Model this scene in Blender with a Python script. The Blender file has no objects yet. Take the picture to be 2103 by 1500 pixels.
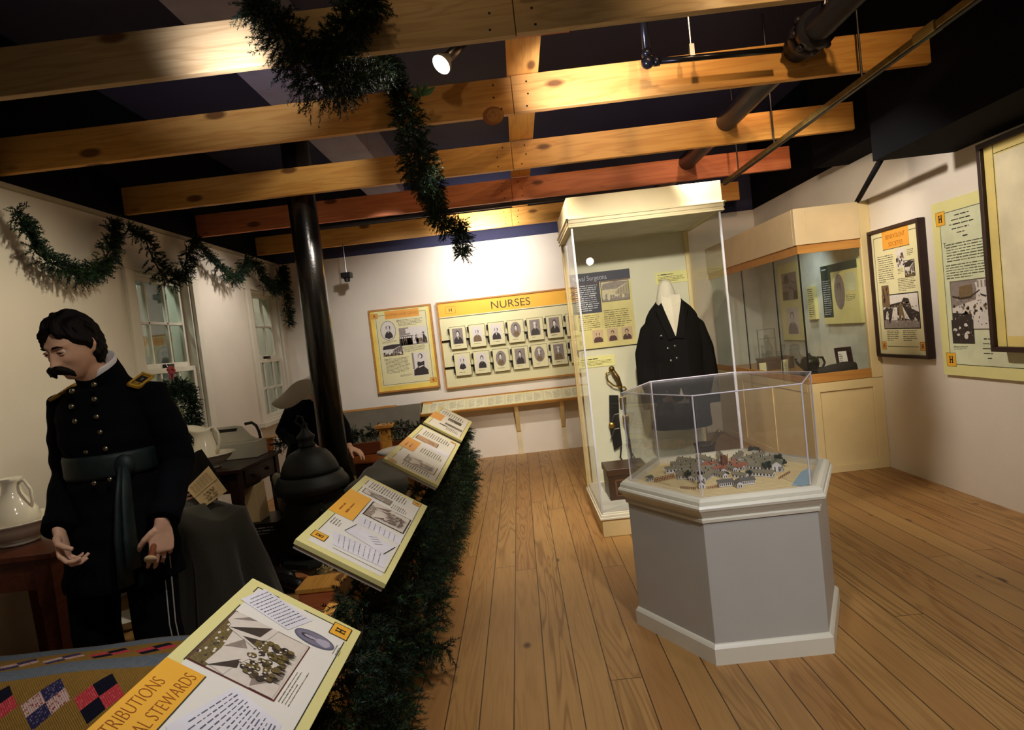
import bpy, bmesh, math, random
import numpy as np
from mathutils import Vector, Matrix
C = bpy.context.scene.collection
SC = bpy.context.scene
random.seed(7)
# ---------------------------------------------------------------- camera
CX, CY, FOC, CAMZ = 1051.5, 750.0, 1250.0, 1.4
def _axes():
    th = math.radians(6.45)
    d = np.array([1063 - CX, -(690 - CY), FOC]); d /= np.linalg.norm(d)
    u = np.array([-math.sin(th), math.cos(th), 0]); u -= d * u.dot(d); u /= np.linalg.norm(u)
    r = np.cross(d, u)
    if r[0] < 0: r = -r
    return np.array([r, d, u])
AX = _axes()
def at(px, py, x=None, y=None, z=None):
    """point of the place seen at a pixel of the photograph, on the plane x=, y= or z="""
    d = AX @ np.array([px - CX, -(py - CY), FOC])
    s = x / d[0] if x is not None else y / d[1] if y is not None else (z - CAMZ) / d[2]
    return Vector(d * s + np.array([0, 0, CAMZ]))
cam = bpy.data.cameras.new('camera'); camo = bpy.data.objects.new('camera', cam); C.objects.link(camo)
R, U, B = Vector(AX[:, 0]), Vector(AX[:, 1]), -Vector(AX[:, 2])
camo.matrix_world = Matrix(((R.x, U.x, B.x, 0), (R.y, U.y, B.y, 0), (R.z, U.z, B.z, CAMZ), (0, 0, 0, 1)))
cam.sensor_fit = 'HORIZONTAL'; cam.sensor_width = 36; cam.lens = FOC / 2103 * 36; cam.clip_start = .02
SC.camera = camo
# ---------------------------------------------------------------- world, exposure, gallery lamps and added fill spots
SC.view_settings.view_transform = 'Standard'; SC.view_settings.look = 'None'
SC.view_settings.gamma = 1; SC.view_settings.use_curve_mapping = False
SC.view_settings.exposure = 0.0
W = bpy.data.worlds.new('world'); SC.world = W; W.use_nodes = True
W.node_tree.nodes['Background'].inputs[0].default_value = (1, .86, .70, 1)
W.node_tree.nodes['Background'].inputs[1].default_value = .11
def spot(loc, target, power, col, angle, blend=.6, size=.05):  # serves gallery lamps and added fills alike; most have no fixture
    l = bpy.data.lights.new('track_or_fill_spot', 'SPOT'); l.energy = power; l.color = col
    l.spot_size = math.radians(angle); l.spot_blend = blend; l.shadow_soft_size = size
    o = bpy.data.objects.new('track_or_fill_spot', l); C.objects.link(o); o.location = loc
    o.rotation_euler = (Vector(target) - Vector(loc)).to_track_quat('-Z', 'Y').to_euler()
WARM, AMB, COOL, NEUT = (1, .78, .50), (1, .66, .34), (.86, .90, 1), (1, .90, .76)
spot((-.28, 6.25, 2.5), (-.22, 7.2, 2.46), 85, (1, .96, .93), 125, 1)        # hot spot on the back wall
spot((-1.0, 4.9, 2.55), (-1.2, 7.2, 1.35), 140, (1, .95, .92), 70, 1)       # posters on the back wall
spot((.25, 4.9, 2.55), (-.1, 7.2, 1.35), 140, (1, .93, .86), 66, 1)
spot((1.3, 1.3, 3.3), (1.3, 3.4, 2.70), 85, AMB, 70, 1)                     # raking the beams from above their tops
spot((-.3, 1.5, 3.3), (-.2, 3.4, 2.70), 7, AMB, 70, 1)
spot((.7, 2.2, 3.3), (1.0, 4.5, 2.72), 60, AMB, 60, 1)
spot((1.7, 3.6, 3.3), (1.95, 5.5, 2.72), 60, (1, .62, .42), 50, 1)
spot((-.2, 3.4, 3.3), (.1, 5.5, 2.7), 7, AMB, 80, 1)
spot((1.1, -.4, 2.3), (.9, 2.5, 2.75), 15, (1, .88, .68), 50, 1)
spot((-.7, .6, 2.45), (-1.15, 2.5, 2.72), 2.0, (1, .88, .64), 38, .9)
spot((1.25, -.6, 3.0), (1.0, 2.5, .5), 225, COOL, 42, .7)                      # pedestal front
spot((1.2, .4, 3.1), (2.4, 3.2, 0), 50, (1, .82, .58), 84, .9)                      # floor at right
spot((.2, 3.9, 2.55), (.1, 4.9, 0), 95, (1, .84, .62), 95, .9)              # aisle floor
spot((.1, .9, 3.1), (.2, 1.9, 0), 46, (1, .84, .62), 75, .9)                # aisle floor near
spot((-.1, 1.0, 3.0), (-.75, 1.6, .7), 85, (.98, .96, 1), 60, .8)           # reading panels
spot((-.2, 3.4, 2.55), (-.7, 4.2, .7), 50, NEUT, 66, .8)
spot((.45, 1.9, 2.5), (.95, 4.5, .95), 330, NEUT, 54, .7)                    # tall case
spot((.95, 2.25, 3.2), (.88, 2.79, .65), 50, (1, .93, .82), 26, .7)          # added spot brightening the hospital model
spot((1.5, 3.2, 2.5), (2.7, 5.8, 1.5), 165, (1, .86, .68), 60, .8)           # corner case
spot((2.55, 5.6, 2.10), (2.62, 6.2, .8), 16, (.86, .95, 1), 120, 1)          # added fill inside the corner case, brightens its interior
spot((1.0, 3.9, 2.55), (2.89, 3.9, 1.15), 120, (1, .90, .80), 74, .6)        # right wall
spot((-1.0, 2.9, 2.55), (-2.75, 3.3, 1.2), 78, (1, .89, .66), 80, .9)       # left wall
spot((-1.85, 5.5, 2.55), (-2.75, 5.75, 1.3), 42, (1, .92, .84), 110, .9)
spot((-.5, .9, 3.0), (-1.5, 1.8, .5), 30, NEUT, 60, .8)                      # quilt
spot((-.2, .8, 2.5), (-1.66, 2.25, 1.45), 30, (1, .90, .80), 40, 1)          # standing figure
spot((.3, 2.7, 2.3), (.9, 4.4, 3.45), 95, (.74, .74, 1), 66, 1)              # added uplight without a fixture, brightens the navy ceiling
spot((-.9, 2.2, 2.4), (-1.3, 3.2, 3.1), 40, (.78, .78, 1), 60, .9)  # added uplight for the underside of the duct
spot((-.75, 3.6, 3.3), (-1.5, 4.62, 2.4), 22, NEUT, 50, .9)  # added spot that makes the highlight on the column
spot((-1.1, 4.3, 2.5), (-1.9, 5.1, 1.2), 34, NEUT, 40, 1)                    # added fill to lighten the bending figure                  # column
spot((-3.15, 4.6, 2.6), (-3.45, 4.9, 1.5), 34, (.85, 1, .9), 150, 1)          # added fill spots outside the windows, standing in for daylight
spot((-3.15, 6.6, 2.6), (-3.45, 6.8, 1.5), 28, (1, .93, .82), 150, 1)
# ---------------------------------------------------------------- helpers
def lin(c):
    return tuple(((v / 255) / 12.92 if v / 255 <= .04045 else ((v / 255 + .055) / 1.055) ** 2.4) for v in c)
class NT:
    """small node helper"""
    def __init__(s, name):
        s.m = bpy.data.materials.new(name); s.m.use_nodes = True; s.t = s.m.node_tree; s.n = s.t.nodes
        s.p = s.n['Principled BSDF']; s.out = s.n['Material Output']
    def add(s, typ, **kw):
        n = s.n.new(typ)
        for k, v in kw.items(): setattr(n, k, v)
        return n
    def link(s, a, b): s.t.links.new(a, b)
    def val(s, inp, v):
        if hasattr(v, 'is_linked') or isinstance(v, bpy.types.NodeSocket): s.link(v, inp)
        else: inp.default_value = v
    def math(s, op, a, b=0.0, c=0.0, clamp=False):
        n = s.add('ShaderNodeMath', operation=op, use_clamp=clamp)
        s.val(n.inputs[0], a); s.val(n.inputs[1], b); s.val(n.inputs[2], c); return n.outputs[0]
    def mix(s, f, a, b):
        n = s.add('ShaderNodeMix', data_type='RGBA'); s.val(n.inputs[0], f)
        for i, v in ((6, a), (7, b)): s.val(n.inputs[i], v if isinstance(v, bpy.types.NodeSocket) else (*v, 1))
        return n.outputs[2]
    def noise(s, vec, scale, detail=3, dist=0, rough=.5):
        n = s.add('ShaderNodeTexNoise'); s.val(n.inputs['Vector'], vec); n.inputs['Scale'].default_value = scale
        n.inputs['Detail'].default_value = detail; n.inputs['Distortion'].default_value = dist
        n.inputs['Roughness'].default_value = rough; return n.outputs['Fac']
    def coord(s): return s.add('ShaderNodeTexCoord').outputs['Object']
    def xyz(s, v):
        n = s.add('ShaderNodeSeparateXYZ'); s.link(v, n.inputs[0]); return n.outputs
    def comb(s, x, y, z):
        n = s.add('ShaderNodeCombineXYZ')
        for i, v in enumerate((x, y, z)): s.val(n.inputs[i], v)
        return n.outputs[0]
    def scale(s, v, k):
        n = s.add('ShaderNodeMapping'); s.link(v, n.inputs[0]); n.inputs['Scale'].default_value = k; return n.outputs[0]
    def ramp(s, f, lo, hi):
        n = s.add('ShaderNodeMapRange'); s.val(n.inputs[0], f); n.inputs[1].default_value = lo; n.inputs[2].default_value = hi
        return n.outputs[0]
    def bump(s, h, strength, dist=.002):
        n = s.add('ShaderNodeBump'); s.val(n.inputs['Height'], h); n.inputs['Strength'].default_value = strength
        n.inputs['Distance'].default_value = dist; s.link(n.outputs[0], s.p.inputs['Normal'])
MATS = {}
def mat(name, rgb, rough=.6, metal=0, var=.10, vs=7, bump=0, bs=120, spec=.4, stretch=(1, 1, 1), sheen=0, coat=0):
    if name in MATS: return MATS[name]
    n = NT(name); c = lin(rgb); v = n.scale(n.coord(), stretch)
    f = n.noise(v, vs, 4)
    n.link(n.mix(n.ramp(f, .3, .7), tuple(x * (1 - var) for x in c), tuple(min(1, x * (1 + var)) for x in c)), n.p.inputs['Base Color'])
    n.p.inputs['Roughness'].default_value = rough; n.p.inputs['Metallic'].default_value = metal
    n.p.inputs['Specular IOR Level'].default_value = spec; n.p.inputs['Sheen Weight'].default_value = sheen
    n.p.inputs['Coat Weight'].default_value = coat
    if bump: n.bump(n.noise(v, bs, 3), bump)
    MATS[name] = n.m; return n.m
def wood(name, light, dark, axis=0, ring=9, rough=.5, knots=1.0, knotcol=(92, 50, 24), gs=1.0):
    if name in MATS: return MATS[name]
    n = NT(name); st = [11 * gs] * 3; st[axis] = .9 * gs; co = n.coord()
    v = n.scale(co, st); f = n.noise(v, 1, 3, .35)
    w = n.math('SINE', n.math('MULTIPLY', f, 6.283 * ring)); w = n.math('MULTIPLY_ADD', w, .5, .5)
    st2 = [160] * 3; st2[axis] = 3
    fine = n.noise(n.scale(co, st2), 1, 2)
    col = n.mix(n.math('MULTIPLY', n.math('POWER', w, 2.5), .42), lin(light), lin(dark))
    col = n.mix(n.math('MULTIPLY', n.ramp(fine, .4, .75), .3), col, lin(dark))
    big = n.noise(n.scale(co, [2 if i != axis else .7 for i in range(3)]), 1, 2)
    col = n.mix(n.math('MULTIPLY', n.ramp(big, .45, .75), .35), col, lin(dark))
    if knots:
        kv = [6.5] * 3; kv[axis] = 2.6
        vo = n.add('ShaderNodeTexVoronoi'); n.link(n.scale(co, kv), vo.inputs['Vector']); vo.inputs['Scale'].default_value = 1
        sel = n.math('GREATER_THAN', n.xyz(vo.outputs['Color'])[0], 1 - .55 * knots)
        k = n.math('SUBTRACT', 1, n.ramp(vo.outputs['Distance'], .13, .20)); k = n.math('MULTIPLY', k, sel, clamp=True)
        col = n.mix(n.math('MULTIPLY', k, .85), col, lin(knotcol))
    n.link(col, n.p.inputs['Base Color']); n.p.inputs['Roughness'].default_value = rough
    n.p.inputs['Specular IOR Level'].default_value = .35
    n.bump(fine, .15, .001); MATS[name] = n.m; return n.m
def glassmat(name, tint=(.93, .96, .95), gloss=.08, rough=.0, haze=0.0):
    n = NT(name); n.n.remove(n.p)
    tr = n.add('ShaderNodeBsdfTransparent'); tr.inputs[0].default_value = (*tint, 1)
    gl = n.add('ShaderNodeBsdfGlossy'); gl.inputs['Roughness'].default_value = rough
    lw = n.add('ShaderNodeLayerWeight'); lw.inputs[0].default_value = .3
    f = n.math('MULTIPLY_ADD', lw.outputs['Fresnel'], .30, gloss * .5, clamp=True)
    mx = n.add('ShaderNodeMixShader'); n.link(f, mx.inputs[0]); n.link(tr.outputs[0], mx.inputs[1]); n.link(gl.outputs[0], mx.inputs[2])
    o = mx.outputs[0]
    if haze:
        df = n.add('ShaderNodeBsdfDiffuse'); df.inputs[0].default_value = (.8, .8, .8, 1)
        m2 = n.add('ShaderNodeMixShader'); m2.inputs[0].default_value = haze
        n.link(o, m2.inputs[1]); n.link(df.outputs[0], m2.inputs[2]); o = m2.outputs[0]
    n.link(o, n.out.inputs[0]); return n.m
class MB:
    """collects shapes in world (or local) coordinates and links them as ONE mesh object"""
    def __init__(s): s.v = []; s.f = []; s.mi = []; s.sm = []; s.cur = 0; s.smooth = False
    def face(s, idx): s.f.append(tuple(idx)); s.mi.append(s.cur); s.sm.append(s.smooth)
    def add(s, verts, faces):
        b = len(s.v); s.v += [tuple(v) for v in verts]
        for f in faces: s.face([b + i for i in f])
        return s
    def box(s, x0, x1, y0, y1, z0, z1):
        return s.hexa([(x0, y0, z0), (x1, y0, z0), (x1, y1, z0), (x0, y1, z0), (x0, y0, z1), (x1, y0, z1), (x1, y1, z1), (x0, y1, z1)])
    def hexa(s, p): return s.add(p, [(3, 2, 1, 0), (4, 5, 6, 7), (0, 1, 5, 4), (1, 2, 6, 5), (2, 3, 7, 6), (3, 0, 4, 7)])
    def fbox(s, F, a0, a1, b0, b1, n0, n1):
        return s.hexa([F.p(a0, b0, n0), F.p(a1, b0, n0), F.p(a1, b1, n0), F.p(a0, b1, n0), F.p(a0, b0, n1), F.p(a1, b0, n1), F.p(a1, b1, n1), F.p(a0, b1, n1)])
    def poly(s, pts): return s.add(pts, [tuple(range(len(pts)))])
    def fpoly(s, F, ab, l): return s.poly([F.p(a, b, l) for a, b in ab])
    def frect(s, F, a0, b0, a1, b1, l): return s.fpoly(F, [(a0, b0), (a1, b0), (a1, b1), (a0, b1)], l)
    def fell(s, F, a, b, ra, rb, l, n=28): return s.fpoly(F, [(a + ra * math.cos(i * 2 * math.pi / n), b + rb * math.sin(i * 2 * math.pi / n)) for i in range(n)], l)
    def fline(s, F, p, q, w, l):
        d = (q[0] - p[0], q[1] - p[1]); k = math.hypot(*d) or 1; nx, ny = -d[1] / k * w / 2, d[0] / k * w / 2
        return s.fpoly(F, [(p[0] - nx, p[1] - ny), (q[0] - nx, q[1] - ny), (q[0] + nx, q[1] + ny), (p[0] + nx, p[1] + ny)], l)
    def fborder(s, F, a0, b0, a1, b1, w, l):
        for p, q in (((a0, b0), (a1, b0)), ((a1, b0), (a1, b1)), ((a1, b1), (a0, b1)), ((a0, b1), (a0, b0))): s.fline(F, p, q, w, l)
        return s
    def ftext(s, F, a0, b0, a1, b1, rows, l, seed=0, th=.35, slant=0):
        """rows of small word marks, the body text of a printed panel"""
        r = random.Random(seed); h = (b1 - b0) / rows
        for i in range(rows):
            b = b1 - h * (i + .5); a = a0; end = a1 - r.random() * (a1 - a0) * .12
            if i == rows - 1: end = a0 + (a1 - a0) * (.4 + .4 * r.random())
            while a < end:
                w = min(end - a, h * (.9 + 2.6 * r.random())); t = h * th * (.35 + .3 * r.random())
                o = slant * (a - a0)
                s.fpoly(F, [(a, b - t + o), (a + w, b - t + o), (a + w, b + t + o), (a, b + t + o)], l); a += w + h * .35
        return s
    def prism(s, bot, top):
        n = len(bot); b = len(s.v); s.v += [tuple(p) for p in bot] + [tuple(p) for p in top]
        s.face([b + i for i in reversed(range(n))]); s.face([b + n + i for i in range(n)])
        for i in range(n): j = (i + 1) % n; s.face([b + i, b + j, b + n + j, b + n + i])
        return s
    def loft(s, rings, cap=True):
        n = len(rings[0]); b = len(s.v)
        for r in rings: s.v += [tuple(p) for p in r]
        for k in range(len(rings) - 1):
            for i in range(n):
                j = (i + 1) % n; o = b + k * n; s.face([o + i, o + j, o + n + j, o + n + i])
        if cap:
            s.face([b + i for i in reversed(range(n))]); s.face([b + (len(rings) - 1) * n + i for i in range(n)])
        return s
    def tube(s, pts, rad, n=10, flat=None):
        P = [Vector(p) for p in pts]; R_ = rad if isinstance(rad, (list, tuple)) else [rad] * len(P)
        up = None; rings = []
        for i, p in enumerate(P):
            t = (P[min(i + 1, len(P) - 1)] - P[max(i - 1, 0)])
            t = t.normalized() if t.length > 1e-9 else Vector((0, 0, 1))
            if up is None: up = Vector((0, 0, 1)) if abs(t.z) < .9 else Vector((1, 0, 0))
            x = up.cross(t).normalized(); y = t.cross(x); up = y
            fl = flat if flat else 1
            rings.append([p + x * (R_[i] * math.cos(k * 2 * math.pi / n)) + y * (R_[i] * fl * math.sin(k * 2 * math.pi / n)) for k in range(n)])
        return s.loft(rings)
    def lathe(s, prof, cx, cy, n=28, z0=0, sx=1, sy=1):
        rings = [[(cx + r * sx * math.cos(k * 2 * math.pi / n), cy + r * sy * math.sin(k * 2 * math.pi / n), z0 + z) for k in range(n)] for r, z in prof]
        return s.loft(rings)
    def ball(s, c, r, n=12, sc=(1, 1, 1)):
        prof = [(max(1e-4, math.sin(i * math.pi / n)), -math.cos(i * math.pi / n)) for i in range(n + 1)]
        rings = [[(c[0] + r * sc[0] * q * math.cos(k * 2 * math.pi / (2 * n)), c[1] + r * sc[1] * q * math.sin(k * 2 * math.pi / (2 * n)), c[2] + r * sc[2] * z) for k in range(2 * n)] for q, z in prof]
        return s.loft(rings)
    def build(s, name, mats, parent=None, local=False, bevel=0, label=None):
        me = bpy.data.meshes.new(name)
        off = Vector((0, 0, 0))
        if parent is not None and not local:
            q = parent
            while q is not None: off += q.location; q = q.parent
        me.from_pydata([tuple(Vector(v) - off) for v in s.v], [], s.f)
        for m in (mats if isinstance(mats, (list, tuple)) else [mats]): me.materials.append(m)
        me.polygons.foreach_set('material_index', s.mi); me.polygons.foreach_set('use_smooth', s.sm); me.update()
        o = bpy.data.objects.new(name, me); C.objects.link(o); o.parent = parent
        if bevel:
            b = o.modifiers.new('bevel', 'BEVEL'); b.width = bevel; b.segments = 2; b.limit_method = 'ANGLE'
        if label: o['label'] = label
        return o
class F:
    def __init__(s, o, a, b): s.o = Vector(o); s.a = Vector(a).normalized(); s.b = Vector(b).normalized(); s.n = s.a.cross(s.b)
    def p(s, a, b, l=0): return s.o + s.a * a + s.b * b + s.n * l
def tag(o, label, cat, group=None):
    o['label'] = label; o['category'] = cat
    if group: o['group'] = group
    return o
def thing(name, label, cat, loc=(0, 0, 0), rz=0, group=None):
    o = bpy.data.objects.new(name, None); o.empty_display_size = .05; C.objects.link(o); o.location = loc; o.rotation_euler = (0, 0, rz)
    return tag(o, label, cat, group)
def struct(o): o['kind'] = 'structure'; return o
def bake(o):
    """apply an object's modifiers"""
    bpy.context.view_layer.update(); dg = bpy.context.evaluated_depsgraph_get()
    me = bpy.data.meshes.new_from_object(o.evaluated_get(dg)); o.modifiers.clear(); old = o.data; o.data = me; me.name = o.name
    bpy.data.meshes.remove(old); return o
def melt(o, voxel, smooth=2, fac=.5):
    """grow overlapping closed shapes together into one continuous surface"""
    m = o.modifiers.new('r', 'REMESH'); m.mode = 'VOXEL'; m.voxel_size = voxel; m.use_smooth_shade = True
    if smooth: k = o.modifiers.new('s', 'SMOOTH'); k.iterations = smooth; k.factor = fac
    return bake(o)
def txt(parent, name, s, size, Fr, a, b, l, m, align='CENTER', sx=1.0, ext=.0004, spacing=1.0, label=None, thin=1.0):
    cu = bpy.data.curves.new(name, 'FONT'); cu.body = s; cu.size = size; cu.align_x = align; cu.extrude = ext; cu.space_character = spacing; cu.offset = -.012 * size * thin
    o = bpy.data.objects.new(name, cu); C.objects.link(o)
    bpy.context.view_layer.update(); dg = bpy.context.evaluated_depsgraph_get()
    me = bpy.data.meshes.new_from_object(o.evaluated_get(dg)); bpy.data.objects.remove(o); bpy.data.curves.remove(cu)
    off = Vector((0, 0, 0)); q = parent
    while q is not None: off += q.location; q = q.parent
    for v in me.vertices: v.co = Fr.p(a + v.co.x * sx, b + v.co.y, l + v.co.z) - off
    me.name = name; me.materials.clear(); me.materials.append(m)
    o = bpy.data.objects.new(name, me); C.objects.link(o); o.parent = parent
    if label: o['label'] = label
    return o
# ---------------------------------------------------------------- materials
PLASTER = mat('white_plaster', (226, 216, 200), .85, bump=.35, bs=90, var=.03, vs=3)
NAVY = mat('navy_ceiling_paint', (52, 52, 80), .8, var=.05)
BLACK = mat('black_paint', (16, 15, 16), .45, var=.1)
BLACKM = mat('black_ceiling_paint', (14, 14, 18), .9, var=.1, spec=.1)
STEEL = mat('brushed_steel', (150, 148, 150), .3, 1)
BRASS = mat('brass', (200, 160, 80), .3, 1)
CREAM = mat('cream_paint', (228, 216, 176), .5, var=.03, spec=.5)
BUTTER = mat('butter_yellow_paint', (222, 200, 148), .5, var=.03, spec=.5)
GREYP = mat('pearl_grey_paint', (188, 186, 178), .45, var=.02, spec=.5)
PEARL = mat('pale_cream_molding_paint', (228, 224, 206), .35, var=.03, spec=.6)
WHITEP = mat('white_woodwork_paint', (225, 218, 200), .5, var=.04)
PINE = wood('pine_beam_wood', (232, 176, 92), (196, 126, 52), 0, 7, .5, 1.0)
PINEG = wood('pale_pine_beam_wood', (200, 170, 118), (158, 122, 76), 0, 8, .55, .7)
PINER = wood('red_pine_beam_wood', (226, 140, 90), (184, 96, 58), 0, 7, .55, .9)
PINEY = wood('pine_board_wood', (236, 176, 84), (196, 128, 50), 1, 6, .5, 1.0)
OAK = wood('golden_frame_wood', (190, 134, 62), (150, 96, 38), 0, 6, .4, 0)
TRIMW = wood('honey_trim_wood', (196, 142, 74), (160, 104, 46), 0, 6, .45, 0)
DARKW = wood('dark_table_wood', (44, 24, 20), (20, 10, 10), 1, 6, .32, 0)
REDW = wood('red_brown_table_wood', (92, 44, 26), (58, 26, 16), 1, 6, .35, 0)
CHESTW = wood('dark_chest_wood', (78, 52, 34), (44, 28, 18), 0, 6, .4, 0)
EBONY = mat('dark_frame_wood', (46, 24, 20), .4, var=.2)
PAPER = mat('cream_panel_print', (222, 214, 166), .5, var=.02)
PAPERW = mat('white_panel_print', (232, 230, 222), .5, var=.02)
EDGEY = mat('pale_yellow_green_print', (226, 220, 150), .5, var=.02)
GOLD = mat('golden_yellow_print', (240, 178, 50), .5, var=.03)
ORANGE = mat('orange_print', (228, 160, 62), .5, var=.03)
INK = mat('black_ink', (26, 24, 22), .6, var=.1)
INKG = mat('grey_text_ink', (110, 104, 84), .6, var=.1)
INKD = mat('green_black_rule_ink', (44, 52, 40), .6, var=.1)
INKO = mat('orange_text_ink', (158, 88, 14), .6, var=.1)
INKB = mat('blue_grey_handwriting_ink', (92, 96, 118), .6, var=.1)
PH1 = mat('photo_pale_grey', (216, 208, 198), .45, var=.05, vs=60)
PH2 = mat('photo_mid_grey', (140, 128, 120), .45, var=.18, vs=90)
PH3 = mat('photo_dark', (54, 46, 42), .45, var=.3, vs=120)
PH4 = mat('photo_sepia', (118, 96, 66), .45, var=.3, vs=160)
PHS = [PH1, PH2, PH3, PH4]
SLATE = mat('slate_blue_print', (58, 58, 74), .5, var=.05)
GLASS = glassmat('case_glass', (.975, .985, .975), .03)
GLASSW = glassmat('window_glass', (.88, .92, .89), .08)
ACRYL = glassmat('clear_acrylic', (.985, .985, .985), .03, 0, .02)
AEDGE = mat('frosted_acrylic_edge', (216, 212, 226), .25, var=.02)
WOOLK = mat('black_wool_cloth', (11, 11, 15), .95, var=.2, vs=300, bump=.3, bs=900, spec=.06)
COATK = mat('navy_coat_wool', (20, 18, 18), .95, var=.2, vs=300, bump=.3, bs=900, spec=.06)
SASH = mat('dark_green_sash_silk', (9, 25, 24), .6, var=.3, vs=40)
GREYB = mat('grey_wool_blanket', (60, 58, 50), .95, var=.15, vs=200, bump=.5, bs=600, spec=.1, sheen=.2)
LINEN = mat('white_linen', (222, 218, 210), .85, var=.05, bump=.15, bs=200)
SKIN = mat('painted_skin', (218, 172, 142), .55, var=.06, vs=30)
HAIR = mat('dark_brown_hair', (16, 11, 10), .65, var=.4, vs=200, spec=.15)
LIPS = mat('lip_paint', (170, 98, 84), .5)
EYEW = mat('eye_white', (215, 208, 198), .25)
IRIS = mat('brown_iris', (46, 30, 20), .2)
CERAM = mat('white_ironstone_glaze', (222, 214, 196), .12, var=.03, spec=.6, coat=.4)
TIN = mat('grey_painted_tin', (190, 186, 172), .45, var=.06)
IRON = mat('black_cast_iron', (25, 28, 26), .6, .1, var=.3, vs=60, bump=.3, bs=200)
LEATH = mat('black_leather', (20, 17, 16), .4, var=.3, bump=.2)
BUTTON = mat('aged_gilt_button', (150, 144, 120), .32, 1)
GOLDB = mat('gold_braid', (214, 168, 60), .45, .3, bump=.4, bs=400)
CARD = mat('buff_card', (206, 178, 132), .7, var=.08)
NEED1 = mat('dark_green_needles', (18, 39, 24), .6, var=.3, vs=30, spec=.2)
NEED2 = mat('fresh_green_needles', (46, 74, 36), .6, var=.3, vs=30, spec=.25)
NEED3 = mat('blue_green_needles', (18, 46, 36), .5, var=.3, vs=30, spec=.35)
STEM = mat('brown_twig', (50, 34, 22), .8)
FIR = [NEED1, NEED2, NEED3, STEM]
# ---------------------------------------------------------------- structure
XL, XR, YB, ZW, ZC = -2.75, 2.89, 7.2, 2.55, 3.45
def floor_material():
    n = NT('pine_floor_boards'); x, y, z = n.xyz(n.coord())
    bx = n.math('DIVIDE', n.math('ADD', x, 10.03), .128); bi = n.math('FLOOR', bx); bf = n.math('FRACT', bx)
    wn = n.add('ShaderNodeTexWhiteNoise', noise_dimensions='1D'); n.link(bi, wn.inputs['W'])
    yy = n.math('DIVIDE', n.math('MULTIPLY_ADD', wn.outputs['Value'], 9.0, y), 3.1); yi = n.math('FLOOR', yy); yf = n.math('FRACT', yy)
    w2 = n.add('ShaderNodeTexWhiteNoise', noise_dimensions='2D'); n.link(n.comb(bi, yi, 0), w2.inputs['Vector']); r = w2.outputs['Value']
    v = n.comb(n.math('MULTIPLY_ADD', r, 31.0, n.math('MULTIPLY', x, 7.5)), n.math('MULTIPLY', y, .55), n.math('MULTIPLY', r, 17.0))
    f = n.noise(v, 1.0, 2, .6)
    ring = n.math('MULTIPLY_ADD', n.math('SINE', n.math('MULTIPLY', f, 74.0)), .5, .5); ring = n.math('POWER', ring, 3.0)
    fine = n.noise(n.comb(n.math('MULTIPLY', x, 220.0), n.math('MULTIPLY', y, 5.0), r), 1.0, 2)
    light, dark = lin((180, 138, 82)), lin((118, 80, 40))
    col = n.mix(n.math('MULTIPLY', ring, n.math('MULTIPLY_ADD', n.math('FRACT', n.math('MULTIPLY', r, 7.31)), .62, .08)), light, dark)
    col = n.mix(n.math('MULTIPLY', n.ramp(fine, .45, .8), .25), col, dark)
    col = n.mix(n.math('MULTIPLY', n.math('POWER', r, 2.0), .42), col, lin((148, 96, 50)))
    big = n.noise(n.comb(x, n.math('MULTIPLY', y, .6), 0.0), 2.2, 3)
    col = n.mix(n.math('MULTIPLY', n.ramp(big, .5, .8), .3), col, lin((122, 80, 40)))
    vo = n.add('ShaderNodeTexVoronoi'); vo.inputs['Scale'].default_value = 1
    n.link(n.comb(n.math('MULTIPLY_ADD', r, 13.0, n.math('MULTIPLY', x, 6.5)), n.math('MULTIPLY', y, 4.2), 0.0), vo.inputs['Vector'])
    sel = n.math('GREATER_THAN', n.xyz(vo.outputs['Color'])[0], .70)
    k = n.math('MULTIPLY', n.math('SUBTRACT', 1.0, n.ramp(vo.outputs['Distance'], .09, .17)), sel, clamp=True)
    col = n.mix(n.math('MULTIPLY', k, .85), col, lin((58, 34, 20)))
    gap = n.math('MAXIMUM', n.math('LESS_THAN', bf, .036), n.math('LESS_THAN', yf, .0013))
    col = n.mix(n.math('MULTIPLY', gap, .85), col, lin((34, 20, 10)))
    n.link(col, n.p.inputs['Base Color'])
    n.link(n.math('MULTIPLY_ADD', fine, .2, .34), n.p.inputs['Roughness']); n.p.inputs['Specular IOR Level'].default_value = .4
    n.bump(n.math('SUBTRACT', n.math('MULTIPLY', fine, .15), gap), .35, .002)
    return n.m
struct(MB().box(-3.4, 3.4, -2.5, 7.6, -.06, 0).build('floor', floor_material()))
struct(MB().box(-3.4, 3.4, -2.5, 7.6, ZC, ZC + .1).build('ceiling', NAVY))
m = MB(); m.box(-3.2, 3.2, YB, YB + .15, 0, ZW); m.cur = 1; m.box(-3.2, 3.2, YB, YB + .15, ZW, ZC); m.cur = 2
struct(m.build('wall_back', [PLASTER, NAVY]))
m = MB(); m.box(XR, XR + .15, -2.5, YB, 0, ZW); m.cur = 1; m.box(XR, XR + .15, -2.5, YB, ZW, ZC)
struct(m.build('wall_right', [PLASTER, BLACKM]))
WIN = [(4.43, 5.22), (6.37, 7.1)]; WZ0, WZ1 = .80, 2.20
m = MB(); ys = [-2.5, WIN[0][0], WIN[0][1], WIN[1][0], WIN[1][1], YB]
for i in range(0, 6, 2): m.box(XL - .2, XL, ys[i], ys[i + 1], 0, ZW)
for a, b in WIN: m.box(XL - .2, XL, a, b, 0, WZ0); m.box(XL - .2, XL, a, b, WZ1, ZW)
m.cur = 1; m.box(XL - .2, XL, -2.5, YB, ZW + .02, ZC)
struct(m.build('wall_left', [PLASTER, BLACKM]))
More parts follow.
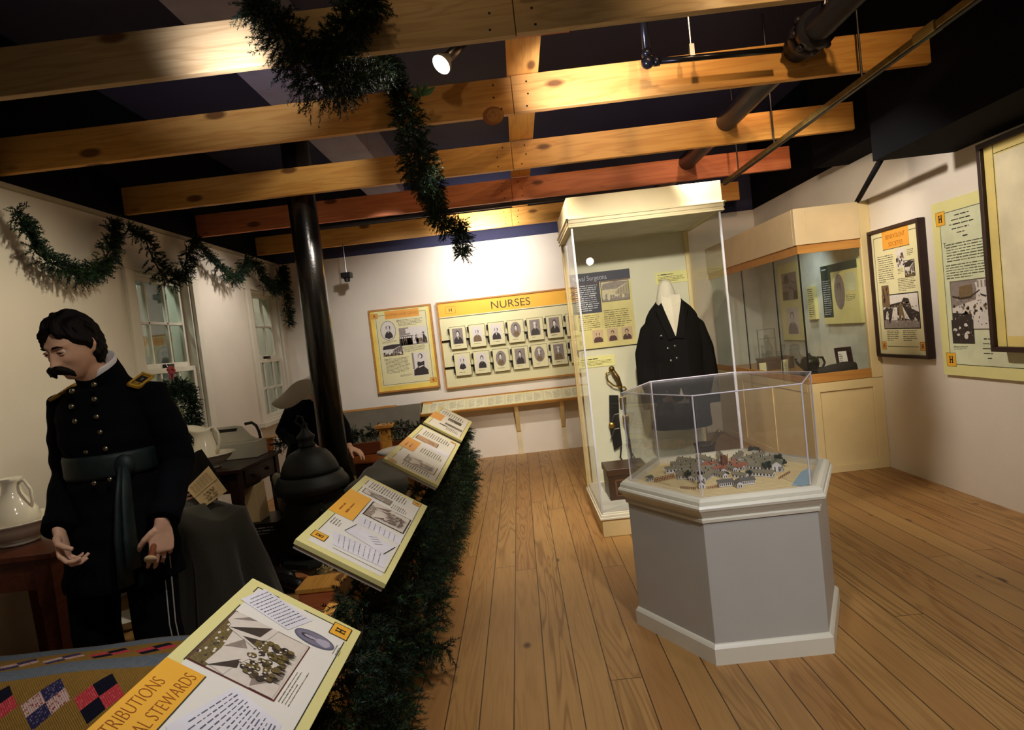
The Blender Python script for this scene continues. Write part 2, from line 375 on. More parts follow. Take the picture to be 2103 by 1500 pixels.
struct(MB().box(XL, XL + .03, -2.5, YB, ZW - .015, ZW + .012).build('trim_1', mat('dusty_trim_paint', (176, 164, 136), .6)))
OUT = mat('dim_outdoor_wall', (96, 104, 88), .8, var=.35, vs=3, stretch=(1, 3, .6))
struct(MB().box(XL - .75, XL - .7, 3.6, 7.9, 0, 2.9).build('trim_2', OUT))
for wi, (a, b) in enumerate(WIN):
    w = struct(bpy.data.objects.new('window_%d' % (wi + 1), None)); C.objects.link(w); w.location = (XL, (a + b) / 2, WZ0)
    m = MB()                                    # casing and jamb liner
    for y0, y1, z0, z1 in ((a - .10, a, WZ0, WZ1), (b, b + .10, WZ0, WZ1), (a - .12, b + .12, WZ1, WZ1 + .13), (a - .14, b + .14, WZ0 - .05, WZ0)):
        m.box(XL, XL + (.03 if z1 - z0 > .06 else .06), y0, y1, z0, z1)
    m.box(XL - .2, XL - .002, a + .001, a + .02, WZ0 + .02, WZ1 - .02); m.box(XL - .2, XL - .002, b - .02, b - .001, WZ0 + .02, WZ1 - .02); m.box(XL - .2, XL - .002, a + .001, b - .001, WZ1 - .02, WZ1 - .001); m.box(XL - .2, XL - .002, a + .001, b - .001, WZ0 + .001, WZ0 + .02)
    m.build('window_frame', WHITEP, w, bevel=.004)
    zm = 1.46
    for z0, z1, xo in ((zm, WZ1 - .02, -.085), (WZ0 + .02, zm, -.045)):
        x0, x1 = XL + xo - .018, XL + xo + .018; m = MB(); y0, y1 = a + .02, b - .02
        m.box(x0, x1, y0, y0 + .045, z0, z1); m.box(x0, x1, y1 - .045, y1, z0, z1); m.box(x0, x1, y0 + .045, y1 - .045, z1 - .04, z1); m.box(x0, x1, y0 + .045, y1 - .045, z0, z0 + .04)
        for k in (1, 2): yk = y0 + (y1 - y0) * k / 3; m.box(x0 + .006, x1 - .006, yk - .011, yk + .011, z0, z1)
        zk = (z0 + z1) / 2; m.box(x0 + .006, x1 - .006, y0, y1, zk - .011, zk + .011)
        s = m.build('sash', WHITEP, w, bevel=.003)
        MB().box(XL + xo - .003, XL + xo + .003, y0 + .01, y1 - .01, z0 + .01, z1 - .01).build('pane', GLASSW, s)
    MB().box(XL - .1, XL - .02, (a + b) / 2 - .04, (a + b) / 2 + .04, zm, zm + .03).build('sash_lock', BLACK, w)
    m = MB()                                    # half-drawn pale curtain behind the glass
    pts = [(XL - .24 + .012 * math.sin(k * 1.9), a + .30 + k * .02) for k in range(12)] if wi == 0 else [(XL - .24 + .012 * math.sin(k * 1.9), a + .05 + k * .02) for k in range(9)]
    for p, q in zip(pts, pts[1:]): m.add([(p[0], p[1], .85), (q[0], q[1], .85), (q[0], q[1], 2.15), (p[0], p[1], 2.15)], [(0, 1, 2, 3)])
    m.build('curtain', LINEN, w)
# dark bulkheads along the right side of the ceiling
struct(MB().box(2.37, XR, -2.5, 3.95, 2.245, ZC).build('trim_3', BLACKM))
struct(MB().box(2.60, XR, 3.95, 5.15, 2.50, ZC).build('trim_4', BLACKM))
# ---------------------------------------------------------------- ceiling beams, each two boards with a splice
BZ, BH, BT = 2.6, .195, .04
BY = [2.50, 3.36, 4.46, 5.48, 6.72]
BL = ['grey-brown pine ceiling beam nearest the viewer, cut by the top of the photo',
      'bright yellow pine ceiling beam with the round grey knot, second from the front',
      'yellow pine ceiling beam crossing just behind the black column top, third from front',
      'reddish pine ceiling beam in shade, just above the tall display case',
      'farthest pine ceiling beam, just in front of the white back wall']
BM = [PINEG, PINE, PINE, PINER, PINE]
for i, y in enumerate(BY):
    xs = .13 - .012 * i
    t = thing('ceiling_beam', BL[i], 'ceiling beam', (xs, y, BZ), group='pine ceiling beams')
    x1 = 2.62 if i == 0 else 2.57
    MB().box(XL, xs - .0015, y, y + BT, BZ, BZ + BH).build('left_plank', BM[i], t, bevel=.003)
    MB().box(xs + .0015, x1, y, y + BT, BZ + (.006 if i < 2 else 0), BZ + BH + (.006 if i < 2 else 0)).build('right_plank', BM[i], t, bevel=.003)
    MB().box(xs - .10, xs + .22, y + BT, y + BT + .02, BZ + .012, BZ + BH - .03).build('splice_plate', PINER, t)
    m = MB(); rr = random.Random(i)
    for s in (-1, 1):
        for k in range(3 if i else 2):
            F0 = F((xs + s * (.06 + .05 * rr.random()), y - .0008, BZ + .03 + k * .065), (1, 0, 0), (0, 0, 1)); m.fell(F0, 0, 0, .0055, .0055, 0, 10)
    m.build('nail_heads', INK, t)
    if i == 1:
        m = MB(); kp = at(1013, 238, y=y); F0 = F((kp.x, y - .0008, kp.z), (1, 0, 0), (0, 0, 1)); m.fell(F0, 0, 0, .058, .05, 0); m.cur = 1; m.fell(F0, .01, 0, .045, .038, .0004)
        m.build('knot', [mat('knot_rim', (150, 92, 34), .5), mat('knot_heart', (176, 122, 60), .5, var=.3, vs=40)], t)
tag(MB().box(.10, .27, 2.35, 6.9, BZ + BH + .008, BZ + BH + .03).build('ridge_board', PINEY), 'flat pine board lying lengthwise across the beam tops', 'board')
# ---------------------------------------------------------------- column, duct, pipes, track
colx, coly = -1.50, 4.62
t = thing('support_column', 'thick glossy black round column rising behind the stove', 'column', (colx, coly, 0))
m = MB(); m.smooth = True; m.lathe([(.103, 0), (.103, ZC)], colx, coly, 32); m.build('shaft', mat('glossy_black_enamel', (20, 18, 15), .24, var=.2, vs=30, bump=.5, bs=45, spec=.7), t)
m = MB(); m.lathe([(.15, 0), (.15, .03), (.12, .05)], colx, coly, 24); m.build('base_collar', BLACK, t)
tag(MB().box(-1.45, -1.08, 1.6, 6.9, 3.10, ZC).build('air_duct', mat('grey_lavender_duct_paint', (150, 146, 168), .6)), 'lavender-grey rectangular duct running along the ceiling', 'duct')
def pipe(name, label, pts, r, m_, cat='pipe', n=14):
    b = MB(); b.smooth = True; b.tube(pts, r, n); o = b.build(name, m_); return tag(o, label, cat)
t = thing('sprinkler_main_pipe', 'thick dark pipe running lengthwise through the beams near the track', 'pipe', (1.66, 3.0, 2.74))
GPIPE = mat('dark_grey_pipe_paint', (52, 50, 58), .38, .3, var=.2)
m = MB(); m.smooth = True; m.tube([(1.66, 1.2, 2.76), (1.66, 6.9, 2.76)], .072, 20); m.build('pipe_barrel', GPIPE, t)
m = MB(); m.smooth = True; m.tube([(1.66, 3.12, 2.76), (1.66, 3.17, 2.76)], .098, 20); m.tube([(1.66, 3.20, 2.76), (1.66, 3.25, 2.76)], .098, 20)
for k in range(8): a = k * math.pi / 4; m.ball((1.66 + .098 * math.cos(a), 3.18, 2.76 + .098 * math.sin(a)), .018, 6)
m.build('coupling', GPIPE, t)
m = MB(); m.tube([(1.66, 2.9, 2.84), (1.66, 2.9, ZC)], .006, 8); m.tube([(1.58, 2.9, 2.76), (1.60, 2.9, 2.85), (1.66, 2.9, 2.9), (1.72, 2.9, 2.85), (1.74, 2.9, 2.76)], .006, 8); m.build('hanger_rod', STEEL, t)
t = thing('branch_pipe', 'thin shiny black pipe with an elbow hanging above the second beam', 'pipe', (.82, 3.2, 2.72))
a, b = at(1330, 128, y=3.2), at(1606, 102, y=3.2); u = at(1316, 40, y=3.2)
GLB = mat('glossy_black_pipe', (40, 40, 46), .22, .6)
m = MB(); m.smooth = True; m.tube([b, a], .016, 12); m.tube([a, (a.x, a.y, ZC)], .02, 12); m.build('pipe_run', GLB, t)
m = MB(); m.smooth = True; m.ball(a, .034, 8); m.tube([a + Vector((0, 0, .03)), a + Vector((0, 0, .06))], .027, 12); m.tube([a + Vector((.03, 0, 0)), a + Vector((.06, 0, 0))], .025, 12); m.build('elbow', GLB, t)
h = at(1421, 112, y=3.2); m = MB(); m.tube([h, (h.x, h.y, ZC)], .006, 8); m.box(h.x - .012, h.x + .012, h.y - .012, h.y + .012, h.z - .02, h.z + .05); m.build('hanger_rod', STEEL, t)
t = thing('lighting_track', 'brass-edged black lighting track hung lengthwise under the beam ends', 'lighting track', (1.96, 3.6, 2.5))
m = MB(); m.box(1.945, 1.975, 1.6, 5.45, 2.515, 2.55); m.build('rail', mat('dull_brass_track', (120, 104, 60), .35, .7, var=.3, vs=20), t, bevel=.003)
m = MB(); m.box(1.950, 1.970, 1.6, 5.45, 2.508, 2.516); m.build('conductor_slot', BLACK, t)
m = MB()
for y in (2.45, 3.30, 4.40, 5.1): m.tube([(1.96, y, 2.55), (1.96, y, ZC)], .006, 8)
m.build('hanger_rods', BLACK, t)
m = MB(); m.box(1.94, 1.98, 2.72, 2.86, 2.512, 2.556); m.build('joiner', mat('pale_brass', (170, 158, 100), .35, .7), t)
pipe('ceiling_brace', 'slim black diagonal strut between bulkhead and corner case', [(2.45, 4.0, 2.26), (2.82, 4.95, 2.16)], .022, BLACKM, 'strut', 4)
pipe('cross_conduit', 'long dark conduit crossing behind the fourth beam', [(-1.9, 6.2, 2.72), (1.4, 6.2, 2.74)], .03, GPIPE, 'conduit')
for k, (px, x) in enumerate(((1745, 0), (1790, 0), (1835, 0))):
    p = at(px, 40, z=3.1); pipe('ceiling_conduit', ['dark ceiling conduit just right of the thick pipe', 'dark ceiling conduit, middle one above the track', 'dark ceiling conduit nearest the right bulkhead'][k], [(p.x + .05, p.y - .4, 3.32), (p.x, p.y, 3.15), (p.x, p.y, ZC)], .02, BLACKM, 'conduit', 8)
# back-wall sensor on a drop rod
p = at(712, 566, y=6.72); t = thing('ceiling_sensor', 'small black device on a thin drop rod beside the column', 'sensor', p)
m = MB(); m.tube([p, (p.x, p.y, 2.62)], .006, 8); m.build('drop_rod', STEEL, t)
m = MB(); m.box(p.x - .055, p.x + .055, p.y - .05, p.y + .05, p.z - .03, p.z + .03); m.tube([(p.x, p.y, p.z - .03), (p.x, p.y, p.z - .07)], [.035, .03], 12); m.build('body', BLACK, t, bevel=.006)
# the lit reflector lamp in its steel can
p = at(906, 133, y=3.1); t = thing('spotlight', 'lit reflector bulb in a steel can, between the first two beams', 'spotlight', p)
d = Vector((-.50, -.42, -.62)).normalized(); q = -d
lamp = NT('lit_bulb_face'); lamp.p.inputs['Emission Color'].default_value = (1, .95, .82, 1); lamp.p.inputs['Emission Strength'].default_value = 4; lamp.p.inputs['Base Color'].default_value = (1, 1, 1, 1)
m = MB(); m.smooth = True; m.tube([p + d * .012, p + d * .004, p], [.02, .042, .05], 24); m.build('bulb_face', lamp.m, t)
m = MB(); m.smooth = True; m.tube([p - d * .001, p + q * .015, p + q * .05, p + q * .075], [.052, .05, .028, .02], 24); m.build('reflector', mat('frosted_reflector', (214, 208, 190), .4), t)
d2 = Vector((.75, .3, .75)).normalized(); m = MB(); m.smooth = True; m.tube([p + q * .06, p + q * .06 + d2 * .012, p + q * .06 + d2 * .15], [.015, .027, .027], 20); m.build('can', STEEL, t)
m = MB(); e = p + q * .06 + d2 * .13; m.tube([e, (e.x, e.y, ZC)], .009, 8); m.build('stem', STEEL, t)
l = bpy.data.lights.new('bulb_light', 'SPOT'); l.energy = 12; l.color = (1, .9, .72); l.spot_size = 2.2; l.spot_blend = .8; l.shadow_soft_size = .04
o = bpy.data.objects.new('bulb_light', l); C.objects.link(o); o.location = p + d * .03; o.rotation_euler = d.to_track_quat('-Z', 'Y').to_euler()
# ---------------------------------------------------------------- printed pictures
def photo(parent, Fr, a0, b0, a1, b1, l, kind='portrait', seed=0, name='photograph', oval=False, mats=None, frame=None):
    r = random.Random(seed); m = MB(); w, h = a1 - a0, b1 - b0; P = lambda u, v: (a0 + u * w, b0 + v * h); e = .0003
    def el(u, v, ru, rv, c, k): m.cur = c; m.fell(Fr, *P(u, v), ru * w, rv * h, l + e * k, 20)
    def pg(pts, c, k): m.cur = c; m.fpoly(Fr, [P(u, v) for u, v in pts], l + e * k)
    if frame is not None:
        m.cur = 4; g = .004 + .01 * w
        if oval: m.fell(Fr, (a0 + a1) / 2, (b0 + b1) / 2, w / 2 + g, h / 2 + g, l - e, 32)
        else: m.frect(Fr, a0 - g, b0 - g, a1 + g, b1 + g, l - e)
    bg = r.choice([0, 1, 1]) if kind == 'portrait' else 0
    m.cur = bg
    if oval: m.fell(Fr, (a0 + a1) / 2, (b0 + b1) / 2, w / 2, h / 2, l, 32)
    else: m.frect(Fr, a0, b0, a1, b1, l)
    if kind == 'portrait':
        c = .5 + (r.random() - .5) * .08; sc = .9 + .2 * r.random(); dress = r.choice([2, 2, 3, 0 if bg else 2])
        bw = (.30 if oval else .40) * sc
        pg([(c - bw, .14 if oval else .02), (c - bw * .98, .24), (c - bw * .7, .38), (c - .1, .46), (c + .1, .46), (c + bw * .7, .38), (c + bw * .98, .24), (c + bw, .14 if oval else .02), (c, .06 if oval else .02)], dress, 1)
        v_ = r.random(); pg([(c - .07, .43), (c + .07, .43), (c, .27 if v_ < .35 else .38)], 0, 2)
        el(c, .67, .17 * sc, .185 * sc, 2, 2); el(c - .01, .62, .115 * sc, .155 * sc, 0, 3)
        if r.random() < .35: pg([(c - .17, .72), (c - .1, .84), (c, .87), (c + .1, .84), (c + .17, .72), (c, .78)], 0, 4)
        for s in (-1, 1): el(c + s * .045, .64, .018, .012, 2, 4)
        el(c, .545, .035, .010, 3, 4)
    elif kind == 'seated':
        pg([(.02, .02), (.05, .26), (.3, .36), (.75, .36), (.97, .22), (.98, .02)], 2, 1)
        pg([(.33, .34), (.3, .52), (.36, .64), (.66, .66), (.78, .58), (.74, .34)], 2, 2)
        pg([(.30, .62), (.45, .72), (.58, .72), (.8, .62), (.55, .57)], 0, 3); pg([(.36, .38), (.68, .44), (.7, .40), (.38, .33)], 0, 4)
        el(.55, .83, .15, .11, 2, 3); el(.53, .82, .10, .09, 0, 4); pg([(.0, .3), (.0, 1), (.12, 1), (.12, .3)], 1, 1)
    elif kind == 'room':
        pg([(0, 0), (1, 0), (1, .18), (0, .25)], 1, 1); pg([(.0, .55), (.0, 1), (.35, 1), (.4, .6)], 1, 1); pg([(.24, .66), (.24, .92), (.38, .94), (.38, .68)], 0, 2)
        for k in range(9): u = .03 + .075 * k * (.7 + .3 * r.random()); pg([(u - .06, .02), (u - .05, .4), (u + .05, .42), (u + .07, .02)], 2 + k % 2, 3); el(u, .47, .04, .075, 2, 4); el(u + .01, .45, .025, .05, 0, 5)
        pg([(.46, .05), (.47, .5), (.54, .52), (.6, .05)], 0, 4); pg([(.6, .12), (.62, .32), (.82, .38), (.84, .16)], 3, 3); pg([(.62, .34), (.7, .46), (.84, .42), (.83, .36)], 0, 4)
        pg([(.83, .08), (.86, .5), (.9, .56), (.99, .3), (.99, .06)], 2, 4); el(.88, .62, .03, .06, 2, 5)
    elif kind == 'street':
        pg([(0, .6), (.05, .9), (.5, 1), (1, .95), (1, .9), (.55, .6)], 2, 1); pg([(.5, .45), (1, .9), (1, .25), (.5, .3)], 1, 1); pg([(0, 0), (1, 0), (1, .12), (0, .15)], 3, 1)
        for k in range(11): u = .06 + .09 * k; v = .1 + .2 * r.random(); el(u, v, .035 + .02 * r.random(), .08 + .05 * r.random(), r.choice([0, 2, 2, 3]), 2 + k % 3)
        for k in range(4): u = .6 + .1 * k; pg([(u, .35), (u, .62 + .05 * k), (u + .035, .62 + .05 * k), (u + .035, .35)], 2, 2)
    elif kind == 'tents':
        pg([(0, .80), (0, 1), (.8, 1), (.70, .86), (.4, .82)], 3, 1)
        for k in range(16): el(.03 + .7 * r.random(), .80 + .19 * r.random(), .022, .014, r.choice([0, 0, 2]), 2)
        pg([(0, .60), (.05, .84), (.38, .81), (.62, .68), (.44, .46), (.19, .56)], 0, 3); pg([(.02, .81), (.31, .56), (.17, .53)], 2, 4); pg([(.38, .81), (.62, .68), (.50, .58)], 1, 4)
        pg([(.55, .50), (.68, .92), (1, .97), (1, .42)], 0, 4); pg([(.69, .92), (1, .50), (.76, .55)], 2, 5); pg([(.65, .72), (.73, .47), (.57, .47)], 2, 6); pg([(.84, .96), (1, .82), (1, .70)], 1, 5)
        pg([(0, .02), (0, .30), (.16, .30), (.5, .06), (1, .10), (1, .02)], 0, 3); pg([(.02, .30), (.16, .34), (.40, .05), (.30, .04)], 1, 4)
        for k in range(70): u, v = .15 + .60 * r.random(), .12 + .40 * r.random(); el(u, v, .030, .042, r.choice([3, 2, 3]), 7 + k % 3)
        for k in range(34): u, v = .15 + .60 * r.random(), .20 + .36 * r.random(); el(u, v, .011, .015, 0, 11)
        for k in range(36): u = .20 + .54 * r.random(); pg([(u, .02 + .06 * r.random()), (u - .013, .18), (u + .013, .18)], 2, 7)
    elif kind == 'camp':
        pg([(0, 0), (1, 0), (1, .22), (0, .25)], 1, 1); pg([(0, .25), (0, .56), (.2, .72), (.55, .78), (.62, .9), (.75, .86), (.82, .55), (1, .45), (1, .22)], 2, 1)
        pg([(.22, .24), (.30, .62), (.42, .64), (.40, .24)], 0, 2); pg([(.55, .3), (.55, .7), (.75, .24)], 0, 2); pg([(.44, .22), (.48, .72), (.56, .72), (.62, .22)], 3, 3); pg([(.05, .28), (.1, .52), (.16, .5), (.14, .26)], 0, 2)
        for k in range(16): el(r.random(), .2 + .18 * r.random(), .018, .05, r.choice([0, 2, 2]), 4)
        for k in range(14): el(.05 + .75 * r.random(), .6 + .15 * r.random(), .05, .03, r.choice([1, 3]), 2)
    elif kind == 'hall':
        pg([(0, .45), (0, 1), (.55, 1), (.5, .6)], 1, 1); pg([(.15, .62), (.18, .9), (.45, .92), (.45, .62)], 3, 2); pg([(.5, .95), (.98, .98), (.98, .7), (.56, .68)], 0, 2)
        for k in range(6): u = .55 + .07 * k; pg([(u, .84), (u, .98), (u + .03, .98), (u + .03, .84)], 1, 3)
        pg([(.02, .72), (.2, .66), (.4, .68), (.58, .8), (.6, .78), (.4, .64), (.2, .62), (.02, .68)], 2, 3); pg([(.6, .72), (.85, .6), (.98, .74), (.98, .70), (.85, .56), (.6, .68)], 2, 3)
        for k in range(34): el(.04 + .92 * r.random(), .3 + .22 * r.random(), .02, .035, r.choice([2, 2, 3, 0]), 4)
        pg([(.4, 0), (.55, .38), (.72, .36), (.72, 0)], 0, 5); pg([(0, 0), (0, .35), (.4, .3), (.38, 0)], 2, 4); pg([(.72, 0), (.75, .3), (1, .34), (1, 0)], 2, 4)
    else:
        for k in range(16): el(.1 + .8 * r.random(), .12 + .75 * r.random(), .04 + .06 * r.random(), .05 + .08 * r.random(), r.choice([1, 2, 3, 2]), 1 + k % 4)
    if kind in ('room', 'street', 'camp', 'hall', 'other'):                     # fine clutter of the photograph
        for k in range(70):
            u, v, du, dv = .02 + .93 * r.random(), .04 + .62 * r.random(), .008 + .022 * r.random(), .012 + .035 * r.random()
            pg([(u, v), (min(u + du, .98), v + .01 * r.random()), (min(u + du * .8, .98), v + dv), (u + du * .1, v + dv * .9)], r.choice([0, 1, 2, 2, 3]), 6 + k % 5)
    return m.build(name, (mats or PHS) + ([frame] if frame is not None else []), parent)
def hlogo(parent, Fr, a0, b0, a1, b1, l, box=GOLD, name='logo'):
    m = MB(); m.cur = 0; m.frect(Fr, a0, b0, a1, b1, l); m.cur = 1; w = .0022; m.fborder(Fr, a0, b0, a1, b1, w, l + .0003)
    ca, cb, s = (a0 + a1) / 2, (b0 + b1) / 2, (b1 - b0)
    for k in (-1, 1):
        m.fline(Fr, (ca + k * s * .12, cb - s * .24), (ca + k * s * .12, cb + s * .24), s * .10, l + .0005)
        for q in (-1, 1): m.fline(Fr, (ca + k * s * .12 - s * .09, cb + q * s * .24), (ca + k * s * .12 + s * .09, cb + q * s * .24), s * .05, l + .0006)
    m.fline(Fr, (ca - s * .12, cb), (ca + s * .12, cb), s * .09, l + .0007)
    return m.build(name, [box, INK], parent)
def rules(parent, Fr, segs, l, w=.003, m_=None, name='rule_lines'):
    m = MB()
    for p, q in segs: m.fline(Fr, p, q, w, l)
    return m.build(name, m_ or INKD, parent)
def text(parent, Fr, blocks, l, seed=0, m_=None, name='body_text'):
    for i, (a0, b0, a1, b1, rows) in enumerate(blocks): m = MB(); m.ftext(Fr, a0, b0, a1, b1, rows, l, seed + i); m.build(name, m_ or INKG, parent)
def board(parent, Fr, w, h, th, m_, name='board', edge=None):
    m = MB(); m.fbox(Fr, 0, w, 0, h, 0, th); return m.build(name, m_, parent, bevel=.001)
def picframe(parent, Fr, w, h, bw, th, m_, name='frame'):
    m = MB()
    m.fbox(Fr, -bw, w + bw, -bw, 0, 0, th); m.fbox(Fr, -bw, w + bw, h, h + bw, 0, th); m.fbox(Fr, -bw, 0, 0, h, 0, th); m.fbox(Fr, w, w + bw, 0, h, 0, th)
    return m.build(name, m_, parent, bevel=.002)
# ---------------------------------------------------------------- back wall: WOMEN WHO SERVED
o = (-1.695, YB - .006, .925); Fr = F(o, (1, 0, 0), (0, 0, 1)); w, h, d = .70, .945, .05
t = thing('framed_display', 'framed portrait-format panel headed WOMEN WHO SERVED on the back wall', 'wall panel', (-1.345, YB, .925))
board(t, Fr, w, h, .04, EDGEY); picframe(t, Fr, w, h, .02, .052, OAK); L = .0406
m = MB(); m.frect(Fr, .045, .055, w - .03, h - .055, L); m.build('print', PAPER, t)
m = MB()
for a0, a1 in ((0, .045), (w - .03, w)): m.frect(Fr, a0, 0, a1, h, L)
m.frect(Fr, .045, 0, w - .03, .055, L); m.build('print_border', EDGEY if False else mat('amber_border_print', (236, 206, 96), .5), t)
rules(t, Fr, [((.06, h - .055), (.19, h - .055)), ((.06, h - .055), (.06, .07)), ((.06, .07), (w - .05, .07)), ((w - .05, .07), (w - .05, h - .05)), ((.56, h - .05), (w - .05, h - .05))], L + .0004, .004)
m = MB(); m.frect(Fr, .17, h - .105, .575, h - .012, L + .0008); m.build('title_band', ORANGE, t)
txt(t, 'title_lettering', 'WOMEN WHO SERVED', .050, Fr, .373, h - .078, L + .0012, INKO, sx=.74)
hlogo(t, Fr, .01, h - .085, .085, h - .028, L + .0008, ORANGE); hlogo(t, Fr, w - .085, .045, w - .012, .10, L + .0008, ORANGE)
photo(t, Fr, .105, .595, .275, .815, L + .0008, 'portrait', 3, oval=True, frame=INKG)
photo(t, Fr, .315, .51, .635, .72, L + .0008, 'room', 5); photo(t, Fr, .10, .405, .335, .54, L + .0008, 'street', 6); photo(t, Fr, .43, .14, .61, .415, L + .0008, 'seated', 8)
text(t, Fr, [(.315, .74, .61, .82, 5), (.35, .43, .62, .50, 6), (.115, .20, .40, .38, 12)], L + .0006, 1)
text(t, Fr, [(.105, .56, .28, .585, 3), (.27, .15, .42, .175, 3)], L + .0006, 4, name='captions')
for s_, a, b in (('P', .312, .785), ('I', .345, .47), ('I', .108, .35)): txt(t, 'drop_capital', s_, .05, Fr, a, b, L + .0008, INK)
# ---------------------------------------------------------------- NURSES board with hinged portrait cards
Fr = F((-.892, YB - .006, .885), (1, 0, 0), (0, 0, 1)); w, h = 1.70, .99
t = thing('nurses_board', 'long wooden-framed NURSES board with two rows of portrait cards', 'display board', (-.04, YB, .885))
board(t, Fr, w, h, .035, PAPER); picframe(t, Fr, w, h, .018, .05, OAK); L = .0356
m = MB(); m.frect(Fr, 0, .83, w, h, L); m.build('header_band', GOLD, t)
rules(t, Fr, [((0, .815), (w, .815))], L + .0004, .008)
txt(t, 'title_lettering', 'NURSES', .128, Fr, .85, .862, L + .0006, mat('olive_black_ink', (46, 38, 16), .6), sx=1.04, spacing=1.02, thin=.3)
m = MB(); m.fborder(Fr, .085, .865, .20, .945, .003, L + .0006); m.build('logo_box', INKO, t)
m = MB()
for s_ in (-1, 1): m.fline(Fr, (.1425 + s_ * .014, .885), (.1425 + s_ * .014, .925), .007, L + .0006)
m.fline(Fr, (.1285, .905), (.1565, .905), .006, L + .0008); m.build('logo', INK, t)
m = MB(); m.fborder(Fr, w - .2, .865, w - .085, .945, .003, L + .0006); m.build('logo_box', INKO, t)
rows_z = (.44, .125)
for ri, b0 in enumerate(rows_z):
    m = MB(); m.smooth = True
    m.tube([Fr.p(.0, b0 + .105, L + .014), Fr.p(w, b0 + .105, L + .014)], .011, 10); m.build('hanging_bar', BLACK, t)
    for k in range(7):
        a0 = .105 + .227 * k + .018 * ri; dl = L + .03
        m = MB(); m.fbox(Fr, a0, a0 + .188, b0 + .045 * 0, b0 + .262, dl, dl + .012)
        c = m.build('portrait_card', PAPER, t)
        m = MB(); m.fborder(Fr, a0, b0, a0 + .188, b0 + .262, .004, dl + .0123); m.build('edge_line', INK, c)
        photo(c, Fr, a0 + .032, b0 + .058, a0 + .152, b0 + .240, dl + .0124, 'portrait', 20 + k + 11 * ri, oval=(k * 3 + ri) % 4 in (3, 1) if ri else k in (3,), name='portrait')
        m = MB(); m.ftext(Fr, a0 + .045, b0 + .028, a0 + .145, b0 + .046, 1, dl + .0124, k, .25); m.build('caption', INK, c)
        for q in (.04, .19): m = MB(); m.fbox(Fr, a0 - .020, a0 + .004, b0 + q, b0 + q + .055, L, dl + .006); m.build('hinge', BLACK, c)
        m = MB(); m.ball(Fr.p(a0 + .180, b0 + .125, dl + .014), .010, 6); m.build('knob', mat('pale_knob', (230, 224, 196), .3), c)
# ---------------------------------------------------------------- sloping ledge under it
t = thing('reading_ledge', 'long low sloping ledge of printed pages under the NURSES board', 'ledge', (-.2, YB - .12, .6))
x0, x1 = -1.22, .95; y0, y1, z0, z1 = YB - .26, YB - .005, .625, .735
Fr = F((x0, y0, z0), (1, 0, 0), (0, y1 - y0, z1 - z0)); w = x1 - x0; h = math.hypot(y1 - y0, z1 - z0)
m = MB(); m.fbox(Fr, 0, w, 0, h, -.03, 0); m.build('shelf_top', mat('cream_bracket_paint', (222, 194, 132), .5), t)
m = MB(); m.fbox(Fr, -.010, w + .010, -.010, .004, -.016, .005); m.fbox(Fr, -.012, w + .012, h - .01, h, 0, .012); m.fbox(Fr, -.012, .002, 0, h, -.022, .010); m.build('edge_moulding', OAK, t)
m = MB(); m.frect(Fr, .02, .015, w - .02, h - .015, .0006); m.build('print', PAPER, t)
for k in range(9):
    a0 = .10 + k * .225; m = MB(); m.frect(Fr, a0, .03, a0 + .20, h - .03, .001 + .0002 * (k % 2)); pg_ = m.build('printed_page', mat('ivory_page', (232, 224, 186), .55), t)
    text(pg_, Fr, [(a0 + .015, .045, a0 + .09, h - .05, 9), (a0 + .105, .045, a0 + .185, h - .05, 9)], .0016, 40 + k, mat('pale_text_ink', (172, 164, 128), .6))
m = MB(); m.frect(Fr, 1.05, h - .045, 1.36, h - .015, .0016); m.cur = 1; m.frect(Fr, .03, h - .05, .13, h - .02, .0016); m.build('title_label', [EDGEY, ORANGE], t)
for x in (-.11, .42): 
    m = MB(); m.hexa([(x - .022, YB - .04, .28), (x + .022, YB - .04, .28), (x + .022, YB, .25), (x - .022, YB, .25), (x - .022, YB - .22, .64 - .045), (x + .022, YB - .22, .64 - .045), (x + .022, YB, .66), (x - .022, YB, .66)]); m.build('bracket', mat('cream_bracket_paint', (222, 194, 132), .5), t)
for x in (-.11, .42): m = MB(); m.box(x - .028, x + .028, YB - .02, YB, .0, .66); m.build('backing_strip', mat('pale_cream_strip', (222, 206, 170), .5), t)
# ---------------------------------------------------------------- right wall: BENEVOLENT SOCIETIES and two neighbours
Fr = F((XR - .006, 4.865, .935), (0, -1, 0), (0, 0, 1)); w, h = .565, .94
t = thing('framed_poster', 'dark-framed BENEVOLENT SOCIETIES poster on the right wall beside the corner case', 'poster', (XR, 4.58, .935))
board(t, Fr, w, h, .03, PAPER); picframe(t, Fr, w, h, .024, .05, EBONY); L = .0304
m = MB(); m.frect(Fr, .14, .80, .455, .935, L + .0004); m.build('title_band', ORANGE, t)
txt(t, 'title_lettering', 'BENEVOLENT', .048, Fr, .30, .872, L + .0008, INKO, sx=.78); txt(t, 'title_lettering', 'SOCIETIES', .048, Fr, .30, .815, L + .0008, INKO, sx=.78)
rules(t, Fr, [((.03, .90), (.14, .90)), ((.455, .90), (.54, .90)), ((.03, .90), (.03, .07)), ((.54, .90), (.54, .07)), ((.10, .06), (.47, .06)), ((.14, .797), (.455, .797))], L + .0006, .004)
photo(t, Fr, .29, .645, .40, .785, L + .0006, 'other', 61); photo(t, Fr, .385, .575, .49, .685, L + .001, 'street', 62, frame=INK)
photo(t, Fr, .085, .20, .50, .45, L + .0006, 'camp', 64, frame=INK); photo(t, Fr, .085, .365, .175, .53, L + .0030, 'other', 63, mats=[PH4, PH4, PH3, mat('photo_red_brown', (140, 84, 52), .5, var=.4, vs=90)])
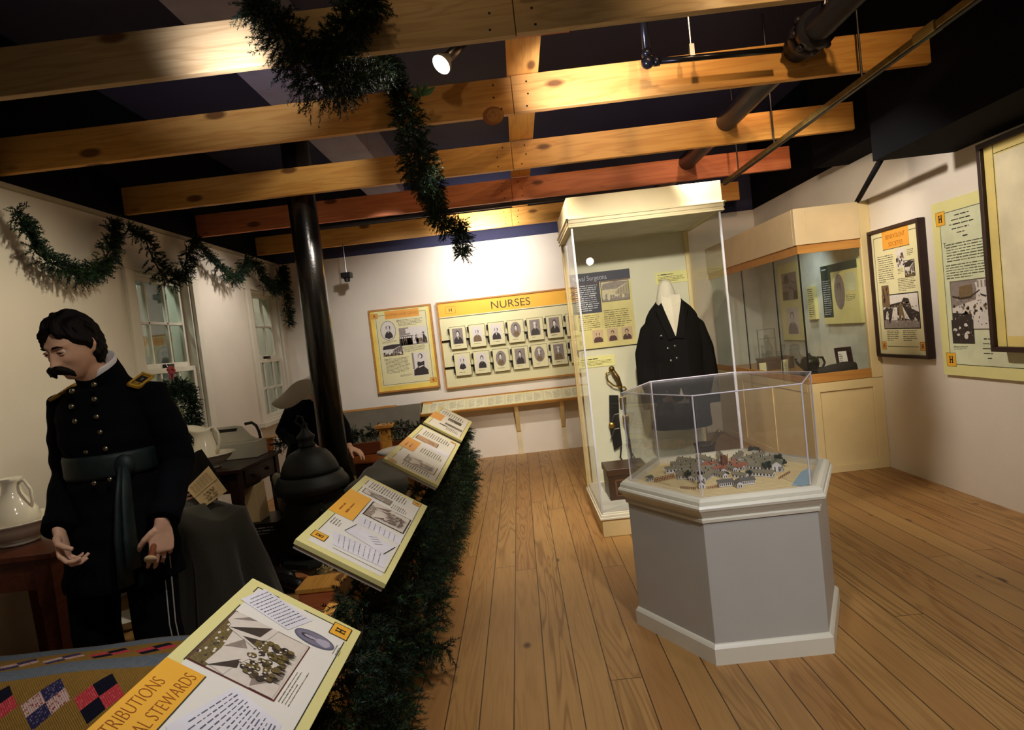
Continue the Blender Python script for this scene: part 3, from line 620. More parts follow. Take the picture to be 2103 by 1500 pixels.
text(t, Fr, [(.06, .55, .265, .76, 13), (.09, .545, .26, .60 - .05, 1), (.29, .47, .49, .57, 8), (.30, .60, .37, .64, 4), (.105, .10, .26, .185, 6), (.30, .10, .46, .185, 6), (.42, .72, .50, .77, 4)], L + .0005, 9)
hlogo(t, Fr, .03, .035, .085, .095, L + .0006, ORANGE); hlogo(t, Fr, .485, .035, .54, .095, L + .0006, ORANGE)
Fr = F((XR - .006, 4.175, .81), (0, -1, 0), (0, 0, 1)); w, h = .80, 1.15
t = thing('unframed_poster', 'unframed pale green panel with H squares at its corners, right wall', 'poster', (XR, 3.8, .81))
board(t, Fr, w, h, .02, EDGEY); L = .0204
m = MB(); m.frect(Fr, .075, .075, w - .07, h - .075, L); m.build('print', mat('pale_green_panel_print', (214, 218, 180), .5), t)
hlogo(t, Fr, .04, h - .155, .125, h - .065, L + .0006); hlogo(t, Fr, .04, .06, .125, .15, L + .0006)
rules(t, Fr, [((.125, h - .08), (w - .07, h - .08)), ((.075, h - .155), (.075, .15)), ((.125, .075), (w - .07, .075))], L + .0004, .004)
m = MB()
for k, (a0, a1) in enumerate(((.21, .39), (.18, .40), (.16, .43), (.18, .42), (.22, .38), (.27, .33))): m.ftext(Fr, a0, 1.03 - .028 * k, a1, 1.052 - .028 * k, 1, L + .0005, k, .3)
m.build('quotation', INK, t); m = MB()
for k, (a0, a1) in enumerate(((.38, .47), (.37, .48), (.365, .49), (.37, .48), (.40, .45))): m.ftext(Fr, a0, .235 - .03 * k, a1, .255 - .03 * k, 1, L + .0005, k + 9, .3)
m.build('quotation', INK, t)
text(t, Fr, [(.115, .745, .60, .87, 7), (.10, .635, .60, .735, 6), (.115, .17, .25, .20, 3)], L + .0005, 33, mat('green_grey_ink', (84, 88, 64), .6))
txt(t, 'drop_capital', 'T', .05, Fr, .105, .845, L + .0006, INK)
photo(t, Fr, .13, .31, .55, .615, L + .0006, 'hall', 71, mats=[PH1, PH2, PH3, PH4], frame=INKG); photo(t, Fr, .115, .215, .305, .37, L + .0034, 'other', 72, mats=[PH3, PH3, PH3, PH1])
Fr = F((XR - .006, 3.60, 1.02), (0, -1, 0), (0, 0, 1)); w, h = 1.0, 1.15
t = thing('framed_poster', 'tall brown-framed yellow panel standing off the right wall, cut by the photo edge', 'poster', (XR, 3.1, 1.02))
board(t, Fr, w, h, .09, mat('yellow_mount_print', (222, 200, 120), .5)); picframe(t, Fr, w, h, .03, .11, EBONY)
m = MB(); m.frect(Fr, .08, .06, w - .08, h - .06, .0905); m.build('print', mat('pale_parchment_print', (226, 214, 176), .5), t); rules(t, Fr, [((.07, 0), (.07, h)), ((.07, h - .05), (w, h - .05))], .0908, .004)
# ---------------------------------------------------------------- four reading panels on the barrier
T33 = math.radians(33.2); PB = Vector((-math.cos(T33), 0, math.sin(T33)))
def reading_panel(y0, y1, label):
    t = thing('reading_sign', label, 'reading panel', (-.6, (y0 + y1) / 2, .70), group='slanted reading panels on the barrier')
    Fr = F((-.478, y0, .70), (0, 1, 0), PB); w, h = y1 - y0, .306
    m = MB(); m.fbox(Fr, 0, w, 0, h, -.016, 0); m.build('board', EDGEY, t, bevel=.001)
    m = MB(); m.fbox(Fr, .004, w - .004, .004, h - .004, -.03, -.016); m.build('backing_board', mat('grey_foam_edge', (170, 160, 150), .7), t)
    m = MB(); m.frect(Fr, .03, .025, w - .03, h - .03, .0004); m.build('print', PAPERW, t)
    return t, Fr, w, h
LW = .0008
# nearest
t, Fr, w, h = reading_panel(.56, 1.505, 'nearest reading panel, with OF HOSPITAL STEWARDS in orange and the tent camp photograph')
A = lambda y: y - .56
rules(t, Fr, [((.03, .278), (.2, .278)), ((A(1.14), .278), (A(1.38), .278)), ((A(1.45), .278), (A(1.478), .278)), ((A(1.478), .278), (A(1.478), .22)), ((.03, .025), (A(1.43), .025)), ((A(1.478), .15), (A(1.478), .07)), ((.03, .2215), (A(1.125), .2215))], LW, .0026)
m = MB(); m.frect(Fr, .06, .223, A(1.125), .3055, LW + .0006); m.build('title_band', GOLD, t)
txt(t, 'title_lettering', 'CONTRIBUTIONS', .036, Fr, A(1.070), .270, LW + .001, INKO, 'RIGHT', sx=.76, thin=1.6); txt(t, 'title_lettering', 'OF HOSPITAL STEWARDS', .036, Fr, A(1.112), .232, LW + .001, INKO, 'RIGHT', sx=.72, thin=1.6)
m = MB(); m.frect(Fr, A(1.144), .086, A(1.352), .276, LW); m.build('picture_border', mat('dark_red_rule_ink', (92, 40, 36), .5), t)
# the camp picture is read from the aisle: its foot is at the low edge
photo(t, Fr, A(1.148), .089, A(1.349), .273, LW + .0006, 'tents', 81, mats=[PH1, PH2, PH3, mat('photo_olive', (104, 90, 48), .45, var=.5, vs=200)])
photo(t, Fr, A(1.365), .042, A(1.408), .135, LW + .0006, 'portrait', 84, oval=True, frame=INKB, mats=[mat('photo_blue_grey', (176, 172, 190), .4), mat('photo_slate', (120, 118, 140), .4), mat('photo_ink_blue', (52, 52, 72), .4), PH2])
hlogo(t, Fr, A(1.437), .022, A(1.490), .069, LW + .0006)
def letter(t, Fr, pts, rows, seed, l=.0014, ink=None):
    """a facsimile handwritten sheet printed at a slant"""
    m = MB(); m.fpoly(Fr, pts, l); s_ = m.build('letter_sheet', mat('cool_white_sheet', (226, 226, 236), .45), t)
    p0, p1, p2, p3 = [Vector((*p, 0)) for p in pts]; r = random.Random(seed); m = MB()
    for i in range(rows):
        v = 1 - (i + 1.2) / (rows + 1.6); u = .08 + (.16 if i == 0 else 0)
        while u < .9:
            wd = .03 + .07 * r.random(); a = p0.lerp(p1, u).lerp(p3.lerp(p2, u), v); b = p0.lerp(p1, min(u + wd, .94)).lerp(p3.lerp(p2, min(u + wd, .94)), v)
            m.fline(Fr, (a.x, a.y), (b.x, b.y), .0016 + .0014 * r.random(), l + .0004); u += wd + .025
    m.build('handwriting', ink or INKB, s_)
letter(t, Fr, [(A(1.372), .152), (A(1.45), .118), (A(1.484), .262), (A(1.398), .287)], 12, 1)
letter(t, Fr, [(A(.86), .03), (A(1.10), .05), (A(1.135), .165), (A(.98), .215)], 14, 2)
letter(t, Fr, [(A(.63), .05), (A(.80), .05), (A(.84), .19), (A(.66), .20)], 12, 3)
m = MB()
for k in range(4): m.ftext(Fr, A(1.15), .076 - .007 * k, A(1.30), .082 - .007 * k, 1, LW + .0003, 5 + k, .3)
m.build('caption', INKG, t); m = MB()
for k in range(3): m.ftext(Fr, A(1.366), .018 + .007 * k, A(1.42), .024 + .007 * k, 1, LW + .0003, 15 + k, .3)
m.build('caption', INKG, t)
# second
t, Fr, w, h = reading_panel(1.80, 2.642, 'second reading panel, with a marching-troops photograph and two letter facsimiles')
A = lambda y: y - 1.80
rules(t, Fr, [((A(1.93), .276), (A(2.11), .276)), ((A(2.41), .276), (A(2.49), .276)), ((A(2.53), .276), (A(2.60), .276)), ((A(1.86), .021), (A(2.57), .027)), ((A(2.113), .209), (A(2.404), .212)), ((A(1.86), .20), (A(1.86), .02))], LW, .0026)
m = MB(); m.frect(Fr, A(2.115), .212, A(2.404), .3055, LW + .0006); m.build('title_band', GOLD, t)
m = MB()
for k in range(2): m.ftext(Fr, A(2.16), .238 + .026 * k, A(2.36), .262 + .026 * k, 1, LW + .001, 3 + k, .3)
m.build('title_lettering', INKO, t)
photo(t, Fr, A(2.434), .14, A(2.488), .259, LW + .0006, 'camp', 91, frame=INKG, mats=[PH1, PH2, PH2, PH2])
photo(t, Fr, A(2.225), .036, A(2.385), .195, LW + .0006, 'tents', 92, frame=INK, mats=[PH1, PH1, mat('photo_brown_grey', (110, 90, 84), .45, var=.5, vs=160), PH2])
hlogo(t, Fr, A(1.868), .235, A(1.917), .282, LW + .0010); hlogo(t, Fr, A(2.58), .027, A(2.628), .063, LW + .0006)
letter(t, Fr, [(A(1.89), .03), (A(1.995), .041), (A(1.97), .236), (A(1.878), .21)], 9, 4, ink=INKB)
letter(t, Fr, [(A(2.118), .022), (A(2.178), .028), (A(2.199), .203), (A(2.12), .191)], 7, 5, .0010)
m = MB(); m.fpoly(Fr, [(A(1.98), .055), (A(2.074), .033), (A(2.103), .19), (A(2.012), .208)], .0018); s_ = m.build('envelope_print', mat('cool_white_sheet', (226, 226, 236), .45), t)
m = MB()
for k in range(4): m.fline(Fr, (A(2.02 + .012 * k), .10 + .01 * k), (A(2.045 + .012 * k), .075 + .01 * k), .002, .0024)
m.fline(Fr, (A(1.98), .055), (A(2.074), .033), .003, .0024); m.fline(Fr, (A(2.103), .19), (A(2.012), .208), .003, .0024); m.build('address_line', INK, s_)
text(t, Fr, [(A(2.515), .085, A(2.61), .26, 15), (A(2.41), .06, A(2.47), .13, 8), (A(2.02), .23, A(2.08), .27, 4)], LW + .0002, 12)
# third and fourth
t, Fr, w, h = reading_panel(3.01, 4.178, 'third reading panel, with a tan envelope print beside its orange square')
A = lambda y: y - 3.01
rules(t, Fr, [((A(3.08), .276), (A(3.2), .276)), ((A(3.28), .276), (A(3.38), .276)), ((A(3.68), .276), (A(4.1), .276)), ((A(3.06), .025), (A(4.1), .025))], LW, .003)
m = MB(); m.frect(Fr, A(3.39), .213, A(3.672), .3055, LW + .0006); m.build('title_band', ORANGE, t)
m = MB()
for k in range(2): m.ftext(Fr, A(3.44), .238 + .026 * k, A(3.62), .262 + .026 * k, 1, LW + .001, 13 + k, .25)
m.build('title_lettering', INKO, t)
photo(t, Fr, A(3.735), .123, A(3.85), .261, LW + .0006, 'other', 95, frame=INK, mats=[mat('tan_envelope_print', (196, 156, 116), .5), mat('tan_envelope_print', (196, 156, 116), .5), mat('tan_shade_print', (176, 134, 98), .5), PH2])
photo(t, Fr, A(3.145), .05, A(3.30), .22, LW + .0006, 'tents', 96, frame=INKG, mats=[PH1, PH1, PH2, PH2])
hlogo(t, Fr, A(3.018), .244, A(3.064), .287, LW + .0008); hlogo(t, Fr, A(4.08), .03, A(4.12), .065, LW + .0008)
text(t, Fr, [(A(3.92), .06, A(4.08), .25, 12), (A(3.46), .05, A(3.6), .19, 10), (A(3.06), .06, A(3.13), .22, 12)], LW + .0002, 14)
m = MB(); m.fpoly(Fr, [(A(3.62), .03), (A(3.76), .03), (A(3.74), .19), (A(3.62), .19)], LW + .0003); m.build('letter_sheet', mat('cool_white_sheet', (226, 226, 236), .45), t)
t, Fr, w, h = reading_panel(4.31, 5.272, 'farthest reading panel, with two narrow dark photographs, close to the back wall')
A = lambda y: y - 4.31
rules(t, Fr, [((A(4.38), .276), (A(4.59), .276)), ((A(4.94), .276), (A(5.2), .276)), ((A(4.38), .027), (A(5.2), .027))], LW, .003)
m = MB(); m.frect(Fr, A(4.61), .215, A(4.92), .3055, LW + .0006); m.build('title_band', ORANGE, t)
photo(t, Fr, A(4.815), .07, A(4.925), .174, LW + .0006, 'hall', 97, frame=INK, mats=[PH3, PH2, PH3, PH4]); photo(t, Fr, A(4.60), .04, A(4.67), .172, LW + .0006, 'other', 98, frame=INK, mats=[PH2, PH2, PH3, PH4])
m = MB(); m.fell(Fr, A(4.53), .18, .02, .035, LW + .0004); m.build('pen_drawing', INKD, t)
text(t, Fr, [(A(4.97), .06, A(5.15), .26, 10), (A(4.42), .05, A(4.55), .15, 8)], LW + .0002, 16)
# ---------------------------------------------------------------- the wooden barrier that carries them
t = thing('barrier_rail', 'wooden barrier rail along the aisle carrying the four reading panels', 'barrier', (-.62, 3.2, 0))
m = MB(); m.box(-.68, -.60, .4, 5.7, .60, .64); m.build('top_rail', PINEY, t, bevel=.004)
m = MB(); m.box(-.64, -.60, .4, 5.7, .30, .36); m.build('lower_rail', PINEY, t, bevel=.004)
for y in (.6, 1.68, 2.80, 4.22, 5.55):
    m = MB(); m.box(-.685, -.595, y - .045, y + .045, 0, .60); m.build('post', PINEY, t, bevel=.005)
for y in (1.2, 2.2, 3.3, 3.9, 4.8):
    m = MB(); m.hexa([(-.67, y - .03, .641), (-.61, y - .03, .641), (-.61, y + .03, .641), (-.67, y + .03, .641), (-.70, y - .03, .805), (-.60, y - .03, .740), (-.60, y + .03, .740), (-.70, y + .03, .805)]); m.build('panel_bracket', PINEY, t)
t = thing('barrier_rail', 'far end barrier with a capped post, behind the grey blanket bed', 'barrier', (-1.35, 5.8, 0))
p = at(795, 905, y=5.85); m = MB(); m.box(p.x - .055, p.x + .055, 5.79, 5.90, 0, .665); m.build('post', PINEY, t, bevel=.004)
m = MB(); m.box(p.x - .09, p.x + .09, 5.755, 5.935, .665, .695); m.build('post_cap', PINEY, t, bevel=.006)
m = MB(); m.box(-2.35, -.66, 5.82, 5.87, .46, .52); m.build('top_rail', mat('red_stained_rail', (120, 58, 30), .5), t)
# ---------------------------------------------------------------- tall glass display case
CX0, CX1, CY0, CY1 = .42, 1.40, 4.0, 4.82
t = thing('display_case', 'tall cream glass display case with crown moulding holding the long dark coat', 'display case', (.91, 4.4, 0))
m = MB(); m.box(CX0, CX1, CY0, CY1, 0, .13); m.box(CX0 + .012, CX1 - .012, CY0 + .012, CY1 - .012, .13, .165); m.build('plinth', BUTTER, t, bevel=.004)
m = MB()
for k, (e, z0, z1) in enumerate(((.012, .118, .132), (.004, .132, .15), (-.006, .15, .162))): m.box(CX0 - e, CX1 + e, CY0 - e, CY1 + e, z0, z1)
m.build('base_moulding', PEARL, t, bevel=.003)
m = MB(); m.box(CX0 + .01, CX1 - .01, CY0 + .01, CY1 - .01, .162, .172); m.build('deck', mat('white_deck_paint', (220, 216, 208), .5), t)
HZ = 2.06
m = MB(); m.box(CX0 - .012, CX1 + .012, CY0 - .012, CY0 + .02, HZ, 2.25); m.box(CX0 - .012, CX1 + .012, CY1 - .03, CY1, HZ, 2.25); m.box(CX0 - .012, CX0 + .02, CY0, CY1, HZ, 2.25); m.box(CX1 - .02, CX1 + .012, CY0, CY1, HZ, 2.25); m.box(CX0, CX1, CY0, CY1, 2.225, 2.245)
m.build('header', CREAM, t, bevel=.003)
m = MB()
for e, z0, z1 in ((.030, HZ + .044, HZ + .056), (.022, HZ + .022, HZ + .046), (.016, HZ + .008, HZ + .022), (.020, HZ - .004, HZ + .008)):
    m.box(CX0 - e, CX1 + e, CY0 - e, CY0 - .010, z0, z1); m.box(CX0 - e, CX0 - .010, CY0 - e, CY1, z0, z1); m.box(CX1 + .010, CX1 + e, CY0 - e, CY1, z0, z1)
m.build('crown_moulding', CREAM, t, bevel=.003)
m = MB(); m.box(CX0 + .02, CX1 - .02, CY0 + .02, CY1 - .03, HZ + .005, HZ + .012); m.build('light_diffuser', mat('frosted_diffuser', (206, 202, 182), .6), t)
m = MB(); m.box(CX0 + .045, CX1 + .0, CY1 - .02, CY1, .17, HZ); m.build('back_panel', mat('pale_back_panel_paint', (214, 210, 186), .6, var=.02), t)
for x in (CX0 - .004, CX1 - .032):
    m = MB(); m.box(x, x + .036, CY1 - .036, CY1 + .004, .15, HZ); m.build('rear_post', BUTTER, t, bevel=.003)
MB().box(CX0 + .008, CX1 - .008, CY0 + .006, CY0 + .012, .17, HZ).build('front_pane', GLASS, t)
for x in (CX0 + .004, CX1 - .010): MB().box(x, x + .006, CY0 + .014, CY1 - .03, .17, HZ).build('side_pane', GLASS, t)
for x in (CX0 + .002, CX1 - .014): MB().box(x, x + .012, CY0 + .002, CY0 + .014, .17, HZ).build('corner_strip', mat('polished_glass_edge', (196, 196, 202), .2, var=.02), t)
Fb = lambda x, z: F((x, CY1 - .0205, z), (1, 0, 0), (0, 0, 1))
t = thing('text_panel', 'Naval Surgeons text panel with three sepia officers, inside the tall case', 'text panel', (.70, CY1 - .02, 1.22))
Fr = Fb(.455, 1.225); w, h = .47, .60
board(t, Fr, w, h, .006, mat('mustard_cream_print', (214, 200, 134), .5)); L = .0064
m = MB(); m.frect(Fr, 0, h - .075, w, h, L); m.frect(Fr, 0, .285, .225, h - .075, L); m.build('header_band', SLATE, t)
txt(t, 'title_lettering', 'Naval Surgeons', .055, Fr, .02, h - .06, L + .0006, mat('pale_lilac_print', (196, 196, 214), .5), 'LEFT', sx=.78)
rules(t, Fr, [((0, h - .078), (w, h - .078))], L + .0008, .004, mat('maroon_rule', (110, 50, 60), .5)); rules(t, Fr, [((0, .004), (w, .004))], L + .0006, .007, INK)
text(t, Fr, [(.03, .30, .21, .51, 13)], L + .0008, 3, mat('white_text_print', (200, 200, 206), .5), 'white_text')
text(t, Fr, [(.03, .15, .21, .275, 8), (.235, .155, .45, .30, 9)], L + .0006, 5, mat('olive_text_ink', (120, 110, 62), .6))
photo(t, Fr, .238, .365, .448, .515, L + .0006, 'street', 7, frame=INKG, mats=[mat('photo_tan', (206, 194, 160), .5), mat('photo_tan_shade', (170, 156, 124), .5), PH2, PH2])
for k in range(3): photo(t, Fr, .13 + .115 * k, .05, .215 + .115 * k, .15, L + .0006, 'portrait', 107 + k, mats=[mat('photo_buff', (198, 170, 138), .5), mat('photo_buff', (198, 170, 138), .5), mat('photo_dark_brown', (78, 48, 38), .5), mat('photo_brown', (110, 72, 58), .5)], name='officer_photo')
for (x, z, w, h, lab, sd) in ((.455, 1.085, .285, .085, 'small yellow label under the Naval Surgeons panel, beside the sword hilt', 1), (1.12, 1.675, .26, .09, 'yellow label high on the back of the tall case, above the coat collar', 2)):
    t = thing('label_card', lab, 'label', (x, CY1 - .02, z), group=None); Fr = Fb(x, z)
    board(t, Fr, w, h, .004, EDGEY); text(t, Fr, [(.02, .012, w - .02, h - .032, 4)], .0046, sd, mat('olive_text_ink', (120, 110, 62), .6)); text(t, Fr, [(.02, h - .028, w * .7, h - .012, 1)], .0046, sd, INK, 'heading')
# coat on its form
t = thing('uniform_coat', 'long black double-breasted coat on a white dress form in the tall case', 'coat', (1.13, 4.47, .172))
cx, cy = 1.13, 4.47
def ring(cx, cy, z, rx, ry, n=32, ex=1.0, fold=0, ph=0, rz=0, dz=None):
    o = []
    for k in range(n):
        a = k * 2 * math.pi / n; c, s = math.cos(a), math.sin(a); q = 1 + fold * math.sin(7 * a + ph) * (.5 + .5 * math.cos(3 * a + ph))
        x = rx * q * math.copysign(abs(c) ** ex, c); y = ry * q * math.copysign(abs(s) ** ex, s)
        o.append((cx + x * math.cos(rz) - y * math.sin(rz), cy + x * math.sin(rz) + y * math.cos(rz), z + (dz(a) if dz else 0)))
    return o
m = MB(); m.smooth = True
m.loft([ring(cx - .02, cy - .02, 1.30, .055, .03), ring(cx - .02, cy - .015, 1.40, .075, .06), ring(cx - .02, cy, 1.48, .085, .07), ring(cx - .02, cy, 1.56, .072, .066), ring(cx - .02, cy, 1.62, .056, .056), ring(cx - .02, cy, 1.66, .042, .044), ring(cx - .02, cy, 1.682, .02, .022)])
m.build('dress_form', mat('unbleached_form_cloth', (216, 208, 190), .85, bump=.3, bs=60), t)
m = MB(); m.smooth = True
m.loft([ring(cx, cy, .60, .225, .17, fold=.05), ring(cx, cy, .80, .215, .165, fold=.03), ring(cx, cy, 1.02, .195, .15), ring(cx, cy, 1.20, .20, .15), ring(cx, cy, 1.34, .20, .135), ring(cx, cy, 1.42, .185, .115), ring(cx, cy + .01, 1.475, .15, .09), ring(cx, cy + .02, 1.52, .105, .07), ring(cx, cy + .03, 1.56, .075, .055)])
for s in (-1, 1): m.tube([(cx + s * .12, cy, 1.40), (cx + s * .178, cy, 1.33), (cx + s * .225, cy + .01, 1.16), (cx + s * .235, cy - .02, .95), (cx + s * .225, cy - .05, .76)], [.04, .058, .064, .06, .056], 16)
o = melt(m.build('coat_cloth', COATK, t), .008, 6); o.data.materials.clear(); o.data.materials.append(COATK)
m = MB(); Fr = F((cx - .02, cy - .152, 1.27), (1, 0, 0), (0, .13, 1))                           # open V of the collar
m.loft([[Fr.p(0, 0, .004), Fr.p(.004, .01, .004), Fr.p(-.004, .01, .004)], [Fr.p(0, .1, .012), Fr.p(.038, .12, .004), Fr.p(-.038, .12, .004)], [Fr.p(0, .22, .016), Fr.p(.072, .24, .0), Fr.p(-.066, .24, .0)], [Fr.p(0, .27, .012), Fr.p(.07, .30, -.01), Fr.p(-.064, .30, -.01)]])
m.build('shirt_front', mat('unbleached_form_cloth', (216, 208, 190), .85), t)
for s in (-1, 1):
    m = MB(); q = lambda a, b, l: Fr.p(s * a, b, l)
    m.hexa([q(.0, -.01, .0), q(.05, -.02, .0), q(.055, -.02, .012), q(.0, -.01, .012), q(.07, .25, -.02), q(.115, .20, -.02), q(.115, .20, -.004), q(.07, .25, .002)]); m.build('lapel', COATK, t, bevel=.003)
for k in range(3):
    for s in (-1, 1):
        if k == 0 and s == 1: continue
        m = MB(); m.smooth = True; p = at((1358, 1372, 1378)[k] if s < 0 else (1386, 1386, 1390)[k], (690, 716, 741)[k] + (-5 if s > 0 else 0), y=cy - .158 + .004 * k); m.ball(p, .0095, 6, (1, .5, 1)); m.build('button', STEEL, t)
# sword, belt, chest, mortar
t = thing('sword', 'brass-hilted sword hanging in its scabbard inside the tall case', 'sword', at(1262, 790, y=4.75))
A_, B_ = at(1275, 795, y=4.75), at(1300, 955, y=4.72)
m = MB(); m.tube([A_, A_.lerp(B_, .5), B_], [.019, .018, .013], 10, .5); m.build('scabbard', LEATH, t)
g0 = at(1256, 758, y=4.75); m = MB(); m.smooth = True; m.tube([A_, A_.lerp(g0, .5) + Vector((.01, 0, 0)), g0], [.015, .019, .016], 10); m.ball(g0, .024, 6); m.build('grip', mat('dark_brass', (110, 88, 48), .4, .8), t)
m = MB(); m.smooth = True; c = [at(x, y, y=4.74) for x, y in ((1255, 758), (1245, 768), (1248, 782), (1260, 792), (1275, 796), (1282, 795), (1286, 799), (1283, 803))]; m.tube(c, .007, 8); m.build('guard', BRASS, t)
for f in (.18, .42): q = A_.lerp(B_, f); m = MB(); m.box(q.x - .024, q.x + .024, q.y - .016, q.y + .012, q.z - .035, q.z + .035); m.build('scabbard_band', BRASS, t, bevel=.004)
t = thing('cartridge_belt', 'black leather belt and box with a round brass plate beside the sword', 'belt', at(1258, 860, y=4.77))
p = lambda x, y, yy=4.76: at(x, y, y=yy)
m = MB(); pts = [(1251, 812), (1270, 812), (1272, 860), (1278, 915), (1262, 925), (1252, 880)]; m.prism([p(x, y, 4.80) for x, y in pts], [p(x, y, 4.765) for x, y in pts]); m.build('pouch', LEATH, t)
c = p(1257, 874, 4.76); m = MB(); m.smooth = True; m.tube([c + Vector((0, .006, 0)), c, c - Vector((0, .006, 0))], [.026, .026, .018], 18); m.build('plate', BRASS, t)
m = MB(); m.tube([p(1276, 918, 4.75), p(1274, 940, 4.75), p(1283, 952, 4.75), p(1298, 955, 4.74), p(1304, 942, 4.73), p(1297, 930, 4.73), p(1286, 905, 4.74)], .006, 8); m.build('strap', LEATH, t)
m = MB()
for y0 in (850, 880): m.tube([p(1254, y0 + 24, 4.758), p(1262, y0 + 2, 4.758), p(1272, y0, 4.758)], .004, 6)
m.build('wire_clips', STEEL, t)
t = thing('wooden_chest', 'small dark wooden chest on the floor of the tall case', 'chest', (.66, 4.38, .172))
m = MB(); m.box(.52, .80, 4.24, 4.50, .172, .345); m.build('body', CHESTW, t, bevel=.004)
m = MB(); m.box(.512, .808, 4.232, 4.508, .345, .395); m.build('lid', CHESTW, t, bevel=.006)
m = MB(); Fr = F((.52, 4.2398, .172), (1, 0, 0), (0, 0, 1)); m.fborder(Fr, .05, .03, .23, .14, .012, .004); m.build('front_panel_moulding', mat('worn_chest_edge', (104, 74, 50), .5), t)
t = thing('display_plinth', 'white display block under the mortar in the tall case', 'plinth', (1.2, 4.25, .172))
MB().box(1.08, 1.36, 4.16, 4.28, .172, .375).build('block', mat('white_deck_paint', (220, 216, 208), .5), t, bevel=.003)
c = at(1448, 925, y=4.22); zt = .375
t = thing('mortar', 'dark mortar bowl standing in front of the coat hem', 'mortar', (c.x, 4.22, zt))
m = MB(); m.smooth = True; m.lathe([(.055, 0), (.05, .02), (.06, .04), (.072, .125), (.078, .135), (.068, .135), (.055, .05), (.001, .045)], c.x, 4.22, 24, zt); m.build('bowl', mat('dark_bronze', (52, 40, 30), .45, .6, var=.2), t)
t = thing('pestle', 'brass-coloured pestle leaning in the dark mortar', 'pestle', (c.x + .02, 4.22, zt + .1))
e = at(1479, 884, y=4.20); a = Vector((c.x + .0, 4.22, zt + .062)); m = MB(); m.smooth = True; d = (e - a); m.tube([a, a + d * .2, a + d * .75, a + d * .88, a + d * .95, e], [.016, .012, .012, .018, .026, .02], 14); m.build('shaft', mat('dark_brass', (110, 88, 48), .4, .8), t)
# ---------------------------------------------------------------- hexagonal pedestal
HX, HY = .878, 2.79
def hexr(R, z, n=6, rot=0): return [(HX + R * math.cos(math.radians(60 * k + rot)), HY + R * math.sin(math.radians(60 * k + rot)), z) for k in range(n)]
t = thing('pedestal', 'six-sided pearl-grey pedestal with moulded rim carrying the hospital model', 'pedestal', (HX, HY, 0))
MB().prism(hexr(.456, .005), hexr(.456, .62)).build('body', GREYP, t, bevel=.002)
m = MB(); m.loft([hexr(.474, 0), hexr(.474, .066), hexr(.468, .074), hexr(.462, .080), hexr(.457, .082)]); m.build('skirting', PEARL, t)
m = MB(); m.loft([hexr(.457, .575), hexr(.466, .578), hexr(.468, .590), hexr(.462, .596), hexr(.474, .610), hexr(.486, .626), hexr(.494, .632), hexr(.497, .642), hexr(.492, .650), hexr(.486, .652), hexr(.486, .656), hexr(.484, .666), hexr(.474, .676), hexr(.458, .679), hexr(.442, .676), hexr(.432, .674), hexr(.428, .674), hexr(.426, .640), hexr(.2, .640)], cap=True); m.build('rim_moulding', PEARL, t)
t = thing('acrylic_cover', 'clear six-sided acrylic cover over the hospital model', 'display cover', (HX, HY, .676))
Ro, ZT, Zb = .436, 1.088, .680
pts = [Vector(p) for p in hexr(Ro, 0)]
for k in range(6):
    a, b = pts[k], pts[(k + 1) % 6]; i = Vector((HX, HY, 0)); f = .988
    a2, b2 = i + (a - i) * f, i + (b - i) * f; e = .02
    a_, b_ = a.lerp(b, e), b.lerp(a, e); a2_, b2_ = a2.lerp(b2, e), b2.lerp(a2, e)
    up = lambda v, z: (v.x, v.y, z)
    MB().hexa([up(a_, Zb), up(b_, Zb), up(b2_, Zb), up(a2_, Zb), up(a_, ZT - .008), up(b_, ZT - .008), up(b2_, ZT - .008), up(a2_, ZT - .008)]).build('side_pane', ACRYL, t)
m = MB(); m.prism(hexr(Ro * .985, ZT - .006), hexr(Ro * .985, ZT)); m.build('top_pane', ACRYL, t)
m = MB()
for p_ in pts: i = Vector((HX, HY, 0)); q = i + (p_ - i) * .992; m.tube([(q.x, q.y, Zb), (q.x, q.y, ZT)], .0032, 6)
for k in range(6): a, b = pts[k], pts[(k + 1) % 6]; m.tube([(a.x, a.y, ZT - .003), (b.x, b.y, ZT - .003)], .0028, 6)
m.build('glued_edges', AEDGE, t)
# ---------------------------------------------------------------- model of the hospital
DZ = .652
t = thing('hospital_model', 'miniature model of a hospital with radiating ward pavilions under the acrylic cover', 'model', (HX, HY, .64))
SAND = mat('model_sand', (236, 214, 160), .9, var=.08, vs=40); SEA = mat('model_water_paint', (158, 196, 220), .4)
m = MB(); m.prism(hexr(.424, .641), hexr(.424, DZ)); m.build('ground_board', SAND, t)
c = at(1652, 985, z=DZ); m = MB(); pts2 = [at(1625, 998, z=DZ), at(1645, 970, z=DZ), at(1662, 962, z=DZ)]; e1 = Vector(hexr(.415, DZ)[0]); e2 = Vector(hexr(.415, DZ)[5])
m.poly([q + Vector((0, 0, .0012)) for q in (pts2[0], e2.lerp(e1, .12), e1.lerp(e2, .25), pts2[2], pts2[1])]); m.build('river', SEA, t)
ROOF = mat('model_tan_roof', (142, 134, 110), .8, var=.1, vs=90); RED = mat('model_red_roof', (168, 104, 76), .8, var=.15, vs=90); GREYR = mat('model_grey_roof', (106, 104, 98), .8, var=.1, vs=90)
MWH = mat('model_white_wall', (238, 238, 244), .7); MBK = mat('model_dark_detail', (34, 28, 26), .8); GREENR = mat('model_green_roof', (116, 122, 96), .8)
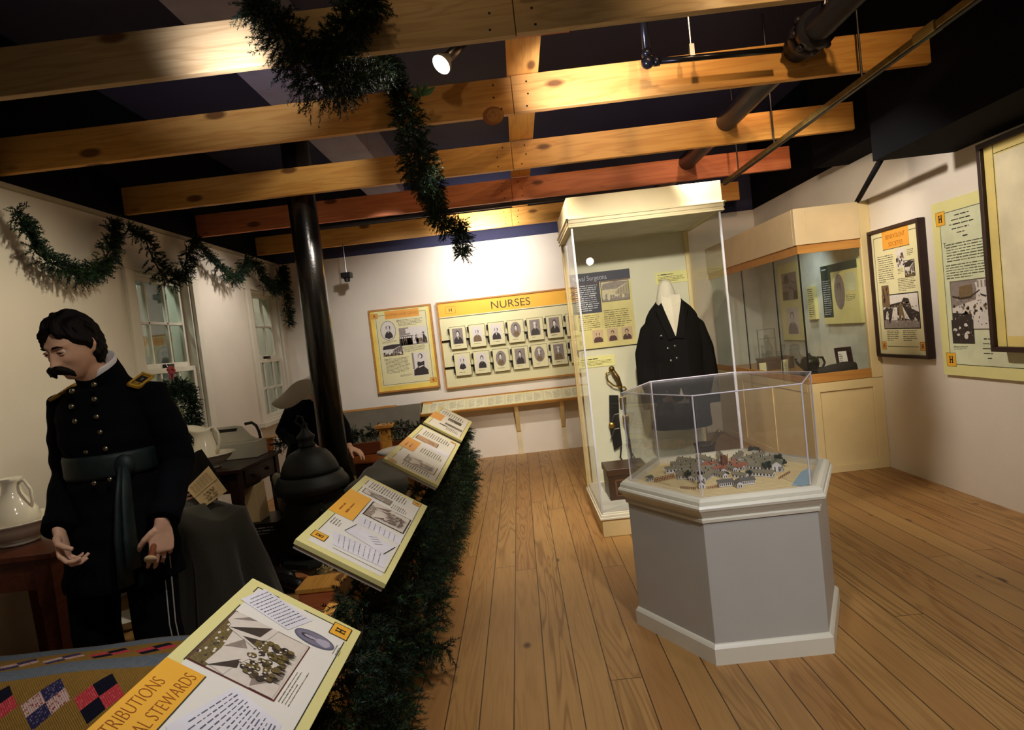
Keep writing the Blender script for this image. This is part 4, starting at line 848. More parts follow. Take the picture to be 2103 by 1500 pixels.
def house(c, ang, L_, W_, H_, roof, chim=2, wins=6, name='pavilion', over=.003, porch=False):
    m = MB(); dx, dy = math.cos(ang), math.sin(ang); P = lambda u, v, z: (c.x + u * dx - v * dy, c.y + u * dy + v * dx, DZ + z)
    a, b, rh = L_ / 2, W_ / 2, W_ * .34
    m.hexa([P(-a, -b, .002), P(a, -b, .002), P(a, b, .002), P(-a, b, .002), P(-a, -b, H_), P(a, -b, H_), P(a, b, H_), P(-a, b, H_)])
    for s in (-1, 1): m.add([P(s * a, -b, H_), P(s * a, b, H_), P(s * a, 0, H_ + rh)], [(0, 1, 2)])
    m.cur = 1; o = over; tk = .0016
    for s in (-1, 1):
        q = [P(-a - o, s * (b + o), H_ - .001), P(a + o, s * (b + o), H_ - .001), P(a + o, 0, H_ + rh + .001), P(-a - o, 0, H_ + rh + .001)]
        m.add(q + [(x, y, z + tk) for x, y, z in q], [(0, 1, 2, 3), (4, 5, 6, 7), (0, 1, 5, 4), (1, 2, 6, 5), (2, 3, 7, 6), (3, 0, 4, 7)])
    m.cur = 2
    for k in range(chim): u = -a + L_ * (k + .6) / (chim + .2); m.hexa([P(u - .0016, -.0016, H_ + rh * .7), P(u + .0016, -.0016, H_ + rh * .7), P(u + .0016, .0016, H_ + rh * .7), P(u - .0016, .0016, H_ + rh * .7)] + [P(u - .0016, -.0016, H_ + rh + .010), P(u + .0016, -.0016, H_ + rh + .010), P(u + .0016, .0016, H_ + rh + .010), P(u - .0016, .0016, H_ + rh + .010)])
    for s in (-1, 1):
        for k in range(wins):
            u = -a + L_ * (k + .5) / wins; w_ = L_ / wins * .22
            m.add([P(u - w_, s * (b + .0004), H_ * .35), P(u + w_, s * (b + .0004), H_ * .35), P(u + w_, s * (b + .0004), H_ * .8), P(u - w_, s * (b + .0004), H_ * .8)], [(0, 1, 2, 3)])
        for k in (-1, 1): m.add([P(s * (a + .0004), k * b * .4 - .0022, .004), P(s * (a + .0004), k * b * .4 + .0022, .004), P(s * (a + .0004), k * b * .4 + .0022, H_ * .75), P(s * (a + .0004), k * b * .4 - .0022, H_ * .75)], [(0, 1, 2, 3)])
    return m.build(name, [MWH, roof, MBK], t)
cen = at(1488, 962, z=DZ)
for k, deg in enumerate(range(0, 360, 24)):
    a = math.radians(deg + 6)
    if 225 < deg < 300: continue
    r_ = .185 + (.02 if k % 2 else 0); c = Vector((cen.x + r_ * math.cos(a), cen.y + r_ * .92 * math.sin(a), DZ))
    if abs(c.x - HX) > .33 or c.y > HY + .33: continue
    house(c, a, .15, .027, .021, ROOF, 3, 9)
for k, deg in enumerate(range(10, 370, 30)):
    a = math.radians(deg); c = Vector((cen.x + .068 * math.cos(a), cen.y + .068 * math.sin(a), DZ)); house(c, a, .066, .022, .017, RED if k % 3 else ROOF, 1, 4, 'corridor_wing')
for (px, py, ang, L_, W_, H_, rf, ch, wi_, nm) in ((1490, 999, .0, .062, .028, .020, GREYR, 0, 7, 'gate_house'), (1534, 995, .0, .062, .028, .020, GREYR, 0, 7, 'gate_house'), (1517, 1001, 1.57, .040, .024, .020, GREYR, 0, 2, 'gate_house'),
        (1441, 1003, 1.4, .03, .026, .022, GREYR, 0, 2, 'chapel'), (1334, 989, .6, .028, .024, .018, GREYR, 0, 2, 'landing_shed'), (1596, 967, 1.2, .06, .042, .034, GREENR, 1, 3, 'mess_hall'),
        (1452, 983, .95, .12, .030, .018, ROOF, 2, 8, 'pavilion'), (1562, 978, -.75, .12, .030, .018, ROOF, 2, 8, 'pavilion'), (1480, 980, 1.9, .07, .026, .016, ROOF, 1, 4, 'pavilion'), (1520, 982, -.9, .07, .026, .016, ROOF, 1, 4, 'pavilion'), (1413, 983, -.25, .09, .032, .018, ROOF, 2, 6, 'pavilion')):
    house(at(px, py, z=DZ), ang, L_, W_, H_, rf, ch, wi_, nm)
p = at(1441, 1000, z=DZ); m = MB(); m.hexa([(p.x - .008, p.y - .004, DZ + .02), (p.x + .008, p.y - .004, DZ + .02), (p.x + .008, p.y + .012, DZ + .02), (p.x - .008, p.y + .012, DZ + .02), (p.x - .007, p.y - .003, DZ + .055), (p.x + .007, p.y - .003, DZ + .055), (p.x + .007, p.y + .011, DZ + .055), (p.x - .007, p.y + .011, DZ + .055)]); m.build('chapel_tower', MWH, t)
m = MB(); m.box(p.x - .010, p.x + .010, p.y - .006, p.y + .014, DZ + .055, DZ + .064); m.build('belfry', MBK, t)
m = MB(); m.hexa([(cen.x - .014, cen.y - .014, DZ), (cen.x + .014, cen.y - .014, DZ), (cen.x + .014, cen.y + .014, DZ), (cen.x - .014, cen.y + .014, DZ), (cen.x - .012, cen.y - .012, DZ + .062), (cen.x + .012, cen.y - .012, DZ + .062), (cen.x + .012, cen.y + .012, DZ + .062), (cen.x - .012, cen.y + .012, DZ + .062)])
m.tube([(cen.x + .014, cen.y, DZ), (cen.x + .020, cen.y, DZ + .068)], .002, 6); m.build('water_tower', mat('model_brown_timber', (126, 80, 48), .8, var=.2, vs=90), t)
def fence(p0, p1, n, h, m_, name='fence'):
    m = MB(); d = p1 - p0
    for k in range(n + 1): q = p0 + d * (k / n); m.box(q.x - .0012, q.x + .0012, q.y - .0012, q.y + .0012, DZ, DZ + h)
    for f in (.45, .9): m.tube([p0 + Vector((0, 0, h * f)), p1 + Vector((0, 0, h * f))], .0011, 4)
    m.build(name, m_, t)
FW = mat('model_fence_wood', (150, 92, 52), .8)
fence(at(1345, 992, z=DZ), at(1385, 983, z=DZ), 12, .014, FW, 'pier'); fence(at(1344, 988, z=DZ), at(1384, 979, z=DZ), 12, .014, FW, 'pier'); fence(at(1398, 1004, z=DZ), at(1428, 1006, z=DZ), 8, .010, FW); fence(at(1452, 1005, z=DZ), at(1474, 1002, z=DZ), 6, .010, FW); fence(at(1600, 985, z=DZ), at(1622, 972, z=DZ), 6, .010, FW)
LEAF = mat('model_lichen_green', (44, 58, 40), .95, var=.4, vs=300)
for (px, py, s_) in ((1412, 985, .020), (1576, 968, .024), (1540, 980, .016), (1600, 950, .020), (1545, 934, .022), (1555, 932, .018), (1434, 968, .012), (1494, 978, .010), (1608, 958, .016)):
    p = at(px, py, z=DZ); m = MB(); m.tube([p, p + Vector((0, 0, s_))], .0016, 5); m.cur = 1; rr = random.Random(px)
    for k in range(9): m.ball(p + Vector(((rr.random() - .5) * s_ * 1.3, (rr.random() - .5) * s_ * 1.3, s_ * (.9 + .9 * rr.random()))), s_ * (.3 + .2 * rr.random()), 4)
    m.build('tree', [MBK, LEAF], t)
# ---------------------------------------------------------------- corner wall case
KX, KY, KB = 2.30, 4.93, YB
t = thing('corner_case', 'large cream corner case with glass sides against the right wall', 'display case', (2.6, 6.0, 0))
WARMC = mat('warm_cream_paint', (218, 196, 156), .5, var=.03)
m = MB(); m.box(KX, XR, KY + .012, KB, 0, .74); m.build('base_cabinet', BUTTER, t)
m = MB(); m.box(KX + .08, XR - .085, KY - .006, KY + .011, 0, .06); m.box(KX + .08, XR - .085, KY - .006, KY + .011, .67, .742); m.box(XR - .085, XR - .001, KY - .006, KY + .011, 0, .738); m.box(KX - .004, KX + .08, KY - .006, KY + .011, 0, .742)
m.box(KX - .008, KX - .001, KY + .03, KB - .002, 0, .06); m.box(KX - .008, KX - .001, KY + .03, KB - .002, .67, .742)
for y in (5.65, 6.4): m.box(KX - .010, KX - .001, y, y + .06, .06, .67)
m.build('cabinet_face_frame', BUTTER, t, bevel=.003)
m = MB(); m.box(KX + .021, XR - .086, KY - .004, KY + .02, .745, .82); m.box(KX - .002, KX + .02, KY - .004, KB - .002, .745, .80); m.build('sill', TRIMW, t, bevel=.003)
m = MB(); m.box(KX + .02, XR, KY + .02, KB, .745, .765); m.build('case_floor', TRIMW, t)
m = MB(); m.box(KX - .012, XR - .086, KY - .012, KY + .03, 1.865, 2.155); m.box(KX - .012, KX + .03, KY + .031, KB - .002, 1.865, 2.155); m.box(KX + .031, XR - .002, KY + .031, KB - .002, 2.13, 2.15); m.build('header', WARMC, t, bevel=.003)
m = MB(); m.box(KX + .075, KX + .082, KY - .018, KY - .012, 1.93, 2.13); m.build('header_batten', WARMC, t)
m = MB(); m.box(KX + .01, XR - .085, KY + .004, KY + .016, 1.795, 1.865); m.box(KX + .002, KX + .014, KY, KB, 1.795, 1.865); m.build('head_rail', TRIMW, t)
m = MB(); m.box(XR - .085, XR - .001, KY - .008, KY + .03, .742, 2.157); m.build('corner_post', BUTTER, t, bevel=.003)
m = MB(); m.box(XR - .02, XR, KY + .03, KB, .765, 2.13); m.box(KX + .03, XR, KB - .015, KB, .765, 2.13); m.build('lining_panel', mat('pale_grey_lining', (206, 210, 196), .6), t)
MB().box(KX + .012, XR - .085, KY + .006, KY + .012, .80, 1.80).build('front_pane', GLASS, t)
ys = [KY + .014, 5.42, 6.18, KB - .02]
for a, b in zip(ys, ys[1:]): MB().box(KX + .004, KX + .010, a + .003, b - .003, .79, 1.80).build('side_pane', GLASS, t)
for y in ys[1:3]: m = MB(); m.box(KX + .003, KX + .011, y - .004, y + .004, .79, 1.80); m.build('pane_joint', BLACK, t)
m = MB(); m.box(KX + .003, KX + .013, KY + .004, KY + .014, .79, 1.80); m.build('corner_joint', BLACK, t)
Fr = F((XR - .021, 5.67, 1.185), (0, -1, 0), (0, 0, 1))
t = thing('oval_portrait_panel', 'green-headed panel with an oval portrait inside the corner case', 'text panel', (XR - .02, 5.37, 1.185))
board(t, Fr, .60, .53, .03, EDGEY); L = .0304
m = MB(); m.frect(Fr, 0, .46, .60, .53, L); m.frect(Fr, 0, .06, .17, .46, L); m.build('header_band', mat('dark_green_band', (52, 66, 54), .5), t)
text(t, Fr, [(.02, .08, .15, .40, 16), (.02, .475, .2, .515, 1)], L + .0006, 3, mat('white_text_print', (200, 200, 206), .5), 'white_text'); photo(t, Fr, .22, .13, .38, .43, L + .0006, 'portrait', 45, oval=True, mats=[PH2, PH2, PH3, PH2], frame=PH2); text(t, Fr, [(.40, .19, .55, .25, 4)], L + .0006, 7); m = MB(); m.frect(Fr, .4, .28, .56, .43, L + .0003); m.build('inset', mat('pale_green_panel_print', (214, 218, 180), .5), t)
Fr = F((XR - .021, 5.97, 1.235), (0, -1, 0), (0, 0, 1)); t = thing('label_card', 'narrow yellow text label left of the oval portrait panel in the corner case', 'label', (XR - .02, 5.9, 1.235))
board(t, Fr, .14, .32, .03, EDGEY); text(t, Fr, [(.015, .02, .125, .30, 14)], .0306, 5)
Fr = F((XR - .021, 6.60, 1.03), (0, -1, 0), (0, 0, 1)); t = thing('framed_picture', 'pale framed picture with dark figures deep inside the corner case', 'picture', (XR - .02, 6.36, 1.03))
board(t, Fr, .48, .80, .02, EDGEY); photo(t, Fr, .08, .42, .42, .70, .0206, 'hall', 66, mats=[PH2, PH2, PH3, PH3]); photo(t, Fr, .12, .06, .40, .34, .0206, 'portrait', 67, mats=[PH1, PH2, PH2, PH3])
def at_case(px, py, yy): return at(px, py, y=yy)
ZS = .765
DKM = mat('dark_pewter', (40, 38, 34), .4, .5, var=.2); CLR = glassmat('bottle_glass', (.90, .93, .92), .16)
p = at_case(1663, 745, 5.15); t = thing('teapot', 'dark round lidded teapot with a handle in the corner case', 'teapot', (p.x, 5.15, ZS)); x_, y_ = p.x, 5.15
m = MB(); m.smooth = True; m.lathe([(.04, 0), (.062, .02), (.074, .06), (.07, .10), (.05, .12), (.02, .128), (.008, .14), (.012, .15), (.001, .155)], x_, y_, 24, ZS + .06); m.build('body', DKM, t)
m = MB(); m.smooth = True; m.tube([(x_ + .065, y_, ZS + .17), (x_ + .11, y_, ZS + .165), (x_ + .125, y_, ZS + .12), (x_ + .105, y_, ZS + .08), (x_ + .07, y_, ZS + .075)], .010, 8); m.build('handle', DKM, t)
m = MB(); m.lathe([(.085, 0), (.085, .058), (.05, .06)], x_, y_, 20, ZS); m.build('stand', DKM, t); m = MB(); m.smooth = True; m.tube([(x_ - .06, y_, ZS + .10), (x_ - .10, y_, ZS + .13), (x_ - .12, y_, ZS + .18)], [.016, .011, .009], 8); m.build('spout', DKM, t)
p = at_case(1718, 752, 5.06); t = thing('cloth_roll', 'long dark folded cloth roll lying at the front of the corner case', 'cloth roll', (p.x, 5.06, ZS))
m = MB(); m.smooth = True; m.tube([(p.x - .16, 5.06, ZS + .04), (p.x - .15, 5.06, ZS + .045), (p.x - .05, 5.06, ZS + .055), (p.x + .08, 5.06, ZS + .06), (p.x + .14, 5.06, ZS + .055), (p.x + .165, 5.06, ZS + .04)], [.01, .036, .05, .058, .052, .012], 16); m.build('roll', mat('dark_canvas', (50, 46, 40), .9, var=.2, bump=.3), t)
p = at_case(1735, 725, 5.32); t = thing('framed_card', 'small black-framed card standing behind the dark cloth roll', 'card', (p.x, 5.32, ZS)); Fr = F((p.x - .07, 5.30, ZS), (1, -.1, 0), (0, .18, 1))
m = MB(); m.fbox(Fr, 0, .14, 0, .22, -.03, 0); m.build('frame', EBONY, t); m = MB(); m.frect(Fr, .015, .02, .085, .185, .0006); m.build('card', PAPERW, t); text(t, Fr, [(.02, .03, .05, .17, 8)], .0012, 4, INK); m = MB(); m.tube([Fr.p(.06 + .02 * math.cos(k * .524), .05 + .02 * math.sin(k * .524), .01) for k in range(13)], .003, 6); m.build('ring', DKM, t)
p = at_case(1638, 735, 5.35); t = thing('glass_jar', 'clear glass jar with a bulging shoulder beside the teapot', 'jar', (p.x - .02, 5.35, ZS))
m = MB(); m.smooth = True; m.lathe([(.075, 0), (.085, .03), (.088, .12), (.075, .17), (.045, .20), (.04, .23), (.05, .245)], p.x - .02, 5.35, 24, ZS); m.build('glass_body', CLR, t); m = MB(); m.smooth = True; m.lathe([(.038, .0), (.042, .03), (.02, .045), (.001, .046)], p.x - .02, 5.35, 18, ZS + .246); m.build('stopper', CLR, t)
p = at_case(1610, 740, 5.62); t = thing('label_card', 'pale label card leaning beside the glass jar in the corner case', 'label', (p.x, 5.62, ZS)); Fr = F((p.x - .03, 5.62, ZS + .004), (1, 0, 0), (.25, .5, 1)); m = MB(); m.fbox(Fr, 0, .06, 0, .15, -.004, 0); m.build('card', PAPER, t); text(t, Fr, [(.008, .02, .05, .13, 7)], .0006, 5)
p = at_case(1590, 748, 6.25); t = thing('instrument_box', 'low brown wooden box with glass cups standing on it', 'box', (p.x, 6.25, ZS)); m = MB(); m.box(p.x - .14, p.x + .16, 6.15, 6.35, ZS, ZS + .10); m.build('body', CHESTW, t, bevel=.004); m = MB(); m.box(p.x - .145, p.x + .165, 6.145, 6.355, ZS + .10, ZS + .12); m.build('lid', CHESTW, t, bevel=.003)
bx = p.x
p2 = at_case(1568, 750, 6.05); t = thing('label_card', 'small cream label leaning on the brown box in the corner case', 'label', (p2.x, 6.08, ZS)); Fr = F((p2.x - .03, 6.08, ZS + .003), (1, 0, 0), (.1, .3, 1)); m = MB(); m.fbox(Fr, 0, .07, 0, .09, -.003, 0); m.build('card', PAPER, t)
for k, (dx, dy, hh, lab) in enumerate(((-.09, 0, .05, 'glass cup on the brown box, left one'), (-.03, .03, .07, 'glass cup on the brown box, second from left'), (.04, -.03, .06, 'glass cup on the brown box, third from left'), (.11, .02, .12, 'tallest glass cup on the brown box, at its right end'))):
    m = MB(); m.smooth = True; m.lathe([(.022, 0), (.024, .006), (.008, .012), (.012, hh * .4), (.026, hh * .6), (.024, hh)], bx + dx, 6.25 + dy, 14, ZS + .12); tag(m.build('glass_cup', CLR), lab, 'glass', 'glass cups on the brown box')
p = at_case(1574, 690, 6.6); t = thing('glass_apparatus', 'tall clear glass apparatus behind the brown box', 'glassware', (p.x, 6.62, ZS)); m = MB(); m.smooth = True; m.lathe([(.06, 0), (.065, .01), (.06, .20), (.03, .27), (.02, .34)], p.x, 6.62, 18, ZS); m.build('glass_body', CLR, t); m = MB()
for q in (.30, .40): m.box(p.x - .09, p.x + .10, 6.61, 6.63, ZS + q, ZS + q + .006)
m.box(p.x - .09, p.x - .084, 6.61, 6.63, ZS + .0, ZS + .40); m.box(p.x + .094, p.x + .10, 6.61, 6.63, ZS, ZS + .40); m.build('wire_rack', STEEL, t)
# ---------------------------------------------------------------- pot-bellied stove
sx, sy = -1.51, 4.10
t = thing('stove', 'black cast-iron pot-bellied stove with a domed lid in front of the column', 'stove', (sx, sy, 0))
m = MB(); m.smooth = True; m.lathe([(.16, .10), (.20, .12), (.205, .16), (.19, .18), (.185, .22), (.20, .30), (.205, .36), (.20, .43), (.185, .48), (.195, .50), (.21, .515)], sx, sy, 36); m.build('barrel', IRON, t)
m = MB(); m.smooth = True; m.lathe([(.21, .51), (.245, .525), (.252, .55), (.245, .575), (.225, .60), (.215, .625), (.20, .63), (.19, .632)], sx, sy, 40); m.build('rim', IRON, t)
m = MB(); m.smooth = True; m.lathe([(.195, .63), (.19, .66), (.175, .70), (.15, .745), (.125, .775), (.09, .79), (.065, .797), (.05, .81)], sx, sy, 36); m.build('dome_lid', IRON, t)
m = MB(); m.smooth = True; m.lathe([(.05, .808), (.06, .825), (.045, .845), (.055, .865), (.062, .885), (.04, .905), (.022, .93), (.016, .96), (.005, .975)], sx, sy, 20)
m.tube([(sx - .01, sy - .02, .95), (sx - .05, sy - .02, .99), (sx - .03, sy - .02, 1.03), (sx, sy - .02, 1.02), (sx + .005, sy - .02, .985), (sx + .03, sy - .02, .96)], .006, 6); m.build('finial', IRON, t)
m = MB(); m.lathe([(.26, .05), (.265, .065), (.26, .085), (.18, .10)], sx, sy, 8); m.build('base_plate', IRON, t)
for k in range(4): a = math.radians(45 + 90 * k); m = MB(); m.tube([(sx + .2 * math.cos(a), sy + .2 * math.sin(a), .07), (sx + .25 * math.cos(a), sy + .25 * math.sin(a), .04), (sx + .26 * math.cos(a), sy + .26 * math.sin(a), 0)], [.025, .018, .028], 8); m.build('leg', IRON, t)
def arcpatch(a0, a1, z0, z1, r, th=.012):
    m = MB(); A_ = [a0 + (a1 - a0) * k / 8 for k in range(9)]
    bot = [(sx + r * math.cos(a), sy + r * math.sin(a), z0) for a in A_] + [(sx + (r + th) * math.cos(a), sy + (r + th) * math.sin(a), z0) for a in reversed(A_)]
    return m.prism(bot, [(x, y, z1) for x, y, _ in bot])
d = arcpatch(-1.75, -.95, .36, .46, .198).build('door', IRON, t, bevel=.004); m = MB(); m.ball((sx + .225 * math.cos(-1.05), sy + .225 * math.sin(-1.05), .41), .013, 6); m.build('latch', IRON, d)
d = arcpatch(-1.75, -1.1, .19, .30, .195).build('ash_door', IRON, t, bevel=.004)
for k in range(2): arcpatch(-3.1, .0, .325 + .16 * k, .345 + .16 * k, .196, .01).build('band', IRON, t)
# ---------------------------------------------------------------- tables
def table(name, label, x0, x1, y0, y1, z, m_, leg=.045, apron=.13, turned=True):
    t = thing(name, label, 'table', ((x0 + x1) / 2, (y0 + y1) / 2, 0))
    m = MB(); m.box(x0, x1, y0, y1, z - .025, z); m.build('table_top', m_, t, bevel=.004)
    m = MB(); i = .035; m.box(x0 + i, x1 - i, y0 + i, y0 + i + .02, z - .025 - apron, z - .025); m.box(x0 + i, x1 - i, y1 - i - .02, y1 - i, z - .025 - apron, z - .025); m.box(x0 + i, x0 + i + .02, y0 + i, y1 - i, z - .025 - apron, z - .025); m.box(x1 - i - .02, x1 - i, y0 + i, y1 - i, z - .025 - apron, z - .025); m.build('apron', m_, t)
    for x in (x0 + .055, x1 - .055):
        for y in (y0 + .055, y1 - .055):
            m = MB(); h = leg / 2; zt = z - .03 - apron - .06
            m.box(x - h, x + h, y - h, y + h, zt, z - .025); q = h * .62
            m.hexa([(x - q, y - q, 0), (x + q, y - q, 0), (x + q, y + q, 0), (x - q, y + q, 0), (x - h * .92, y - h * .92, zt), (x + h * .92, y - h * .92, zt), (x + h * .92, y + h * .92, zt), (x - h * .92, y + h * .92, zt)]); m.build('leg', m_, t, bevel=.002)
    return t
t = table('side_table', 'red-brown wooden table with tapered legs at the left edge, behind the standing man', -2.70, -1.975, 2.40, 3.16, .742, REDW, .07)
t = table('side_table', 'dark wooden table with a drawer holding the pitcher, between the two windows', -2.71, -1.87, 3.84, 4.56, .75, DARKW, .06)
d = MB(); d.box(-1.905, -1.898, 3.98, 4.44, .61, .715); d = d.build('drawer', DARKW, t)
for y in (4.1, 4.32): m = MB(); m.ball((-1.89, y, .66), .013, 6); m.build('knob', DARKW, d)
def basin(c, z, r, label, hgt=.10):
    t = thing('wash_basin', label, 'basin', (c.x, c.y, z)); m = MB(); m.smooth = True
    m.lathe([(r * .45, 0), (r * .47, .008), (r * .44, .016), (r * .62, .03), (r * .85, hgt * .7), (r * .94, hgt * .93), (r * 1.03, hgt), (r * 1.03, hgt + .006), (r * .92, hgt * .98), (r * .8, hgt * .72), (r * .5, .04), (.001, .034)], c.x, c.y, 40, z); m.build('bowl', CERAM, t)
    return t
def pitcher(c, z, s, label, rz=0):
    t = thing('pitcher', label, 'pitcher', (c.x, c.y, z)); m = MB(); m.smooth = True; n = 32; rings = []
    for r, h in ((.055, 0), (.058, .008), (.075, .03), (.080, .06), (.074, .10), (.060, .14), (.054, .17), (.058, .20), (.064, .215), (.060, .212), (.05, .19), (.04, .15)):
        ring_ = []
        for k in range(n):
            a = k * 2 * math.pi / n; lip = max(0, math.cos(a - math.pi)) ** 4 * (max(0, h - .16) * 1.1); up = max(0, math.cos(a - math.pi)) ** 3 * max(0, h - .19) * 1.4 + max(0, math.cos(a)) ** 6 * max(0, h - .19) * .6
            ring_.append((c.x + s * (r + lip) * math.cos(a + rz), c.y + s * (r + lip) * math.sin(a + rz), z + s * (h + up)))
        rings.append(ring_)
    m.loft(rings); m.build('body', CERAM, t)
    m = MB(); m.smooth = True; q = lambda d, h: (c.x + s * d * math.cos(rz), c.y + s * d * math.sin(rz), z + s * h); m.tube([q(.055, .212), q(.085, .222), q(.108, .19), q(.112, .14), q(.095, .09), q(.075, .06)], [s * .009, s * .008, s * .008, s * .008, s * .008, s * .01], 10); m.build('handle', CERAM, t)
    return t
c = at(428, 962, z=.752); basin(c, .752, .175, 'white ironstone wash basin under the pitcher on the dark table', .092)
pitcher(c, .788, 1.06, 'white ironstone pitcher standing in the basin on the dark table', -.25)
c = at(40, 1114, z=.744); basin(c, .744, .17, 'white wash basin on the red-brown table at the left edge', .10)
t = thing('jug', 'pale narrow-necked jug in the basin at the left edge of the photo', 'jug', (c.x, c.y, .782)); m = MB(); m.smooth = True
m.lathe([(.05, 0), (.055, .01), (.085, .04), (.092, .07), (.085, .105), (.06, .145), (.04, .18), (.034, .21), (.036, .235), (.046, .25), (.042, .25), (.03, .22), (.001, .2)], c.x, c.y, 32, .782); m.build('body', CERAM, t)
m = MB(); m.smooth = True; m.tube([(c.x + .034, c.y, .782 + .225), (c.x + .06, c.y, .782 + .235), (c.x + .085, c.y, .782 + .19), (c.x + .085, c.y, .782 + .14), (c.x + .075, c.y, .782 + .11)], .007, 10); m.build('handle', CERAM, t)
# tin tool carrier, wooden block, box and folio
t = thing('tool_carrier', 'grey tin carrier with an arched handle behind the pitcher', 'carrier', (-2.10, 4.36, .75))
m = MB(); m.box(-2.30, -1.935, 4.28, 4.46, .752, .865); m.build('tray', TIN, t, bevel=.003)
m = MB(); pts = [(-2.30, .865), (-1.95, .865), (-2.0, .90), (-2.06, .975), (-2.10, .985), (-2.24, .985), (-2.28, .975), (-2.30, .90)]; m.prism([(x, 4.36, z) for x, z in pts], [(x, 4.375, z) for x, z in pts]); m.build('handle_board', TIN, t, bevel=.002)
m = MB(); pts = [(-2.24, .945), (-2.10, .945), (-2.09, .965), (-2.23, .968)]; m.prism([(x, 4.3585, z) for x, z in pts], [(x, 4.3595, z) for x, z in pts]); m.build('hand_slot', BLACK, t)
m = MB(); m.smooth = True; m.tube([(-2.05, 4.40, .985), (-2.0, 4.40, .99), (-1.97, 4.40, .965), (-1.955, 4.40, .92), (-1.95, 4.40, .87)], .011, 8); m.build('carry_strap', LEATH, t)
p = at(546, 926, z=.752); t = thing('wooden_block', 'small orange-brown wooden stand at the far end of the dark table', 'wooden stand', (p.x, p.y, .752))
m = MB(); m.box(p.x - .07, p.x + .05, p.y - .02, p.y + .04, .752, .84); m.build('body', PINER, t); m = MB(); m.box(p.x - .075, p.x + .08, p.y - .03, p.y + .05, .84, .852); m.build('top_board', PINEY, t, bevel=.003)
t = thing('storage_case', 'black case with a printed label on the floor under the dark table', 'case', (-1.93, 4.2, 0)); m = MB(); m.box(-2.10, -1.76, 4.06, 4.38, .0, .33); m.build('body', LEATH, t, bevel=.006)
Fr = F((-1.95, 4.0595, .25), (1, 0, 0), (0, 0, 1)); m = MB(); m.ftext(Fr, 0, 0, .16, .06, 3, .0006, 3, .35); m.build('label_print', mat('silver_print', (150, 150, 148), .4), t)
t = thing('folio_box', 'buff upright folio box on the black case under the table', 'box', (-1.97, 4.18, .33)); m = MB(); m.hexa([(-2.01, 4.10, .331), (-1.895, 4.10, .331), (-1.895, 4.26, .331), (-2.01, 4.26, .331), (-2.02, 4.10, .585), (-1.905, 4.10, .585), (-1.905, 4.26, .585), (-2.02, 4.26, .585)]); m.build('body', CARD, t, bevel=.003)
t = thing('cloth_bundle', 'pale rolled cloth bundle hanging by the dark table leg', 'cloth', (-1.80, 4.3, .331)); m = MB(); m.smooth = True; m.tube([(-1.80, 4.30, .331), (-1.80, 4.30, .37), (-1.81, 4.30, .50), (-1.83, 4.30, .60), (-1.835, 4.30, .62)], [.03, .042, .038, .034, .012], 12); m.build('roll', mat('dingy_linen', (150, 142, 124), .9, var=.2, bump=.4, bs=40), t)
# ---------------------------------------------------------------- floor clutter near the stove
t = thing('wooden_crate', 'low wooden crate on the floor between the second reading panel and the stove', 'crate', (-1.28, 3.43, 0)); m = MB(); m.box(-1.385, -1.165, 3.34, 3.52, 0, .10); m.build('box', PINER, t); m = MB(); m.box(-1.40, -1.15, 3.33, 3.535, .10, .125); m.build('lid', PINEY, t, bevel=.003)
p = at(613, 1166, z=.05); t = thing('leather_gaiter', 'flat grey leather piece with two studs on the floor by the stove', 'leather piece', (p.x, p.y, 0)); m = MB(); o_ = [(-.10, -.03), (-.06, -.05), (.12, -.05), (.12, .06), (-.06, .06), (-.10, .03)]; m.prism([(p.x + a, p.y + b, .001) for a, b in o_], [(p.x + a, p.y + b, .05) for a, b in o_]); m.build('hide', mat('grey_green_leather', (96, 92, 76), .6), t, bevel=.006)
for dx in (-.04, .04): m = MB(); m.ball((p.x + dx, p.y - .01, .052), .009, 6); m.build('stud', STEEL, t)
for (px, py, w_, rz, lab) in ((583, 1155, .16, .6, 'folded brown paper wedge beside the grey leather piece'), (608, 1188, .12, -.5, 'brown paper wedge between the leather piece and the crate')):
    p = at(px, py, z=.02); t = tag(MB().prism([(p.x + w_ * math.cos(rz + k * 2.1), p.y + w_ * .6 * math.sin(rz + k * 2.1), .001) for k in range(3)], [(p.x + w_ * math.cos(rz + k * 2.1), p.y + w_ * .6 * math.sin(rz + k * 2.1), .035) for k in range(3)]).build('paper_wedge', mat('brown_wrapping_paper', (176, 112, 64), .8)), lab, 'paper')
for k, (px, py) in enumerate(((572, 1185), (590, 1203))):
    p = at(px, py, z=.03); t = thing('boot', ['black leather boot lying left of the wooden crate, farther one', 'black leather boot lying left of the wooden crate, nearer one'][k], 'boot', (p.x, p.y, 0)); m = MB(); m.smooth = True; m.tube([(p.x - .14, p.y + .05, .045), (p.x - .12, p.y + .045, .05), (p.x, p.y, .05), (p.x + .1, p.y - .05, .04), (p.x + .13, p.y - .06, .03)], [.01, .045, .045, .038, .01], 14); m.build('upper', LEATH, t); m = MB(); m.box(p.x - .13, p.x + .12, p.y - .06, p.y + .05, 0, .012); m.build('sole', LEATH, t)
p = at(262, 1262, z=.07); t = thing('bedpan', 'white enamel dish on the floor behind the standing man, between his legs', 'dish', (p.x, p.y, 0)); m = MB(); m.smooth = True; m.lathe([(.07, 0), (.09, .02), (.11, .055), (.118, .06), (.11, .062), (.085, .04), (.001, .036)], p.x, p.y, 28, 0); m.build('bowl', LINEN, t)
